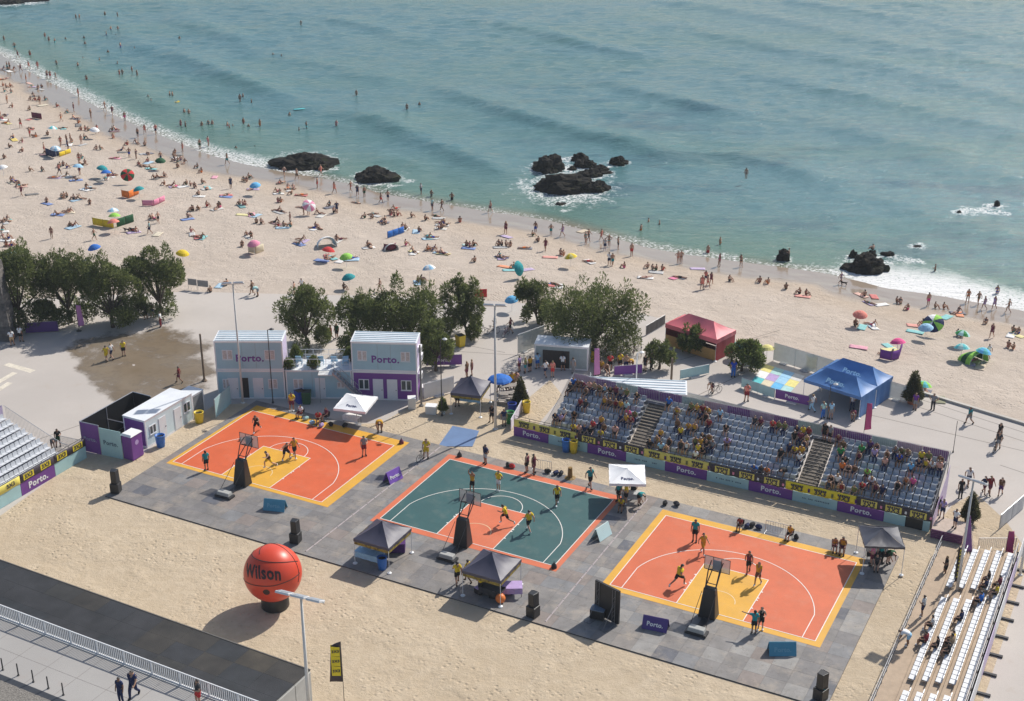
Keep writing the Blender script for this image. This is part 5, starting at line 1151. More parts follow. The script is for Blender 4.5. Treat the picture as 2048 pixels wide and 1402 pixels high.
table('pale table under the black gazebo beside the central light pole', (940, 806), 2.2, .8, 'light_blue', T0 + .2, LAND); table('officials table under the left white parasol', (705, 846), 1.6, .7, 'white', T0, LAND); table('officials table under the right white parasol', (1262, 1003), 1.5, .7, 'light_grey', T0 + .3); table('officials table under the rear right gazebo', (1752, 1118), 1.6, .7, 'charcoal', T0 + .4)
mb = MB(); p = thing('purple_crate', 'dark purple crate between the two front gazebos', 'crate', G(792, 1100, 0), T0 + .5); mb.b2((-.7, -.5, .02), (.7, .5, .75)); bevel(child(mb, 'box', cm('dark_purple'), p), .05); mb = MB(); mb.b2((-.72, -.52, .751), (.72, .52, .80)); child(mb, 'lid', cm('dark_purple'), p)
for k in range(6):
    pb = thing('equipment_case', ['first', 'second', 'third', 'fourth', 'fifth', 'sixth'][k] + ' dark equipment case from the left under the right front gazebo', 'case', U(32.2 + .38 * k, -5.6 + (k % 3) * .5, 0), T0 + rnd.uniform(-.4, .4), 'equipment cases'); h = rnd.uniform(.35, .7)
    mb = MB(); mb.b2((-.28, -.22, .015), (.28, .22, h)); bevel(child(mb, 'box', [RUB, cm('charcoal'), cm('dark_purple')][k % 3], pb), .02); mb = MB(); mb.b2((-.28, -.22, h + .001), (.28, .22, h + .05)); child(mb, 'lid', [cm('lilac'), RUB, cm('light_grey')][k % 3], pb)
# blue mat on the sand
mm_ = thing('blue_mat', 'blue mat lying on the sand behind the green court', 'mat', (0, 0, 0)); mb = MB(); q = [G(*p, LAND + .03) for p in ((876, 893), (945, 893), (958, 862), (905, 852))]; mb.sheet(*q, .05); child(mb, 'sheet', mat('mat_blue', (.12, .20, .36), .6, .1, 1), mm_)
# ------------------------------------------------------------------ fences and printed barriers on the plaza
def barrier(name, lab, a, b, h, m, text=None, tm=None, feet=True, z0=.12, cat='fence', bars=False, sz=.5):
    A = GB(*a); B = GB(*b); A.z = B.z = LAND; d = B - A; L = d.length; o = thing(name, lab, cat, A, math.atan2(d.y, d.x)); n_ = max(1, round(L / 2.2)); w_ = L / n_
    for k in range(n_):
        mb = MB(); mb.sheet((k * w_ + .02, 0, z0), ((k + 1) * w_ - .02, 0, z0), ((k + 1) * w_ - .02, 0, h), (k * w_ + .02, 0, h), .03, 5, 1, lambda x, y: .012 * math.sin(x * 11)); p = child(mb, 'panel', m, o)
    mb = MB()
    for k in range(n_ + 1): mb.tube((k * w_, .03, 0), (k * w_, .03, h + .04), .022, 5)
    mb.tube((0, .03, h + .02), (L, .03, h + .02), .02, 5)
    if bars:
        for q in np.arange(.1, L, .14): mb.tube((q, .03, .1), (q, .03, h), .01, 4)
    child(mb, 'frame', STEEL, o)
    if feet:
        for k in range(n_): mb = MB(); mb.b2((k * w_ + w_ * .35, -.3, 0), (k * w_ + w_ * .65, .35, .11)); child(mb, 'foot', mat('foot_white', (.62, .60, .58), .8, .1), o)
    if text: letters(text, o, (L / 2, -.02, (h + z0) / 2), sz, tm, bold=.03)
    return o
MESHW = mat('mesh_white', (.58, .62, .60), .8, .1, 2, alpha=.6); 
barrier('printed_barrier', 'purple printed barrier behind the right cabins', (852, 733), (924, 731), 1.15, PUR, 'Porto.', WHT)
barrier('mesh_fence', 'pale mesh fence beside the drinks kiosk', (1036, 709), (1088, 690), 2.1, MESHW); barrier('printed_barrier', 'white and lilac screen on the right side of the cabins', (848, 800), (908, 784), 1.6, mat('print_pale', (.66, .66, .68), .6, .08, 1))
barrier('printed_barrier', 'mint printed barrier right of the white ribbed container', (1360, 760), (1418, 748), 1.0, MINT); barrier('printed_barrier', 'mint printed barrier in front of the colourful play mat', (1482, 775), (1548, 798), 1.0, MINT); barrier('printed_barrier', 'purple printed barrier beside the blue tent', (1550, 798), (1617, 813), 1.0, PUR, 'Porto.', WHT)
barrier('mesh_fence', 'tall pale mesh fence between the play mat and the beach', (1546, 722), (1676, 762), 1.9, MESHW); barrier('mesh_fence', 'pale mesh fence right of the blue tent', (1770, 795), (1815, 808), 1.7, MESHW); barrier('dark_screen', 'dark grey screen leaning behind the parked bicycles', (1292, 672), (1330, 650), 1.1, pm('charcoal'), feet=False)
barrier('printed_barrier', 'purple barrier behind the terrace guests left of the white ribbed container', (1228, 752), (1284, 748), 1.0, PUR); barrier('printed_barrier', 'long purple barrier under the left hand trees', (52, 668), (118, 664), 1.2, mat('print_dark_purple', (.09, .03, .17), .6, .08, 1), feet=False); barrier('printed_barrier', 'mint barrier at the foot of the stone pylon', (-40, 668), (26, 682), 1.1, MINT, feet=False)
barrier('wing_panel', 'mint and white printed screen at the far end of the white ticket cabin', (432, 838), (463, 808), 1.9, MINT, feet=False); barrier('crowd_barrier', 'white picket barrier behind the left stand', (122, 895), (168, 905), 1.1, mat('clear_mesh', (.6, .6, .58), .8, .1, 2, alpha=.15), feet=False, bars=True)
barrier('wing_panel', 'white and lilac screen at the left end of the grandstand', (1022, 862), (1056, 800), 1.1, mat('print_lilac_pale', (.62, .58, .68), .6, .08, 1), feet=False); barrier('board_sign', 'left grey board standing on the sand edge by the trees', (377, 578), (394, 580), 1.2, pm('grey'), feet=False, z0=.5, cat='sign board'); barrier('board_sign', 'right grey board standing on the sand edge by the trees', (396, 581), (417, 583), 1.2, pm('grey'), feet=False, z0=.5, cat='sign board')
barrier('crowd_barrier', 'picket barrier at the far end of the lower right stand', (1955, 1100), (2030, 1100), 1.0, mat('clear_mesh', (.6, .6, .58), .8, .1, 2, alpha=.15), feet=False, bars=True); barrier('white_wall', 'long low white screen behind the grandstand on the plaza', (1362, 800), (1770, 905), .9, pm('offwhite'), feet=False, z0=.02)
barrier('grey_screen', 'grey screen panel at the right edge of the plaza', (1998, 1060), (2046, 1018), 1.3, pm('light_grey'), feet=False)
# colourful play mat
pmat = thing('play_mat', 'colourful printed mat on the plaza behind the grandstand', 'mat', (0, 0, 0)); cs = ['turquoise', 'mint', 'pale_yellow', 'cream', 'light_blue', 'white', 'sky', 'offwhite', 'lilac', 'mint', 'pale_yellow', 'light_blue']
q = [G(*p, LAND + .012) for p in ((1500, 765), (1578, 788), (1610, 752), (1530, 728))]
for i in range(4):
    for j in range(3):
        f = lambda a, b: (q[0] * (1 - a) + q[1] * a) * (1 - b) + (q[3] * (1 - a) + q[2] * a) * b
        mb = MB(); mb.sheet(f(i / 4 + .004, j / 3 + .004), f((i + 1) / 4 - .004, j / 3 + .004), f((i + 1) / 4 - .004, (j + 1) / 3 - .004), f(i / 4 + .004, (j + 1) / 3 - .004), .015); child(mb, 'tile', cm(cs[(i * 3 + j * 5) % 12]), pmat)
# ------------------------------------------------------------------ stone pylon at the left edge
py = thing('stone_pylon', 'tall weathered stone pylon cut off by the left edge', 'monument', GB(-2, 676)); Hp = zat(GB(-2, 676), 524) - LAND
for k in range(10):
    for j in range(2):
        t0_, t1_ = k / 10, (k + 1) / 10; wa, wb = 1.75 - .62 * t0_, 1.75 - .62 * t1_; s = (-1, 0) if j else (0, 1); off = .35 * ((k % 2) - .5)
        mb = MB(); x0_, x1_ = (-wa, off) if j else (off + .03, wa); xb0, xb1 = (-wb, off) if j else (off + .03, wb)
        mb.hexa([(x0_, -1.0, Hp * t0_ + .02), (x1_, -1.0, Hp * t0_ + .02), (x1_, 1.0, Hp * t0_ + .02), (x0_, 1.0, Hp * t0_ + .02), (xb0, -.9, Hp * t1_), (xb1, -.9, Hp * t1_), (xb1, .9, Hp * t1_), (xb0, .9, Hp * t1_)])
        bevel(child(mb, 'stone', [mat('stone_a', (.115, .105, .10), .9, .5, 2.5, bump=.8, bscale=5), mat('stone_b', (.15, .135, .125), .9, .5, 2.5, bump=.8, bscale=5), mat('stone_c', (.09, .085, .085), .9, .5, 2.5, bump=.8, bscale=5)][(k * 2 + j * 3) % 3], py), .04)
# ------------------------------------------------------------------ picnic tables
for k, (px, py_) in enumerate([(1012, 802), (1034, 806), (1018, 785)]):
    o = thing('picnic_table', ['nearest left', 'nearest right', 'farthest'][k] + ' wooden picnic table beside the black gazebo', 'picnic table', GB(px, py_), T0 + .3 + k * .2, 'picnic tables'); W_ = mat('picnic_wood', (.30, .27, .24), .8, .2, 3)
    for q_ in range(4): mb = MB(); mb.b2((-.8, -.36 + q_ * .19, .72), (.8, -.19 + q_ * .19, .76)); child(mb, 'plank', W_, o)
    for s in (-1, 1): mb = MB(); mb.b2((-.8, s * .75 - .13, .42), (.8, s * .75 + .13, .46)); child(mb, 'bench_plank', W_, o)
    for x in (-.6, .6): mb = MB(); mb.tube((x, -.7, 0), (x, -.2, .72), .04, 5); mb.tube((x, .7, 0), (x, .2, .72), .04, 5); mb.tube((x, -.8, .4), (x, .8, .4), .03, 5); child(mb, 'leg', W_, o)
o = thing('blue_parasol', 'bright blue parasol over the picnic tables', 'parasol', GB(1000, 800)); mb = MB(); mb.tube((0, 0, 0), (0, 0, 2.5), .03); child(mb, 'pole', ALU, o); mb = MB(); mb.lathe([(1.15, 2.05), (1.0, 2.2), (.6, 2.42), (.02, 2.55)], 10); child(mb, 'canopy', cm('blue'), o)
# ------------------------------------------------------------------ people: one skinned body per pose, clothing as children
BASE = dict(pel=(0, 0, .95), spi=(0, .01, 1.12), che=(0, .015, 1.31), nec=(0, 0, 1.47), hed=(0, .02, 1.58), cro=(0, .015, 1.69))
LIMB = dict(sho=(.165, 0, 1.41), elb=(.235, -.03, 1.14), wri=(.25, .05, .92), han=(.25, .08, .84), fin=(.245, .10, .76), thu=(.21, .12, .83), hip=(.085, 0, .92), kne=(.10, .03, .50), ank=(.105, -.02, .085), toe=(.125, .15, .035))
RAD = dict(pel=.140, spi=.125, che=.152, nec=.060, hed=.094, cro=.070, sho=.072, elb=.050, wri=.036, han=.040, fin=.021, thu=.016, hip=.102, kne=.066, ank=.046, toe=.042)
EDG = [('pel', 'spi'), ('spi', 'che'), ('che', 'nec'), ('nec', 'hed'), ('hed', 'cro')]
LED = [('che', 'sho'), ('sho', 'elb'), ('elb', 'wri'), ('wri', 'han'), ('han', 'fin'), ('han', 'thu'), ('pel', 'hip'), ('hip', 'kne'), ('kne', 'ank'), ('ank', 'toe')]
def pose(core=None, both=None, L=None, Rr=None, shift=None):
    J = {k: Vector(v) for k, v in BASE.items()}
    for s, t in (('L', 1), ('R', -1)):
        for k, v in LIMB.items(): J[k + s] = Vector((v[0] * t, v[1], v[2]))
    for k, v in (core or {}).items(): J[k] = Vector(v)
    for k, v in (both or {}).items(): J[k + 'L'] = Vector(v); J[k + 'R'] = Vector((-v[0], v[1], v[2]))
    for k, v in (L or {}).items(): J[k + 'L'] = Vector(v)
    for k, v in (Rr or {}).items(): J[k + 'R'] = Vector((-v[0], v[1], v[2]))
    return J
SITC = dict(pel=(0, 0, .53), spi=(0, .0, .70), che=(0, .02, .89), nec=(0, .03, 1.05), hed=(0, .06, 1.16), cro=(0, .06, 1.27))
SITL = dict(sho=(.165, .02, .98), elb=(.22, .04, .73), wri=(.17, .26, .62), han=(.14, .33, .60), fin=(.12, .40, .58), thu=(.10, .34, .62), hip=(.09, .05, .52), kne=(.12, .46, .49), ank=(.12, .44, .085), toe=(.13, .60, .035))
GRD = dict(pel=(0, 0, .13), spi=(0, -.02, .30), che=(0, .01, .49), nec=(0, .05, .64), hed=(0, .09, .74), cro=(0, .10, .85))
POSES = dict(
    stand=pose(), casual=pose(None, None, dict(kne=(.14, .10, .50), ank=(.17, .06, .085), toe=(.22, .22, .035)), dict(elb=(.27, .02, 1.15), wri=(.16, .22, 1.12), han=(.10, .27, 1.16), fin=(.06, .30, 1.2), thu=(.09, .24, 1.2))),
    hips=pose(None, dict(elb=(.38, -.06, 1.18), wri=(.22, .02, 1.02), han=(.16, .05, 1.0), fin=(.12, .07, .98), thu=(.15, .08, 1.04))),
    walk=pose(None, None, dict(kne=(.10, .20, .53), ank=(.10, .24, .11), toe=(.11, .40, .08), elb=(.24, -.18, 1.18), wri=(.25, -.20, .95), han=(.25, -.20, .87), fin=(.25, -.19, .79), thu=(.21, -.17, .86)),
              dict(kne=(.10, -.04, .52), ank=(.10, -.33, .16), toe=(.11, -.21, .035), elb=(.24, .10, 1.17), wri=(.23, .30, 1.02), han=(.22, .37, .98), fin=(.21, .43, .94), thu=(.18, .38, 1.0))),
    run=pose(dict(pel=(0, 0, .90), spi=(0, .06, 1.06), che=(0, .13, 1.24), nec=(0, .18, 1.39), hed=(0, .24, 1.49), cro=(0, .26, 1.60)), dict(sho=(.165, .13, 1.33), hip=(.085, 0, .87)),
             dict(kne=(.13, .34, .62), ank=(.15, .30, .20), toe=(.16, .45, .15), elb=(.28, -.10, 1.14), wri=(.27, .06, .98), han=(.26, .13, .96), fin=(.25, .20, .94), thu=(.22, .14, .99)),
             dict(kne=(.10, -.16, .52), ank=(.10, -.55, .30), toe=(.11, -.55, .14), elb=(.30, .26, 1.18), wri=(.24, .46, 1.22), han=(.22, .53, 1.24), fin=(.21, .60, 1.26), thu=(.18, .54, 1.27))),
    defend=pose(dict(pel=(0, -.08, .78), spi=(0, .0, .94), che=(0, .08, 1.10), nec=(0, .14, 1.24), hed=(0, .20, 1.33), cro=(0, .22, 1.44)), dict(sho=(.165, .08, 1.19), hip=(.10, -.06, .76), kne=(.28, .14, .45), ank=(.32, -.04, .085), toe=(.38, .12, .035), elb=(.42, .12, 1.06), wri=(.62, .24, 1.12), han=(.69, .27, 1.15), fin=(.76, .30, 1.19), thu=(.68, .30, 1.2))),
    reach=pose(None, None, dict(elb=(.24, .16, 1.62), wri=(.18, .24, 1.86), han=(.17, .26, 1.93), fin=(.17, .28, 2.0), thu=(.13, .27, 1.94), ank=(.14, .10, .085), toe=(.15, .26, .035), kne=(.12, .12, .50)), dict(elb=(.28, .12, 1.55), wri=(.16, .26, 1.78), han=(.14, .29, 1.85), fin=(.13, .32, 1.92), thu=(.10, .29, 1.86))),
    point=pose(None, None, None, dict(elb=(.42, .10, 1.36), wri=(.66, .16, 1.40), han=(.74, .18, 1.41), fin=(.82, .20, 1.42), thu=(.73, .20, 1.45))),
    bend=pose(dict(pel=(0, -.06, .92), spi=(0, .08, 1.02), che=(0, .27, 1.04), nec=(0, .42, 1.0), hed=(0, .52, .96), cro=(0, .62, .92)), dict(sho=(.165, .34, 1.03), elb=(.22, .38, .78), wri=(.16, .46, .58), han=(.14, .49, .50), fin=(.12, .51, .43), thu=(.10, .50, .50), hip=(.09, -.06, .88))),
    sit=pose(SITC, SITL), sit_lean=pose(dict(SITC, che=(0, .10, .88), nec=(0, .17, 1.02), hed=(0, .24, 1.10), cro=(0, .27, 1.20)), dict(SITL, sho=(.165, .12, .96), elb=(.22, .26, .74), wri=(.10, .40, .66), han=(.07, .44, .70), fin=(.05, .46, .76), thu=(.05, .42, .74))),
    ground=pose(GRD, dict(sho=(.165, .02, .58), elb=(.26, .18, .42), wri=(.12, .40, .40), han=(.07, .45, .40), fin=(.02, .47, .40), thu=(.06, .44, .45), hip=(.09, .06, .12), kne=(.13, .40, .47), ank=(.12, .58, .075), toe=(.13, .74, .035))),
    recline=pose(dict(pel=(0, 0, .13), spi=(0, -.10, .27), che=(0, -.22, .43), nec=(0, -.30, .56), hed=(0, -.31, .67), cro=(0, -.32, .78)), dict(sho=(.165, -.26, .50), elb=(.24, -.42, .28), wri=(.26, -.48, .06), han=(.26, -.56, .045), fin=(.26, -.63, .035), thu=(.21, -.54, .04), hip=(.09, .08, .12), kne=(.12, .48, .19), ank=(.13, .90, .06), toe=(.16, .95, .18))),
    lie=pose(dict(pel=(0, 0, .11), spi=(0, -.18, .12), che=(0, -.38, .13), nec=(0, -.55, .11), hed=(0, -.66, .12), cro=(0, -.77, .12)), dict(sho=(.165, -.48, .11), elb=(.27, -.24, .07), wri=(.28, .0, .06), han=(.27, .08, .05), fin=(.27, .15, .04), thu=(.22, .07, .05), hip=(.09, .05, .10), kne=(.11, .46, .11), ank=(.13, .88, .06), toe=(.17, .94, .16))))
FIT = dict(
    tee={'pel-spi': (.15, 1), 'spi-che': (0, 1), 'che-nec': (0, .72), 'che-sho': (0, 1), 'sho-elb': (0, .62)}, tank={'pel-spi': (.15, 1), 'spi-che': (0, 1), 'che-nec': (0, .55), 'che-sho': (0, .75)},
    top={'spi-che': (.55, 1), 'che-nec': (0, .25)}, shorts={'pel-spi': (0, .3), 'pel-hip': (0, 1), 'hip-kne': (0, .66)}, briefs={'pel-spi': (0, .12), 'pel-hip': (0, 1), 'hip-kne': (0, .12)},
    trousers={'pel-spi': (0, .3), 'pel-hip': (0, 1), 'hip-kne': (0, 1), 'kne-ank': (0, .94)}, dress={'pel-spi': (0, 1), 'spi-che': (0, 1), 'che-nec': (0, .5), 'che-sho': (0, .7), 'pel-hip': (0, 1), 'hip-kne': (0, .55)}, hair={'hed-cro': (-.2, 1.1), 'nec-hed': (.55, 1)}, shoes={'ank-toe': (0, 1), 'kne-ank': (.93, 1)})
_body = {}; _cloth = {}
def body(pn):
    if pn in _body: return _body[pn]
    J = POSES[pn]; names = list(J); idx = {k: i for i, k in enumerate(names)}
    ed = [(a, b) for a, b in EDG] + [((a + s if a not in BASE else a), b + s) for s in 'LR' for a, b in LED]
    me = bpy.data.meshes.new('body'); me.from_pydata([J[k] for k in names], [(idx[a], idx[b]) for a, b in ed], [])
    o = bpy.data.objects.new('body_build', me); C.objects.link(o); sk = o.modifiers.new('skin', 'SKIN'); sk.use_smooth_shade = True
    ly = me.skin_vertices[0] if me.skin_vertices else None
    for k, v in zip(names, me.skin_vertices[0].data):
        r_ = RAD[k if k in RAD else k[:-1]]; v.radius = (r_ * (1.12 if k in ('che', 'pel') else 1), r_ * (.9 if k in ('che', 'pel') else 1)); v.use_root = (k == 'pel')
    o.modifiers.new('sub', 'SUBSURF').levels = 1
    dg = bpy.context.evaluated_depsgraph_get(); dg.update(); m2 = bpy.data.meshes.new_from_object(o.evaluated_get(dg)); bpy.data.objects.remove(o); m2.name = 'body_' + pn
    for p in m2.polygons: p.use_smooth = True
    m2.materials.clear(); m2.materials.append(SKIN[0])
    bones = [(a, b, J[a], J[b]) for a, b in ed]; reg = []
    for p in m2.polygons:
        c_ = p.center; best = (9, None, 0)
        for a, b, A_, B_ in bones:
            d = B_ - A_; t = (c_ - A_).dot(d) / d.length_squared; tc = min(1, max(0, t)); ra = RAD[a if a in RAD else a[:-1]]; rb = RAD[b if b in RAD else b[:-1]]
            e = (c_ - A_ - d * tc).length - (ra + (rb - ra) * tc) * .85
            if e < best[0]: best = (e, (a if a in BASE else a[:-1]) + '-' + (b if b in BASE else b[:-1]), t)
        reg.append((best[1], best[2]))
    f = (J['hed'] - J['nec']); fwd = Vector((0, 1, 0)) if pn != 'lie' else Vector((0, 0, 1))
    if pn == 'bend': fwd = Vector((0, .3, -1)).normalized()
    _body[pn] = (m2, reg, J, fwd); return _body[pn]
def cloth(pn, g):
    if (pn, g) in _cloth: return _cloth[(pn, g)]
    m2, reg, J, fwd = body(pn); spec = FIT[g]; off = dict(hair=.022, shoes=.018, shorts=.026, dress=.03, tee=.022).get(g, .015); vs_ = {}; V = []; Fc = []
    for p, (bn, t) in zip(m2.polygons, reg):
        if bn not in spec or not (spec[bn][0] <= t <= spec[bn][1] + (.2 if spec[bn][1] >= 1 else 0)) and not (t < 0 and spec[bn][0] == 0): continue
        if g == 'hair' and (p.center - J['hed']).dot(fwd) > .045 and (p.center - J['hed']).dot((J['cro'] - J['hed']).normalized()) < .075: continue
        ids = []
        for i in p.vertices:
            if i not in vs_: vs_[i] = len(V); v = m2.vertices[i]; V.append(v.co + v.normal * off)
            ids.append(vs_[i])
        Fc.append(ids)
    me = bpy.data.meshes.new(g); me.from_pydata(V, [], Fc); me.polygons.foreach_set('use_smooth', [True] * len(Fc)); me.materials.append(cm('white')); _cloth[(pn, g)] = me; return me
PEOPLE = []                                          # everything that is a person, built nearest first at the end
PARTN = dict(tee='shirt', tank='vest', top='bikini_top', shorts='shorts', briefs='swim_briefs', trousers='trousers', dress='dress', hair='hair', shoes='shoes')
def person(pn, p, rz, wear, base, skin=None, hair='brown', sc=1.0, group='people', px=None):
    PEOPLE.append(dict(pn=pn, p=Vector(p), rz=rz, wear=wear, base=base, skin=rnd.choice([0, 0, 1, 1, 2, 4]) if skin is None else skin, hair=hair, sc=sc * rnd.uniform(.96, 1.05), group=group, px=px or pxl(p)))
def rest_ground(px, py): return GB(px, py)
# --- players and court-side people: feet pixel, pose, facing (degrees, 0 = away along the courts), clothing, where
W = lambda **k: k
YK = W(tee='yellow', shorts='black', shoes='white'); BK = W(tank='black', shorts='black', shoes='white'); TL = W(tee='teal', shorts='black', shoes='black'); GK = W(tank='gold', shorts='black', shoes='black')
COURTP = [
    (515, 868, 'run', 200, BK, 'player in black running at the far side of the left court'), (414, 943, 'stand', 60, TL, 'referee in teal shirt at the left sideline of the left court'), (540, 940, 'run', 150, W(tank='black', shorts='yellow', shoes='white'), 'player in black vest and yellow shorts by the left hoop'),
    (573, 921, 'defend', 250, BK, 'player in black defending inside the left court key'), (590, 918, 'walk', 250, W(tee='gold', shorts='black', shoes='white'), 'player in dull yellow at the top of the left court key'), (729, 914, 'casual', 230, W(tee='grey', shorts='dark_red', shoes='black'), 'referee in grey shirt at the right side of the left court'),
    (945, 987, 'reach', 180, W(tank='gold', shorts='black', shoes='black'), 'player in gold vest right behind the green court hoop'), (997, 984, 'hips', 170, W(tee='yellow', shorts='white', shoes='white'), 'player in yellow with white shorts on the green court arc'), (1114, 1013, 'walk', 215, YK, 'player in yellow walking on the right half of the green court'),
    (1012, 1053, 'run', 120, YK, 'player in yellow running across the green court key'), (1058, 1066, 'walk', 60, YK, 'player in yellow at the right edge of the green court key'), (971, 930, 'hips', 150, W(tee='navy', shorts='offwhite', shoes='black'), 'man in navy shirt on the far sideline of the green court'),
    (1389, 1086, 'stand', 190, TL, 'referee in teal shirt at the far side of the right court'), (1405, 1111, 'walk', 240, W(tee='gold', shorts='gold', shoes='white'), 'player in dull yellow just inside the right court arc'), (1356, 1176, 'run', 330, YK, 'player in yellow running left of the right court key'),
    (1496, 1149, 'walk', 200, W(tank='maroon', shorts='black', shoes='maroon'), 'player in dark maroon at the top of the right court key'), (1515, 1173, 'walk', 170, W(tee='gold', shorts='brown', shoes='white'), 'player in dull yellow at the right edge of the right court key'), (1507, 1270, 'point', 20, TL, 'referee in teal shirt pointing on the near baseline of the right court'),
    (1521, 1262, 'casual', 200, BK, 'player in black beside the pointing referee'), (853, 919, 'casual', 200, W(tee='yellow', shorts='yellow', shoes='black'), 'person in yellow holding a bicycle between two courts'), (1054, 947, 'stand', 90, W(tank='maroon', shorts='black', shoes='black'), 'left one of two people in maroon behind the green court'),
    (1067, 949, 'casual', 270, W(tank='maroon', shorts='maroon', shoes='black'), 'right one of two people in maroon behind the green court'), (1180, 979, 'walk', 240, TL, 'man in teal shirt walking behind the green court'), (1237, 1006, 'stand', 150, TL, 'person in teal standing left of the table under the right parasol'),
    (1252, 1010, 'casual', 120, YK, 'person in yellow at the table under the right parasol'), (1266, 998, 'stand', 190, W(tee='olive', shorts='black', shoes='black'), 'person in olive behind the table under the right parasol'), (1278, 1012, 'bend', 250, TL, 'person in teal leaning over the table under the right parasol'),
    (1743, 1134, 'casual', 100, W(tee='pink', shorts='maroon', shoes='black'), 'person in pink left of the table under the rear right gazebo'), (1760, 1128, 'stand', 200, W(tee='teal', trousers='black', shoes='black'), 'person in teal behind the table under the rear right gazebo'), (1775, 1130, 'bend', 240, W(tee='dark_green', shorts='black', shoes='black'), 'person in dark green right of the table under the rear right gazebo'),
    (915, 1172, 'walk', 40, W(tee='yellow', shorts='black', shoes='black'), 'man in yellow shirt walking left of the right front gazebo'), (936, 1168, 'walk', 90, W(tee='yellow', shorts='maroon', shoes='black'), 'person in yellow stepping under the right front gazebo'), (962, 1192, 'casual', 60, W(tee='yellow', shorts='black', shoes='black'), 'person in yellow standing under the right front gazebo'),
    (738, 1112, 'stand', 180, W(tee='maroon', shorts='black', shoes='black'), 'person in maroon behind the table under the left front gazebo'), (756, 1118, 'casual', 180, W(tee='dark_purple', shorts='black', shoes='black'), 'person in purple behind the table under the left front gazebo'), (585, 824, 'casual', 200, W(tee='yellow', shorts='maroon', shoes='white'), 'person in yellow behind the far corner of the left court'),
    (700, 836, 'stand', 190, W(tee='teal', shorts='dark_red', shoes='black'), 'official in teal under the left parasol'), (760, 866, 'bend', 210, W(tee='gold', shorts='grey', shoes='black'), 'person in gold bending right of the left parasol'), (243, 1406, 'stand', 190, W(tee='navy', trousers='navy', shoes='black'), 'left one of two officers in dark uniform on the promenade'),
    (269, 1394, 'walk', 195, W(tee='navy', trousers='navy', shoes='black'), 'right one of two officers in dark uniform on the promenade'), (399, 1410, 'casual', 150, W(tee='charcoal', shorts='red', shoes='black'), 'person in red shorts by the white railing at the bottom edge')]
for i, (px, py, pn, fa, wr, lb) in enumerate(COURTP):
    p = G(px, py, ZR) if py > 1385 and px < 500 else GB(px, py)
    if 0 <= uv(p)[0] + 1 and uv(p)[1] > -7 and uv(p)[1] < 12.9 and uv(p)[0] < 57.5 and p.z < 1: p.z = .012
    person(pn, p, R(fa) + T0, wr, lb, hair='black', sc=1.10, group='players and officials')
# seated beside the courts, on folding chairs
fch = MB(); fch.box((0, 0, .40), (.42, .40, .03)); fch.sheet((-.21, -.19, .45), (.21, -.19, .45), (.21, -.25, .82), (-.21, -.25, .82), .03)
for a in (-.19, .19): fch.tube((a, .18, 0), (a, -.2, .42), .014, 4); fch.tube((a, -.2, 0), (a, .18, .40), .014, 4)
FCH = fch.mesh('folding_chair', DKM)
SEATED = [(603, 836, W(tee='white', shorts='dark_red'), 'left one of three seated behind the left court'), (638, 848, W(tee='red', shorts='black'), 'middle one of three seated behind the left court'), (654, 842, W(tee='maroon', shorts='black'), 'right one of three seated behind the left court'),
          (1480, 1062, W(tee='dark_red', shorts='black'), 'player in dark red seated behind the right court'), (1579, 1080, W(tee='gold', shorts='black'), 'player in gold seated beside the metal hurdle'), (1668, 1103, W(tank='gold', shorts='maroon'), 'left one of two players in gold seated near the rear gazebo'), (1684, 1106, W(tank='gold', shorts='maroon'), 'right one of two players in gold seated near the rear gazebo'),
          (1243, 1022, W(tee='yellow', shorts='black'), 'person in yellow seated in front of the right parasol table'), (1752, 1140, W(tee='charcoal', shorts='black'), 'person in charcoal seated at the rear right gazebo table')]
for k, (px, py, wr, lb) in enumerate(SEATED):
    p = GB(px, py); p.z = 0 if uv(p)[1] < 12.9 else p.z; rz = T0 + R(180 + rnd.uniform(-30, 30)); o = inst('folding_chair', FCH, None, p, rz); tag(o, 'folding chair under the ' + lb if 0 else lb.split(' seated')[0].replace('left one of three', 'left chair').replace('middle one of three', 'middle chair').replace('right one of three', 'right chair').replace('left one of two players', 'left chair of players').replace('right one of two players', 'right chair of players').replace('player', 'folding chair of player').replace('person', 'folding chair of person') + ' seated' + lb.split(' seated')[1], 'chair', 'folding chairs')
    person('sit_lean' if k % 2 else 'sit', p, rz, dict(wr, shoes='black'), lb, hair='black', group='players and officials')
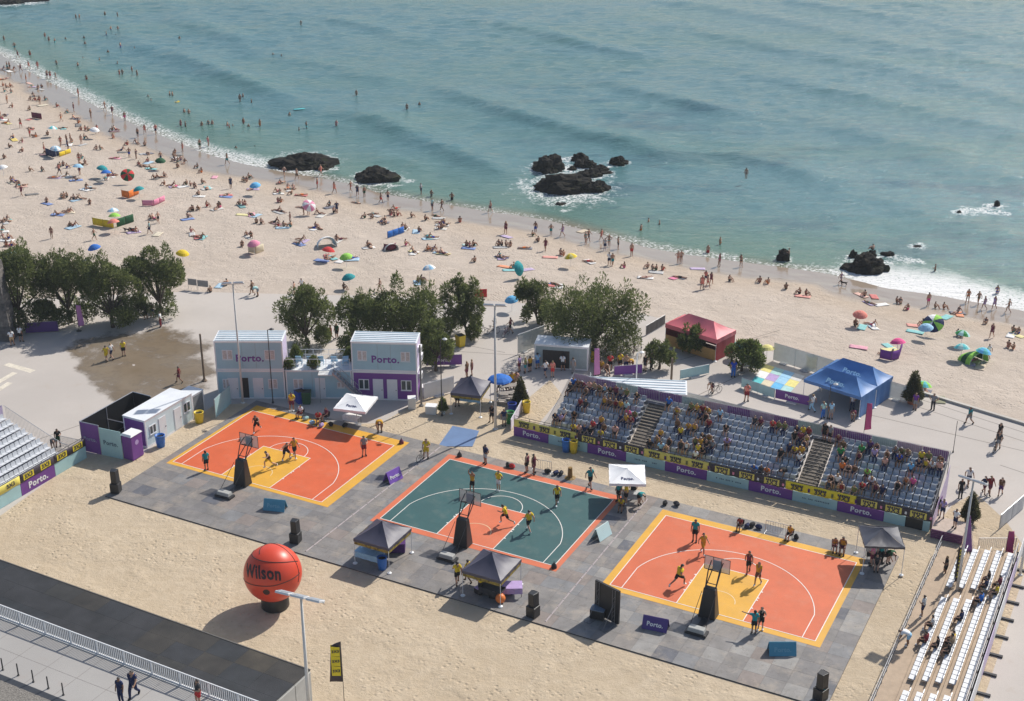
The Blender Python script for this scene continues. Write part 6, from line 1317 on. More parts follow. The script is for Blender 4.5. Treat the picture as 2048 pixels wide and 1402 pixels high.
# --- people about the plaza
PLAZA = [(214, 722, 'walk', 40, W(tee='yellow', shorts='yellow'), 'person in yellow walking on the damp patch'), (224, 719, 'walk', 60, W(tee='white', shorts='navy'), 'person in white walking on the damp patch'), (248, 712, 'stand', 200, W(tee='yellow', shorts='black'), 'person in yellow shirt and black shorts on the damp patch'),
    (25, 692, 'casual', 20, W(tee='white', shorts='tan'), 'left person in white at the foot of the pylon'), (42, 684, 'casual', 340, W(tee='white', shorts='black'), 'right person in white at the foot of the pylon'), (322, 654, 'stand', 90, W(tee='white', trousers='dark_red'), 'person in white shirt and red trousers under the trees'), (292, 640, 'casual', 30, W(tee='black', shorts='black'), 'person in black under the trees'), (305, 634, 'casual', 200, W(tee='maroon', shorts='navy'), 'person in maroon under the trees'),
    (359, 766, 'walk', 100, W(tee='dark_red', shorts='maroon'), 'person in dark red walking behind the white ticket cabin'), (505, 590, 'walk', 90, W(tank='brown', shorts='black'), 'walker at the sand edge left of the rounded tree'), (516, 593, 'bend', 90, W(tee='mint', shorts='grey'), 'person in mint bending at the sand edge'), (662, 680, 'walk', 120, W(dress='red'), 'person in red behind the container terrace'), (674, 678, 'stand', 150, W(tee='dark_green', shorts='black'), 'person in dark green behind the container terrace'),
    (990, 662, 'casual', 100, W(tee='grey', shorts='navy'), 'cyclist in grey beside the central light pole'), (1021, 666, 'walk', 70, W(tank='maroon', shorts='black'), 'cyclist in maroon right of the central light pole'), (1039, 744, 'stand', 60, W(tee='lilac', shorts='maroon'), 'person in lilac waiting left of the kiosk'), (1051, 746, 'casual', 80, W(tee='olive', shorts='teal'), 'person in olive waiting left of the kiosk'), (1060, 744, 'stand', 40, W(tee='gold', shorts='black'), 'person in gold waiting left of the kiosk'),
    (1075, 738, 'casual', 20, W(tee='light_blue', shorts='blue'), 'person in light blue at the kiosk counter'), (1091, 754, 'walk', 30, W(tee='white', shorts='navy'), 'person in white with navy shorts before the kiosk'), (1105, 755, 'stand', 0, W(tee='coral', shorts='red'), 'person in coral shirt before the kiosk'), (1125, 742, 'casual', 350, W(tee='white', shorts='charcoal'), 'person in white with charcoal shorts before the kiosk'), (1146, 748, 'stand', 330, W(tee='grey', trousers='grey'), 'person in grey right of the kiosk'), (1085, 728, 'casual', 10, W(tee='royal', shorts='white'), 'person in royal blue at the kiosk hatch'),
    (1193, 746, 'sit', 180, W(tee='olive', shorts='black'), 'guest in olive left of the purple barrier'), (1203, 744, 'sit', 150, W(tee='gold', shorts='brown'), 'guest in gold left of the purple barrier'), (1212, 748, 'sit', 200, W(tank='brown', shorts='black'), 'guest in brown left of the purple barrier'), (1220, 740, 'casual', 180, W(tee='red', shorts='black'), 'guest in red beside the purple barrier'), (1240, 738, 'casual', 190, W(tee='yellow', shorts='black'), 'guest in yellow behind the purple barrier'), (1252, 742, 'casual', 170, W(tee='tan', shorts='navy'), 'guest in tan behind the purple barrier'), (1262, 738, 'bend', 170, W(tee='gold', shorts='black'), 'guest in gold leaning behind the purple barrier'), (1290, 742, 'stand', 140, W(tee='black', shorts='charcoal'), 'guest in black by the sparse young tree'), (1302, 738, 'casual', 220, W(tee='navy', trousers='black'), 'guest in navy by the sparse young tree'),
    (934, 756, 'stand', 60, W(tee='brown', shorts='maroon'), 'person in brown just behind the black gazebo'), (944, 752, 'stand', 90, W(dress='maroon'), 'person in maroon dress just behind the black gazebo'), (1008, 852, 'stand', 190, W(tee='navy', shorts='grey'), 'person in navy shirt right of the central light pole'), (984, 845, 'casual', 150, W(tee='black', shorts='black'), 'person in black left of the central light pole'), (1024, 777, 'hips', 200, W(tee='gold', shorts='brown'), 'person in gold standing by the blue parasol'), (1033, 775, 'casual', 160, W(tee='salmon', shorts='tan'), 'person in salmon by the blue parasol'), (1000, 782, 'sit', 160, W(tee='maroon', shorts='black'), 'guest in maroon at the left picnic table'), (1012, 783, 'sit', 200, W(tank='dark_red', shorts='black'), 'guest in dark red at the far picnic table'), (915, 812, 'casual', 190, W(tee='charcoal', shorts='black'), 'person in charcoal inside the black gazebo'), (950, 800, 'stand', 180, W(tee='brown', shorts='black'), 'person in brown inside the black gazebo'),
    (1424, 786, 'bend', 120, W(tank='black', shorts='maroon'), 'person bending over a bicycle behind the grandstand'), (1493, 802, 'casual', 180, W(tee='coral', shorts='dark_red'), 'child in coral behind the grandstand'), (1466, 754, 'stand', 180, W(tee='royal', trousers='blue'), 'person in blue overalls under the small right tree'), (1624, 823, 'walk', 60, W(tee='white', trousers='light_blue'), 'person in white at the left of the blue tent'), (1645, 836, 'casual', 200, W(tee='mint', trousers='blue'), 'person in mint at the front of the blue tent'), (1661, 838, 'stand', 180, W(tee='light_blue', shorts='grey'), 'person in light blue at the front of the blue tent'), (1704, 822, 'casual', 160, W(tee='white', trousers='navy'), 'person in white inside the blue tent'), (1706, 842, 'bend', 160, W(tee='maroon', shorts='white'), 'person in maroon bending before the blue tent'),
    (1829, 820, 'stand', 160, W(tee='purple', shorts='grey'), 'person in purple beside the orange pot conifer'), (1865, 820, 'hips', 150, W(tee='grey', trousers='charcoal'), 'person in grey right of the orange pot conifer'), (1938, 848, 'walk', 100, W(tee='teal', shorts='grey'), 'walker in teal on the right plaza'), (1998, 880, 'walk', 120, W(tee='black', shorts='brown'), 'walker in black at the far right plaza'), (1995, 900, 'walk', 150, W(tee='charcoal', shorts='grey'), 'walker in charcoal pushing a bicycle at the far right'), (1936, 972, 'walk', 180, W(tee='white', shorts='navy'), 'walker in white behind the right lamp head'), (1920, 996, 'stand', 170, W(tee='black', trousers='black'), 'walker in black beside the grandstand end'), (1967, 988, 'walk', 200, W(tee='navy', shorts='maroon'), 'walker in navy with backpack right of the lamp head'), (1978, 990, 'walk', 190, W(tee='dark_red', shorts='maroon'), 'walker in dark red right of the lamp head'), (2000, 992, 'walk', 150, W(tee='brown', shorts='dark_purple'), 'walker in brown near the right edge'),
    (1884, 1036, 'casual', 150, W(tee='lilac', shorts='navy'), 'person in lilac on top of the purple steps'), (1909, 1056, 'hips', 120, W(tee='white', shorts='navy'), 'person in white on top of the purple steps'), (1873, 1030, 'stand', 160, W(tee='black', shorts='dark_green'), 'person in black beside the purple steps'), (1890, 1152, 'casual', 80, W(tee='black', shorts='black'), 'person in black leaning on the stand rail'), (118, 893, 'casual', 200, W(tee='black', shorts='dark_green'), 'person in black at the end of the left stand'), (107, 900, 'bend', 210, W(tee='charcoal', shorts='maroon'), 'person crouching at the end of the left stand'), (2016, 692, 'stand', 0, W(shorts='black'), None)]
for (px, py, pn, fa, wr, lb) in PLAZA:
    if lb is None: continue
    p = GB(px, py)
    if 'purple steps' in lb and 'beside' not in lb: p = G(px, py, .78 + LAND)
    person(pn, p, R(fa), dict(wr, shoes='black'), lb, hair=rnd.choice(['black', 'brown', 'brown', 'blond']), group='people on the plaza')
# --- spectators in the grandstand
AUD = '1134,761,blue 1141,758,charcoal 1150,757,brown 1157,760,maroon 1164,760,salmon 1173,757,brown 1180,762,tan 1192,770,olive 1204,769,light_blue 1220,773,black 1231,773,maroon 1248,780,grey 1258,779,olive 1282,787,black 1156,802,dark_red 1164,806,charcoal 1148,817,black 1207,802,gold 1218,802,brown 1225,804,dark_red 1232,804,gold 1244,808,mint 1252,823,hot_pink 1258,829,gold 1265,830,dark_red 1272,833,olive 1251,836,navy 1104,827,navy 1112,828,lilac 1123,824,offwhite 1145,848,yellow 1155,852,salmon 1164,852,navy 1187,841,red 1197,838,gold 1206,843,brown 1201,855,yellow 1187,852,black 1235,852,salmon 1359,813,yellow 1326,795,blue 1389,810,olive 1398,813,gold 1408,816,dark_red 1417,817,gold 1394,827,navy 1412,830,black 1438,817,light_blue 1457,850,black 1359,850,brown 1368,855,yellow 1380,852,gold 1394,855,gold 1410,862,black 1420,845,dark_red 1315,866,gold 1321,871,gold 1307,880,black 1327,885,light_blue 1338,888,tan 1345,878,black 1359,878,charcoal 1370,881,white 1384,881,olive 1398,876,gold 1408,874,gold 1396,885,yellow 1408,890,black 1417,890,black 1429,892,grey 1389,902,white 1455,883,lilac 1511,925,blue 1524,932,charcoal 1534,935,orange 1562,894,black 1575,892,navy 1592,897,yellow 1602,899,gold 1613,901,white 1514,836,charcoal 1526,841,maroon 1552,841,red 1564,846,olive 1572,846,olive 1592,854,navy 1605,856,yellow 1615,859,dark_red 1628,856,yellow 1590,871,black 1605,874,maroon 1620,873,navy 1680,866,maroon 1684,887,brown 1679,904,green 1691,917,black 1689,927,orange 1696,937,charcoal 1709,940,brown 1719,894,green 1724,904,maroon 1740,882,dark_purple 1757,887,navy 1752,902,lilac 1775,907,brown 1770,917,salmon 1793,915,royal 1795,889,grey 1808,894,olive 1818,896,tan 1841,904,yellow 1851,902,olive 1882,915,brown 1816,930,sky 1834,922,navy 1856,922,yellow 1869,925,white 1887,932,salmon 1737,943,lime 1745,963,white 1729,968,red 1760,968,maroon 1775,973,navy 1717,974,olive 1689,969,dark_red 1803,963,black 1815,950,orange 1828,963,hot_pink 1656,953,black 1653,965,navy 1676,950,white'
taken = set(); RW = ['front', 'second', 'third', 'fourth', 'fifth', 'sixth', 'seventh', 'top']; BN = ['left', 'middle', 'right']
proj = [(s, pxl(U(23.1 + s[3], 17.5 + s[4], LAND + s[5] + .95))) for s in spots]
for it in AUD.split():
    x, y, col = it.split(','); x = int(x); y = int(y)
    s = min((q for q in proj if q[0][:3] not in taken), key=lambda q: abs(q[1][0] - x) + 1.6 * abs(q[1][1] - y))[0]; taken.add(s[:3])
    wd = rnd.choice([dict(tee=col, shorts='black'), dict(tee=col, shorts='navy'), dict(tank=col, shorts='charcoal'), dict(tee=col, trousers='navy')])
    person(rnd.choice(['sit', 'sit', 'sit_lean']), U(23.1 + s[3], 17.5 + s[4] - .03, LAND + s[5] - .01), T0 + R(180 + rnd.uniform(-20, 20)), dict(wd, shoes=rnd.choice(['white', 'black', 'grey'])), 'spectator in %s in the %s row of the grandstand %s block' % (col.replace('_', ' '), RW[s[0]], BN[s[1]]), hair=rnd.choice(['black', 'brown', 'brown', 'blond', 'grey']), group='grandstand spectators')
for (px, py, pn, col, lb) in [(1648, 868, 'stand', 'black', 'spectator in black standing at the top of the right stairs'), (1659, 872, 'stand', 'grey', 'spectator in grey standing at the top of the right stairs'), (1568, 945, 'bend', 'black', 'spectator in black bending at the foot of the right stairs')]:
    z = LAND + (3.0 if py < 900 else .86); person(pn, G(px, py + 14, z), T0 + R(160), W(tee=col, shorts='black', shoes='black'), lb, hair='black', group='grandstand spectators')
RSP = '1868,1240,offwhite 1858,1275,dark_red 1872,1278,black 1895,1290,black 1905,1280,tan 1915,1270,yellow 1925,1225,navy 1985,1150,black 1992,1160,maroon 1978,1172,navy 1990,1172,yellow 1970,1182,blue'
takr = set(); prr = [(s, pxl(U(60, -9, LAND) + E1 * s[1] + E2 * s[2] + Vector((0, 0, s[3] + .9)))) for s in rsp]
for it in RSP.split():
    x, y, col = it.split(','); s = min((q for q in prr if q[0] not in takr), key=lambda q: abs(q[1][0] - int(x)) + abs(q[1][1] - int(y)))[0]; takr.add(s)
    person('sit', U(60, -9, LAND) + E1 * (s[1] - .03) + E2 * s[2] + Vector((0, 0, s[3] - .01)), T0 + R(90 + rnd.uniform(-20, 20)), W(tee=col, shorts='black', shoes='white'), 'spectator in %s seated in the %s row of the lower right stand' % (col.replace('_', ' '), RW[s[0]]), hair='black', group='lower right stand spectators')
person('bend', U(60.6, 1.6, LAND + .31), T0 + R(90), W(tee='white', shorts='light_blue', shoes='white'), 'spectator in white leaning over the front rail of the lower right stand', hair='grey', group='lower right stand spectators')
person('casual', U(60.75, 5.4, LAND + .31), T0 + R(80), W(tee='offwhite', shorts='navy', shoes='white'), 'spectator in off white standing on the front walkway of the lower right stand', hair='brown', group='lower right stand spectators')
# ------------------------------------------------------------------ beach umbrellas, windbreaks, towels
MARKS = []                                           # (px, py, phrase) used to say where a bather is
def slope_quat(x, y):
    e = .8; n_ = Vector((gz(x - e, y) - gz(x + e, y), gz(x, y - e) - gz(x, y + e), 2 * e)).normalized(); return n_.to_track_quat('Z', 'Y')
def short(ph_):
    for a, b in (('bright blue umbrella in the upper left', 'bright blue umbrella'), ('small teal umbrella behind the blue one', 'small teal umbrella'), ('pale blue umbrella left of the teal one', 'upper pale blue umbrella'), ('turquoise and white umbrella near the far left', 'turquoise and white umbrella'), ('plain white umbrella near the upper left waterline', 'plain white umbrella'), ('white and pale blue umbrella over the navy windbreak', 'navy windbreak'), ('teal umbrella above the orange windbreak', 'orange windbreak'), ('white umbrella above the lime one', 'yellow windbreak'), ('lime umbrella above the coral one', 'yellow windbreak'), ('coral umbrella behind the yellow windbreak', 'yellow windbreak'), ('sky blue umbrella near the long rock', 'upper sky blue umbrella'), ('blue umbrella above the left trees', 'lower blue umbrella'), ('yellow umbrella right of the left trees', 'left yellow umbrella'), ('pink umbrella over the sand coloured windbreak', 'cream windbreak'), ('red umbrella before the white beach tent', 'red umbrella'), ('lime umbrella in the middle of the beach', 'middle lime umbrella'), ('teal umbrella near the pavement', 'lower teal umbrella'), ('white umbrella above the middle trees', 'middle white umbrella'), ('yellow umbrella below the rock cluster', 'right yellow umbrella'), ('sky blue umbrella by the slim forked tree', 'slim forked tree'), (' at the right', ''), ('hot pink umbrella over the purple windbreak', 'hot pink umbrella'), ('turquoise and lime umbrella behind the conifer', 'turquoise and lime umbrella'), ('lime umbrella behind the small right tree', 'small right tree'), ('pale yellow umbrella behind the small right tree', 'small right tree'), ('turquoise umbrella right of the red tent', 'red tent'), ('dark green umbrella near the upper waterline', 'dark green umbrella'), ('tilted pink umbrella below the long rock', 'tilted pink umbrella'), ('tilted teal umbrella left of the yellow one', 'tilted teal umbrella'), ('low yellow windbreak beside the navy one', 'navy windbreak'), (' near the far left', ''), (' in the middle', ''), (' at the pavement', ''), ('sand coloured windbreak', 'cream windbreak')): ph_ = ph_.replace(a, b)
    return ph_
def umbrella(px, py, cols, phrase, tilt=12, r=.78, az=None):
    p = G(px, py, -.6 + 1.7)
    for _ in range(4): z = max(gz(p.x, p.y), SEA); p = G(px, py, z + 1.75)
    p.z = z; rr = random.Random(px * 7 + py); az = rr.uniform(0, 360) if az is None else az
    o = thing('beach_umbrella', phrase[0].upper() * 0 + phrase.replace('the ', '', 1) + ' planted on the beach', 'umbrella', p, R(az), 'beach umbrellas')
    mb = MB(); mb.tube((0, 0, -.05), (0, 0, 1.2), .02, 6); child(mb, 'pole', ALU, o)
    top = thing('canopy', None, None, (0, 0, 1.2)); C.objects.unlink(top); bpy.data.objects.remove(top)
    M = Matrix.Rotation(R(tilt), 3, 'X'); mb = MB(); k = 16
    for q in range(k):
        a0, a1 = 2 * math.pi * q / k, 2 * math.pi * (q + 1) / k; mb.mi = (q // 2) % len(cols); prev = None
        for (rr_, zz) in ((0.02, .56), (.35, .52), (.7, .36), (1.0, .10)):
            s0 = 1 - (.04 if q % 2 == 0 and rr_ == 1 else 0); cur = [M @ Vector((r * rr_ * math.cos(a), r * rr_ * math.sin(a), zz)) + Vector((0, 0, 1.2)) for a in (a0, a1)]
            if prev: mb.add([prev[0], prev[1], cur[1], cur[0]], [(0, 3, 2, 1)])
            prev = cur
    child(mb, 'canopy', [cm(c_) for c_ in cols], o)
    mb = MB(); mb.tube((0, 0, 1.18), M @ Vector((0, 0, .62)) + Vector((0, 0, 1.2)), .018, 6); child(mb, 'stick', ALU, o)
    MARKS.append((px, py + 26 * 130 / max(90, p.y), short(phrase))); return o
for a in [(211, 340, ['blue'], 'the bright blue umbrella in the upper left'), (203, 331, ['teal'], 'the small teal umbrella behind the blue one'), (155, 328, ['light_blue'], 'the pale blue umbrella left of the teal one'), (104, 252, ['turquoise', 'white'], 'the turquoise and white umbrella near the far left'), (188, 255, ['white'], 'the plain white umbrella near the upper left waterline'),
          (110, 292, ['white', 'light_blue'], 'the white and pale blue umbrella over the navy windbreak'), (4, 330, ['white'], 'the white umbrella at the left edge'), (277, 373, ['teal'], 'the teal umbrella above the orange windbreak'), (225, 416, ['white', 'light_blue'], 'the white umbrella above the lime one'), (228, 426, ['lime'], 'the lime umbrella above the coral one'), (226, 438, ['coral'], 'the coral umbrella behind the yellow windbreak'),
          (510, 365, ['sky'], 'the sky blue umbrella near the long rock'), (188, 489, ['blue'], 'the blue umbrella above the left trees'), (364, 500, ['yellow'], 'the yellow umbrella right of the left trees'), (507, 481, ['pink'], 'the pink umbrella over the sand coloured windbreak'), (656, 494, ['red'], 'the red umbrella before the white beach tent'), (692, 507, ['lime'], 'the lime umbrella in the middle of the beach'), (697, 548, ['teal'], 'the teal umbrella near the pavement'),
          (858, 530, ['white', 'light_blue'], 'the white umbrella above the middle trees'), (1142, 507, ['pale_yellow', 'yellow'], 'the yellow umbrella below the rock cluster'), (1024, 592, ['sky'], 'the sky blue umbrella by the slim forked tree'), (1721, 622, ['coral'], 'the coral umbrella at the right'), (1853, 648, ['light_blue'], 'the pale blue umbrella at the right'), (1797, 677, ['hot_pink'], 'the hot pink umbrella over the purple windbreak'), (1926, 661, ['mint', 'green'], 'the mint umbrella at the right'), (1925, 688, ['turquoise', 'mint'], 'the turquoise and mint umbrella at the right'),
          (1968, 696, ['sky', 'turquoise'], 'the sky blue umbrella at the right'), (1848, 763, ['turquoise', 'lime'], 'the turquoise and lime umbrella behind the conifer'), (1513, 688, ['lime', 'green'], 'the lime umbrella behind the small right tree'), (1535, 690, ['pale_yellow'], 'the pale yellow umbrella behind the small right tree'), (1478, 684, ['turquoise'], 'the turquoise umbrella right of the red tent'), (320, 316, ['dark_green'], 'the dark green umbrella near the upper waterline')]: umbrella(*a)
for a in [(254, 343, ['red', 'dark_green'], 'the tilted red and green umbrella', 50, .95, 20), (617, 404, ['pink', 'white'], 'the tilted pink umbrella below the long rock', 45, .9, 30), (1036, 528, ['teal'], 'the tilted teal umbrella left of the yellow one', 70, .9, 60), (1868, 638, ['navy', 'lime', 'white'], 'the navy and lime striped umbrella at the right', 40, 1.1, -30)]: umbrella(*a)
def windbreak(pts, col, h, phrase):
    P = [GB(*q) for q in pts]; c0 = P[0].copy(); o = thing('windbreak', phrase.replace('the ', '', 1) + ' standing on the beach', 'windbreak', c0, 0, 'windbreaks')
    for a, b in zip(P[:-1], P[1:]):
        n_ = max(1, round((b - a).length / 1.2))
        for k in range(n_):
            q0 = a.lerp(b, k / n_) - c0; q1 = a.lerp(b, (k + 1) / n_) - c0; mb = MB(); zz = Vector((0, 0, h)); e = Vector((0, 0, .05)); mb.sheet(q0 + e, q1 + e, q1 + zz, q0 + zz, .015, 8, 3, lambda x, y: .10 * math.sin(x * math.pi) * math.sin(y * math.pi)); child(mb, 'panel', cm(col), o, True)
            mb = MB(); mb.tube(q0 - Vector((0, 0, .1)), q0 + Vector((0, 0, h + .1)), .02, 5); child(mb, 'stake', WOODM, o)
    MARKS.append((sum(q[0] for q in pts) / len(pts), sum(q[1] for q in pts) / len(pts), short(phrase)))
for a in [([(186, 450), (207, 454), (228, 457)], 'yellow', 1.0, 'the yellow windbreak'), ([(234, 455), (268, 444)], 'dark_green', 1.1, 'the dark green windbreak'), ([(244, 394), (258, 397), (278, 388)], 'orange', 1.0, 'the orange windbreak'), ([(285, 412), (308, 412), (330, 402)], 'pink', .8, 'the dusty pink windbreak'), ([(92, 310), (105, 315), (119, 312)], 'navy', 1.1, 'the navy windbreak'), ([(119, 314), (142, 306)], 'yellow', .7, 'the low yellow windbreak beside the navy one'),
          ([(64, 236), (84, 239)], 'maroon', 1.0, 'the maroon windbreak near the far left'), ([(775, 477), (808, 466)], 'blue', .9, 'the blue windbreak in the middle'), ([(497, 505), (512, 508), (528, 503)], 'cream', 1.0, 'the sand coloured windbreak'), ([(768, 500), (782, 502), (792, 498)], 'maroon', .8, 'the maroon windbreak in the middle'), ([(950, 596), (974, 595)], 'red', 1.0, 'the red windbreak at the pavement'), ([(1759, 717), (1782, 722), (1797, 718), (1803, 697)], 'purple', 1.0, 'the purple windbreak at the right')]: windbreak(*a)
def dome_tent(px, py, w_, h, cols, phrase):
    p = GB(px, py); o = thing('beach_tent', phrase.replace('the ', '', 1) + ' on the beach', 'tent', p, R(rnd.uniform(-30, 30)), 'beach tents'); mb = MB(); n_ = 10; vs_ = []
    for j in range(n_ + 1):
        t = math.pi * j / n_
        for i in range(9):
            s = i / 8; hh = 1 - .55 * s ** 2; vs_.append((w_ / 2 * math.cos(t) * (1 - .2 * s), -w_ * .35 + w_ * .7 * s, h * hh * math.sin(t) ** .8))
    for j in range(n_):
        for i in range(8): mb.mi = (i // 3) % len(cols); mb.add([vs_[j * 9 + i], vs_[j * 9 + i + 1], vs_[(j + 1) * 9 + i + 1], vs_[(j + 1) * 9 + i]], [(0, 1, 2, 3)])
    child(mb, 'shell', [cm(c_) for c_ in cols], o); mb = MB(); mb.path([Vector(vs_[j * 9]) for j in range(n_ + 1)], .015, 4); child(mb, 'hoop', ALU, o); MARKS.append((px, py, short(phrase)))
dome_tent(652, 492, 2.4, 1.4, ['white', 'light_blue'], 'the white pop up beach tent'); dome_tent(1944, 722, 2.6, 1.2, ['lime', 'dark_green'], 'the green pop up beach tent'); dome_tent(780, 499, 1.8, .9, ['offwhite', 'maroon'], 'the small white and maroon shelter')
MARKS += [(600, 345, 'the long waterline rock'), (752, 370, 'the humped rock'), (1135, 400, 'the rock cluster'), (1736, 555, 'the big square surf rock'), (1567, 528, 'the slanting rock'), (352, 206, 'the yellow float'), (1404, 660, 'the red tent'), (1690, 715, 'the blue tent'), (120, 490, 'the left trees'), (600, 218, 'the green surfboard'), (1994, 412, 'the far right white water')]
def near_phrase(px, py):
    mx, my, ph_ = min(MARKS, key=lambda m: math.hypot(m[0] - px, (m[1] - py) * 1.5)); dx, dy = px - mx, (py - my) * 1.5
    return ('left of ' if dx < 0 else 'right of ') + ph_ if abs(dx) > abs(dy) else ('beyond ' if dy < 0 else 'in front of ') + ph_
NAMED = []                                           # (object, base label, px) -> ordinals later
TW = [];
def towel_mesh(seed):
    rr = random.Random(seed); mb = MB(); a, b = rr.uniform(-.06, .06), rr.uniform(-.06, .06)
    mb.sheet((-.45 + a, -.9, .01), (.45, -.9 + b, .01), (.45 - a, .9, .01), (-.45, .9 - b, .01), .012, 5, 8, lambda x, y: .02 * noise.noise(Vector((x * 3, y * 4, seed))) + .012); return mb.mesh('towel', cm('white'), True)
TWM = [towel_mesh(i) for i in range(5)]
def towel(px, py, col, rz=None, sc=1.0):
    p = GB(px, py); o = inst('beach_towel', rnd.choice(TWM), None, p + Vector((0, 0, .03)), m=mat('towel_' + col, [c_ * .68 + .32 * g_ for c_, g_ in zip(COL[col], (.50, .47, .43))], .8, .14, 2.5, spec=.2), sc=sc); rz = rnd.uniform(0, 6.28) if rz is None else rz
    o.rotation_euler = (slope_quat(p.x, p.y).to_matrix() @ Matrix.Rotation(rz, 3, 'Z')).to_euler(); o['category'] = 'towel'; o['group'] = 'beach towels'
    NAMED.append((o, '%s towel %s' % (col.replace('_', ' '), near_phrase(px, py)), px)); return p, rz
SWIMC = ['navy', 'black', 'royal', 'red', 'teal', 'dark_green', 'charcoal', 'hot_pink', 'maroon', 'turquoise', 'orange', 'black']
def bather(px, py, pn, verb, z=0.0, wear=None, rz=None, sc=None, group='bathers on the beach'):
    p = GB(px, py); p.z += z; f = rnd.random() < .5; c_ = rnd.choice(SWIMC); wear = wear or (dict(top=c_, briefs=c_) if f else dict(shorts=c_))
    wn = list(wear.items())[0]; word = {'top': 'bikini', 'shorts': 'swim shorts', 'tee': 'shirt', 'dress': 'dress', 'tank': 'vest', 'briefs': 'briefs'}[wn[0]]
    person(pn, p, rnd.uniform(0, 6.28) if rz is None else rz, wear, 'bather in %s %s %s %s' % (wn[1].replace('_', ' '), word, verb, near_phrase(px, py)), hair=rnd.choice(['black', 'brown', 'brown', 'blond']), sc=sc or rnd.uniform(.92, 1.0), group=group, px=(px, py))
def pts(s): return [tuple(int(v) for v in q.split(',')) for q in s.split()]
for x, y in pts('30,101 36,116 42,143 58,138 76,139 95,157 101,157 112,161 157,194 210,221 225,230 250,242 290,268 312,269 366,304 400,298 417,293 455,329 148,224 123,243 42,256 195,268 122,293 136,300 273,318 259,315 322,324 160,350 119,350 44,392 462,377 300,468 317,446 104,477 189,480 569,354 594,360 635,376 669,387 702,384 715,392 729,394 762,407 776,402 842,389 865,421 884,422 981,425 1012,468 642,352 608,430 617,430 581,447 674,426 589,590 604,584 760,584 1071,467 1102,470 1125,473 1171,488 1177,483 1203,481 1218,494 1210,501 1236,498 1263,512 1218,531 1225,532 1091,502 1356,528 1362,527 1439,533 1481,534 1404,579 1415,577 1411,566 1422,570 1681,569 1935,606 1956,610 1968,619 1988,619 2016,626 1856,612 1983,676 1976,717'):
    bather(x, y, rnd.choice(['stand', 'walk', 'walk', 'casual', 'hips', 'walk']), 'walking by', wear=rnd.choice([None, None, None, dict(tee=rnd.choice(['white', 'light_grey', 'navy', 'coral', 'mint']), shorts='navy'), dict(dress=rnd.choice(['coral', 'maroon', 'lilac']))]))
for x, y in pts('60,220 26,215 113,214 136,226 62,200 72,201 80,202 90,201 163,261 170,260 176,262 96,271 28,277 226,276 168,277 256,290 290,292 194,299 200,300 18,296 46,304 8,318 297,324 350,322 356,324 362,321 355,336 396,336 404,345 127,332 133,336 121,335 84,342 328,353 374,370 380,372 389,375 404,368 330,370 488,362 494,363 94,405 180,408 375,436 398,391 480,410 485,411 491,410 485,492 5,172 12,176 20,174 8,184 22,186 584,389 556,404 561,405 620,412 627,413 660,412 667,425 558,452 567,454 583,454 513,447 522,447 731,436 745,436 781,431 788,432 794,431 772,449 822,435 850,441 920,445 838,465 810,491 933,493 939,494 946,492 998,491 1005,492 950,525 835,564 842,563 687,578 1011,492 1022,493 1077,484 1064,472 1029,537 1121,510 1128,512 1250,536 1296,537 1304,540 1314,541 1324,541 1458,562 1520,566 1537,568 1572,579 1600,588 1611,590 1730,593 1792,606 1801,607 1816,619 1869,616 1886,617 1972,647 2025,665 2037,667 2016,695 2028,699 1914,672 1921,673 1871,652 1846,652 1710,651 422,585 455,571'):
    bather(x, y, 'ground', 'sitting')
for x, y in pts('10,231 150,238 14,247 62,258 125,257 296,308 230,317 302,338 152,361 132,353 109,356 212,358 414,378 506,379 115,430 452,391 503,430 395,475 404,476 602,391 598,489 858,475 864,476 663,516 655,514 880,506 886,508 1003,515 1050,497 1002,516 1179,524 1111,570 1291,556 1358,556 1744,651 1915,626 1739,607 1851,786 173,377 180,378 827,505 703,518 1943,722 1777,712'):
    c_ = rnd.choice(['white', 'light_blue', 'turquoise', 'pink', 'blue', 'red', 'offwhite', 'navy', 'pale_yellow', 'lilac', 'coral']); p, rz = towel(x, y, c_); bather(x, y, rnd.choice(['lie', 'lie', 'recline']), 'lying', rz=rz + math.pi, z=.04)
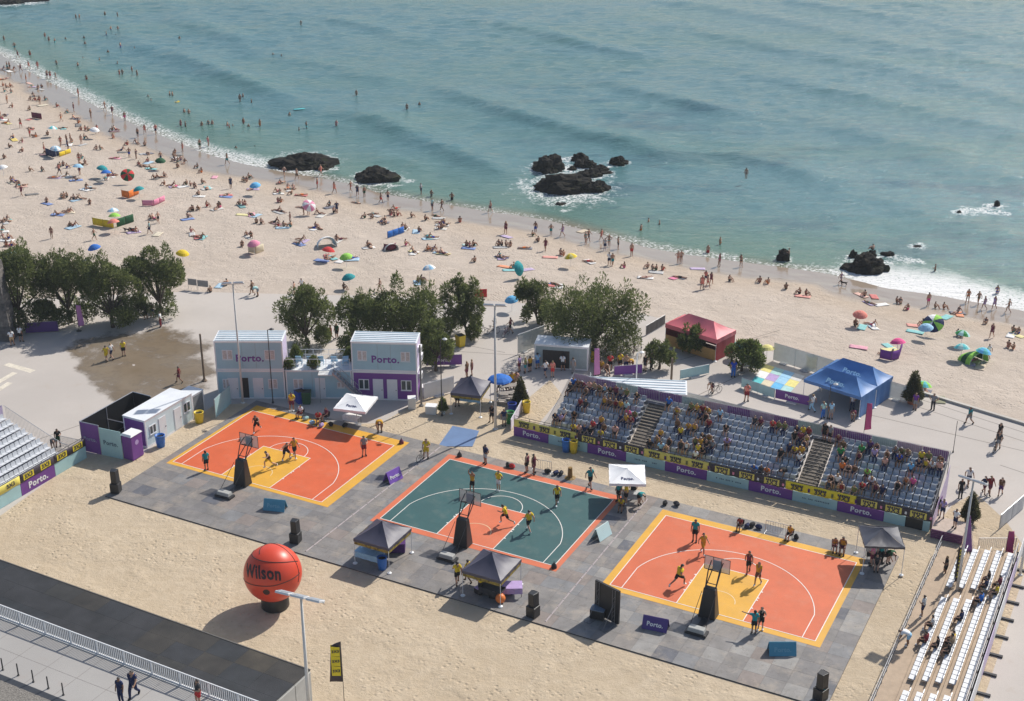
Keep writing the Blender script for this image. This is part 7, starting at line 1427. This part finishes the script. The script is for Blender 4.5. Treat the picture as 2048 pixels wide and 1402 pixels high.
for x, y, c_ in [(429, 355, 'pink'), (375, 439, 'blue'), (94, 408, 'blue'), (398, 393, 'white'), (366, 374, 'white'), (512, 432, 'light_blue'), (485, 430, 'pale_yellow'), (483, 413, 'teal'), (315, 469, 'cream'), (643, 522, 'blue'), (703, 520, 'light_blue'), (682, 522, 'white'), (828, 507, 'white'), (937, 497, 'blue'), (938, 490, 'mint'), (1000, 495, 'light_grey'), (1013, 474, 'lilac'), (1010, 534, 'orange'), (1020, 541, 'turquoise'), (1053, 540, 'lilac'), (858, 478, 'light_blue'), (832, 464, 'light_blue'), (565, 456, 'light_blue'), (660, 415, 'navy'), (1350, 556, 'hot_pink'), (1395, 538, 'lilac'), (1605, 593, 'coral'), (1722, 591, 'salmon'), (1748, 594, 'red'), (1762, 610, 'white'), (1745, 654, 'white'), (1724, 655, 'turquoise'), (1830, 664, 'turquoise'), (1830, 652, 'coral'), (1717, 695, 'pink'), (1892, 635, 'turquoise'), (1918, 629, 'orange'), (1780, 700, 'pale_yellow'), (1778, 694, 'turquoise'), (2032, 671, 'pale_yellow'), (2022, 671, 'white'), (1940, 726, 'lilac'), (297, 326, 'light_blue'), (28, 280, 'yellow'), (170, 380, 'white'), (60, 239, 'red'), (350, 318, 'white'), (290, 308, 'light_grey'), (130, 354, 'white'), (415, 376, 'turquoise'), (1165, 463, 'sand'), (1118, 573, 'white'), (1108, 572, 'red'), (835, 566, 'light_blue'), (1100, 515, 'coral'), (452, 394, 'blue'), (197, 361, 'charcoal'), (64, 389, 'charcoal'), (1312, 545, 'light_grey'), (440, 572, 'light_blue'), (1880, 800, 'olive'), (1960, 735, 'sand')]: towel(x, y, c_)
# the dense groups on the far left and centre of the beach
r4 = random.Random(44); busy = [d['px'] for d in PEOPLE if d['group'].startswith('bathers')] + [(m[0], m[1]) for m in MARKS]; tries = 0; made = 0
while made < 70 and tries < 4000:
    tries += 1; x = r4.uniform(0, 1) ** 1.9 * 900; ys_ = lerp_tab(SHORE, x) + 24; y = ys_ + (lerp_tab(EDGE, x) - 95 - ys_) * r4.random() ** 1.7
    if any(abs(x - a) < 7 and abs(y - b) < 5 for a, b in busy): continue
    busy.append((x, y)); made += 1; q = r4.random(); k = r4.choice([1, 1, 2, 2, 3])
    for j in range(k): bather(int(x + j * 6 + r4.uniform(-2, 2)), int(y + r4.uniform(-2, 2)), r4.choice(['ground', 'ground', 'recline', 'lie', 'ground', 'stand']) if y < 330 else r4.choice(['ground', 'recline', 'lie']), 'resting', z=.02)
    if q < .62: towel(int(x + 3), int(y + 2), r4.choice(['white', 'light_blue', 'offwhite', 'light_grey', 'white', 'navy', 'charcoal', 'maroon', 'salmon', 'cream', 'light_grey', 'lilac']), sc=r4.uniform(.8, 1.15))
# waders and swimmers: the sea hides the rest of them
for x, y in pts('152,36 159,36 210,31 235,32 222,61 236,60 213,71 90,74 98,82 110,85 241,94 156,134 113,130 264,142 239,148 245,149 274,150 173,160 340,193 345,193 297,200 303,208 369,228 378,230 362,252 371,254 404,254 417,252 425,252 455,254 459,258 487,247 713,190 520,250 613,254 673,252 814,218 863,393 904,400 1282,461 1416,505 1440,489 1870,543 1994,587 480,200 750,246 602,49 60,110 8,80'):
    bather(x, y, rnd.choice(['stand', 'casual', 'hips']), 'wading', z=-.62, group='bathers in the sea')
for x, y in pts('232,71 131,77 168,75 170,87 269,97 216,104 166,117 199,119 235,127 188,156 334,206 324,213 307,209 466,253 497,253 486,192 503,203 472,297 510,295 546,110 563,112 579,229 598,259 672,229 692,228 839,209 1297,443 1319,448 1493,342 359,76 817,248 352,209'):
    bather(x, y, 'stand', 'swimming', z=-1.2, group='bathers in the sea')
bather(1577, 519, 'casual', 'standing', z=-.25, wear=dict(shorts='black')); bather(1745, 512, 'ground', 'sitting', z=.72, wear=dict(shorts='black'))
# surfboards, float, dog, footballs
def board(px, py, col, rz, lab):
    p = G(px, py, SEA + .12); mb = MB(); pr = [(-1.2, .02), (-1.0, .20), (-.4, .29), (.4, .28), (.9, .17), (1.2, .015)]; vs_ = []
    for x, w_ in pr: vs_ += [(x, -w_, 0), (x, w_, 0), (x, w_ * .8, .06), (x, -w_ * .8, .06)]
    fs = [(4 * k + i, 4 * k + 4 + i, 4 * k + 4 + (i + 1) % 4, 4 * k + (i + 1) % 4) for k in range(5) for i in range(4)] + [(0, 1, 2, 3), (23, 22, 21, 20)]
    o = thing('surfboard', lab, 'surfboard', p, R(rz), 'surfboards'); mb.add(vs_, fs); child(mb, 'deck', cm(col), o); mb = MB(); mb.sheet((-1.0, 0, 0), (-.8, 0, 0), (-.85, 0, -.2), (-.95, 0, -.2), .01); child(mb, 'fin', DKM, o)
board(600, 218, 'turquoise', 25, 'green surfboard floating on the sea'); board(753, 242, 'navy', 60, 'dark surfboard held up on the wave crest'); board(818, 250, 'white', -10, 'white surfboard under a swimmer')
o = thing('swim_float', 'round yellow swim float in the sea', 'float', G(352, 206, SEA + .05)); mb = MB(); k = 18
for q in range(k):
    a0, a1 = 2 * math.pi * q / k, 2 * math.pi * (q + 1) / k; mb.tube((.5 * math.cos(a0), .5 * math.sin(a0), .15), (.5 * math.cos(a1), .5 * math.sin(a1), .15), .2, 8)
child(mb, 'ring', cm('yellow'), o)
def dog(px, py, rz, lab):
    p = GB(px, py); J = [(0, -.25, .38), (0, .0, .36), (0, .25, .40), (0, .36, .50), (0, .50, .52), (0, -.34, .42), (0, -.5, .52)] + [(s * .09, y, z) for s in (-1, 1) for (y, z) in ((-.27, .30), (-.32, .18), (-.27, .02), (.23, .30), (.22, .16), (.24, .02))]
    ed = [(0, 1), (1, 2), (2, 3), (3, 4), (0, 5), (5, 6)] + sum([[(0, 7 + 6 * s), (7 + 6 * s, 8 + 6 * s), (8 + 6 * s, 9 + 6 * s), (2, 10 + 6 * s), (10 + 6 * s, 11 + 6 * s), (11 + 6 * s, 12 + 6 * s)] for s in (0, 1)], [])
    me = bpy.data.meshes.new('dog'); me.from_pydata(J, ed, []); o = bpy.data.objects.new('dog_build', me); C.objects.link(o); o.modifiers.new('s', 'SKIN'); rd_ = [.11, .10, .12, .07, .045, .04, .02] + [.06, .035, .028] * 4
    for v, r_ in zip(me.skin_vertices[0].data, rd_): v.radius = (r_, r_)
    me.skin_vertices[0].data[0].use_root = True; o.modifiers.new('u', 'SUBSURF').levels = 1; dg = bpy.context.evaluated_depsgraph_get(); dg.update(); m2 = bpy.data.meshes.new_from_object(o.evaluated_get(dg)); bpy.data.objects.remove(o)
    m2.materials.clear(); m2.materials.append(mat('dog_fur', (.05, .035, .025), .8, .3, 8)); [setattr(q, 'use_smooth', True) for q in m2.polygons]; d = inst('dog', m2, None, p, rz); tag(d, lab, 'dog')
dog(1687, 571, 1.2, 'dark dog beside a walker on the wet sand at the right'); dog(254, 464, 1.4, 'dark dog before the dark green windbreak, left of two'); dog(266, 463, 1.6, 'dark dog before the dark green windbreak, right of two')
# bags by the courts
def bag(px, py, col, lab, sc=1.0):
    p = GB(px, py); p.z = 0.012 if uv(p)[1] < 12.9 else p.z; bm = bmesh.new(); bmesh.ops.create_icosphere(bm, subdivisions=2, radius=.3)
    for v in bm.verts: v.co = Vector((v.co.x * 1.4, v.co.y * .9, (v.co.z + .28) * .9)) * (1 + .25 * noise.noise(v.co * 4 + Vector((px, 0, 0)))); v.co.z = max(0, v.co.z)
    me = bpy.data.meshes.new('bag'); bm.to_mesh(me); bm.free(); me.materials.append(cm(col)); o = thing('sports_bag', lab, 'bag', p, rnd.uniform(0, 6), 'sports bags'); o.scale = (sc * .72,) * 3; inst('pouch', me, o); mb = MB(); mb.path([(.25 * math.cos(t), .0, .42 + .16 * math.sin(t)) for t in np.linspace(0, math.pi, 8)], .02, 4); child(mb, 'strap', DKM, o)
for k, (x, y, c_) in enumerate([(1016, 936, 'black'), (1024, 938, 'red'), (1095, 948, 'black'), (1112, 951, 'navy'), (1122, 952, 'charcoal'), (1330, 1012, 'black'), (1353, 1014, 'charcoal'), (1493, 1058, 'navy'), (1504, 1056, 'black'), (1517, 1060, 'navy'), (1592, 1080, 'black'), (625, 850, 'light_blue'), (643, 856, 'lilac'), (612, 842, 'mint'), (662, 854, 'black'), (690, 856, 'black')]):
    bag(x, y, c_, ''); NAMED.append((bpy.data.objects[[o.name for o in C.objects if o.name.startswith('sports_bag')][-1]], '%s sports bag lying %s' % (c_.replace('_', ' '), 'behind the left court' if x < 800 else 'behind the green court' if x < 1200 else 'behind the right court'), x))
# metal hurdle, ball under the gazebo, bicycles
def hurdle(px, py, lab, rz):
    p = GB(px, py); p.z = .012 if uv(p)[1] < 12.9 else p.z; o = thing('crowd_barrier', lab, 'barrier', p, rz, 'crowd barriers'); mb = MB()
    for x in (-.85, .85): mb.tube((x, 0, 0), (x, 0, 1.05), .022, 6); mb.tube((x, -.3, .02), (x, .3, .02), .02, 5)
    for z in (.15, 1.05): mb.tube((-.85, 0, z), (.85, 0, z), .02, 6)
    child(mb, 'frame', STEEL, o); mb = MB()
    for x in np.linspace(-.7, .7, 8): mb.tube((x, 0, .15), (x, 0, 1.05), .012, 4)
    child(mb, 'bars', STEEL, o)
hurdle(1552, 1072, 'low metal barrier behind the right court', T0); hurdle(1083, 945, 'low metal barrier behind the green court', T0 + .1)
post('wooden_post', 'short brown post behind the green court', (1140, 958), 935, .22, mat('post_gold', (.22, .13, .03), .7, .2), None)
def cone_(px, py, lab, col):
    p = GB(px, py); p.z = .014; o = thing('floor_weight', lab, 'weight', p, 0, 'court corner weights'); mb = MB(); mb.lathe([(.22, 0), (.2, .2), (.12, .32), (.05, .42)], 10); child(mb, 'body', pm(col), o); mb = MB(); mb.tube((0, 0, .42), (0, 0, .55), .03, 5); child(mb, 'knob', DKM, o)
cone_(803, 889, 'dark weight at the right corner of the left court', 'maroon'); cone_(1108, 1138, 'dark weight at the near corner of the green court', 'black'); cone_(919, 915, 'dark weight at the far corner of the green court', 'black')
o = thing('basketball', 'orange basketball on the floor under the right front gazebo', 'ball', U(34.1, -5.95, 0)); mb = MB(); mb.lathe([(.36 * math.sin(math.pi * k / 12) + 1e-4, .36 - .36 * math.cos(math.pi * k / 12)) for k in range(13)], 16); child(mb, 'ball', pm('orange'), o, True); mb = MB(); mb.path([(.362 * math.cos(t), 0, .36 + .362 * math.sin(t)) for t in np.linspace(0, 6.283, 24)], .012, 4); child(mb, 'seam', SEAM, o)
def bicycle(px, py, rz, col, lab):
    p = GB(px, py); p.z = .012 if (uv(p)[1] < 12.9 and uv(p)[0] > -1 and uv(p)[0] < 57 and uv(p)[1] > -7) else p.z; o = thing('bicycle', lab, 'bicycle', p, rz, 'bicycles')
    for x in (-.52, .52):
        mb = MB(); k = 18; mb.path([(x + .33 * math.cos(t), 0, .34 + .33 * math.sin(t)) for t in np.linspace(0, 6.283, k)], .022, 5); wl = child(mb, 'wheel', RUB, o); mb = MB(); [mb.tube((x, 0, .34), (x + .32 * math.cos(t), 0, .34 + .32 * math.sin(t)), .006, 3) for t in np.linspace(0, 5.6, 9)]; child(mb, 'spokes', STEEL, wl)
    mb = MB(); [mb.tube(a, b, .02, 5) for a, b in (((-.52, 0, .34), (-.15, 0, .85)), ((-.52, 0, .34), (-.05, 0, .30)), ((-.05, 0, .30), (-.18, 0, .88)), ((-.05, 0, .30), (.38, 0, .80)), ((-.16, 0, .80), (.38, 0, .82)), ((.52, 0, .34), (.36, 0, .95)))]; child(mb, 'frame', pm(col), o)
    mb = MB(); mb.tube((.36, -.28, .98), (.36, .28, .98), .015, 5); child(mb, 'handlebar', DKM, o); mb = MB(); mb.hexa([(-.32, -.08, .90), (-.05, -.03, .90), (-.05, .03, .90), (-.32, .08, .90), (-.32, -.08, .94), (-.05, -.03, .94), (-.05, .03, .94), (-.32, .08, .94)]); child(mb, 'saddle', RUB, o)
bicycle(845, 922, 1.0, 'charcoal', 'dark bicycle held by the person in yellow between two courts'); bicycle(984, 668, .3, 'black', 'bicycle under the cyclist in grey near the leaning tree'); bicycle(1012, 672, 1.1, 'maroon', 'bicycle beside the cyclist in maroon'); bicycle(1430, 788, .6, 'black', 'bicycle behind the grandstand with a person bending over it'); bicycle(1990, 902, 1.0, 'charcoal', 'bicycle pushed across the right plaza'); bicycle(960, 668, .2, 'grey', 'bicycle leaning near the leaning tree')
for k in range(12):
    x = 1212 + (k % 6) * 14; y = 690 + (k // 6) * 16 + (k % 3) * 2; bicycle(x, y, 1.2 + .15 * (k % 3), ['maroon', 'charcoal', 'dark_red', 'grey'][k % 4], ''); NAMED.append((C.objects[[o.name for o in C.objects if o.name.startswith('bicycle')][-1]], '%s bicycle in the %s row of the bicycle park' % (['maroon', 'charcoal', 'dark red', 'grey'][k % 4], ['rear', 'front'][k // 6]), x))

# ------------------------------------------------------------------ put the people in: the 300 largest singly, the rest as one far crowd
PEOPLE.sort(key=lambda d: (d['p'] - cam_o.location).length)
def far_person(mb, slots, d):
    M = Matrix.Translation(d['p']) @ Matrix.Rotation(d['rz'], 4, 'Z') @ Matrix.Scale(d['sc'], 4)
    for me, m in [(body(d['pn'])[0], SKIN[d['skin']]), (cloth(d['pn'], 'hair'), HAIR[d['hair']])] + [(cloth(d['pn'], g), cm(c_)) for g, c_ in d['wear'].items()]:
        if m not in slots: slots.append(m)
        mb.mi = slots.index(m); mb.add([M @ v.co for v in me.vertices], [tuple(p.vertices) for p in me.polygons])
far_mb = MB(); far_slots = []
for i, d in enumerate(PEOPLE):
    if i >= 300: far_person(far_mb, far_slots, d); continue
    o = inst('person', body(d['pn'])[0], None, d['p'], d['rz'], (d['sc'] * (wf_ := rnd.uniform(.92, 1.16)), d['sc'] * wf_, d['sc']), SKIN[d['skin']]); o['category'] = 'person'; o['group'] = d['group']
    inst('hair', cloth(d['pn'], 'hair'), o, m=HAIR[d['hair']])
    for g, c_ in d['wear'].items(): inst(PARTN[g], cloth(d['pn'], g), o, m=cm(c_))
    NAMED.append((o, d['base'], d['px'][0]))
o = far_mb.build('distant_bathers', far_slots, smooth=True); tag(o, 'crowd of distant bathers on the far beach and in the sea', None, None, 'stuff')
ORD = ['leftmost', 'second from left', 'third from left', 'fourth from left', 'fifth from left', 'sixth from left', 'seventh from left', 'eighth from left', 'ninth from left', 'tenth from left', 'eleventh from left', 'twelfth from left']
by = {}
for o, b, x in NAMED: by.setdefault(b, []).append((x, o))
for b, ls in by.items():
    ls.sort(key=lambda t: t[0])
    for k, (x, o) in enumerate(ls): o['label'] = b if len(ls) == 1 else ('%s %s' % (('left' if k == 0 else 'right') + ' of two:' if len(ls) == 2 else (ORD[k] if k < len(ls) - 1 else 'rightmost') + ':', b))

# ------------------------------------------------------------------ thin sea haze
hz = MB(); hz.b2((-2600, -80, -4.5), (2600, 6100, HC + 3.0)); hm = bpy.data.materials.new('sea_haze'); hm.use_nodes = True; n = hm.node_tree.nodes; l = hm.node_tree.links
n.remove(n['Principled BSDF']); pv = n.new('ShaderNodeVolumePrincipled'); pv.inputs['Color'].default_value = (.84, .92, 1.0, 1); pv.inputs['Density'].default_value = .0002; pv.inputs['Anisotropy'].default_value = .1
l.new(pv.outputs[0], n['Material Output'].inputs['Volume']); ho = hz.build('haze', hm); tag(ho, None, None, None, 'stuff')
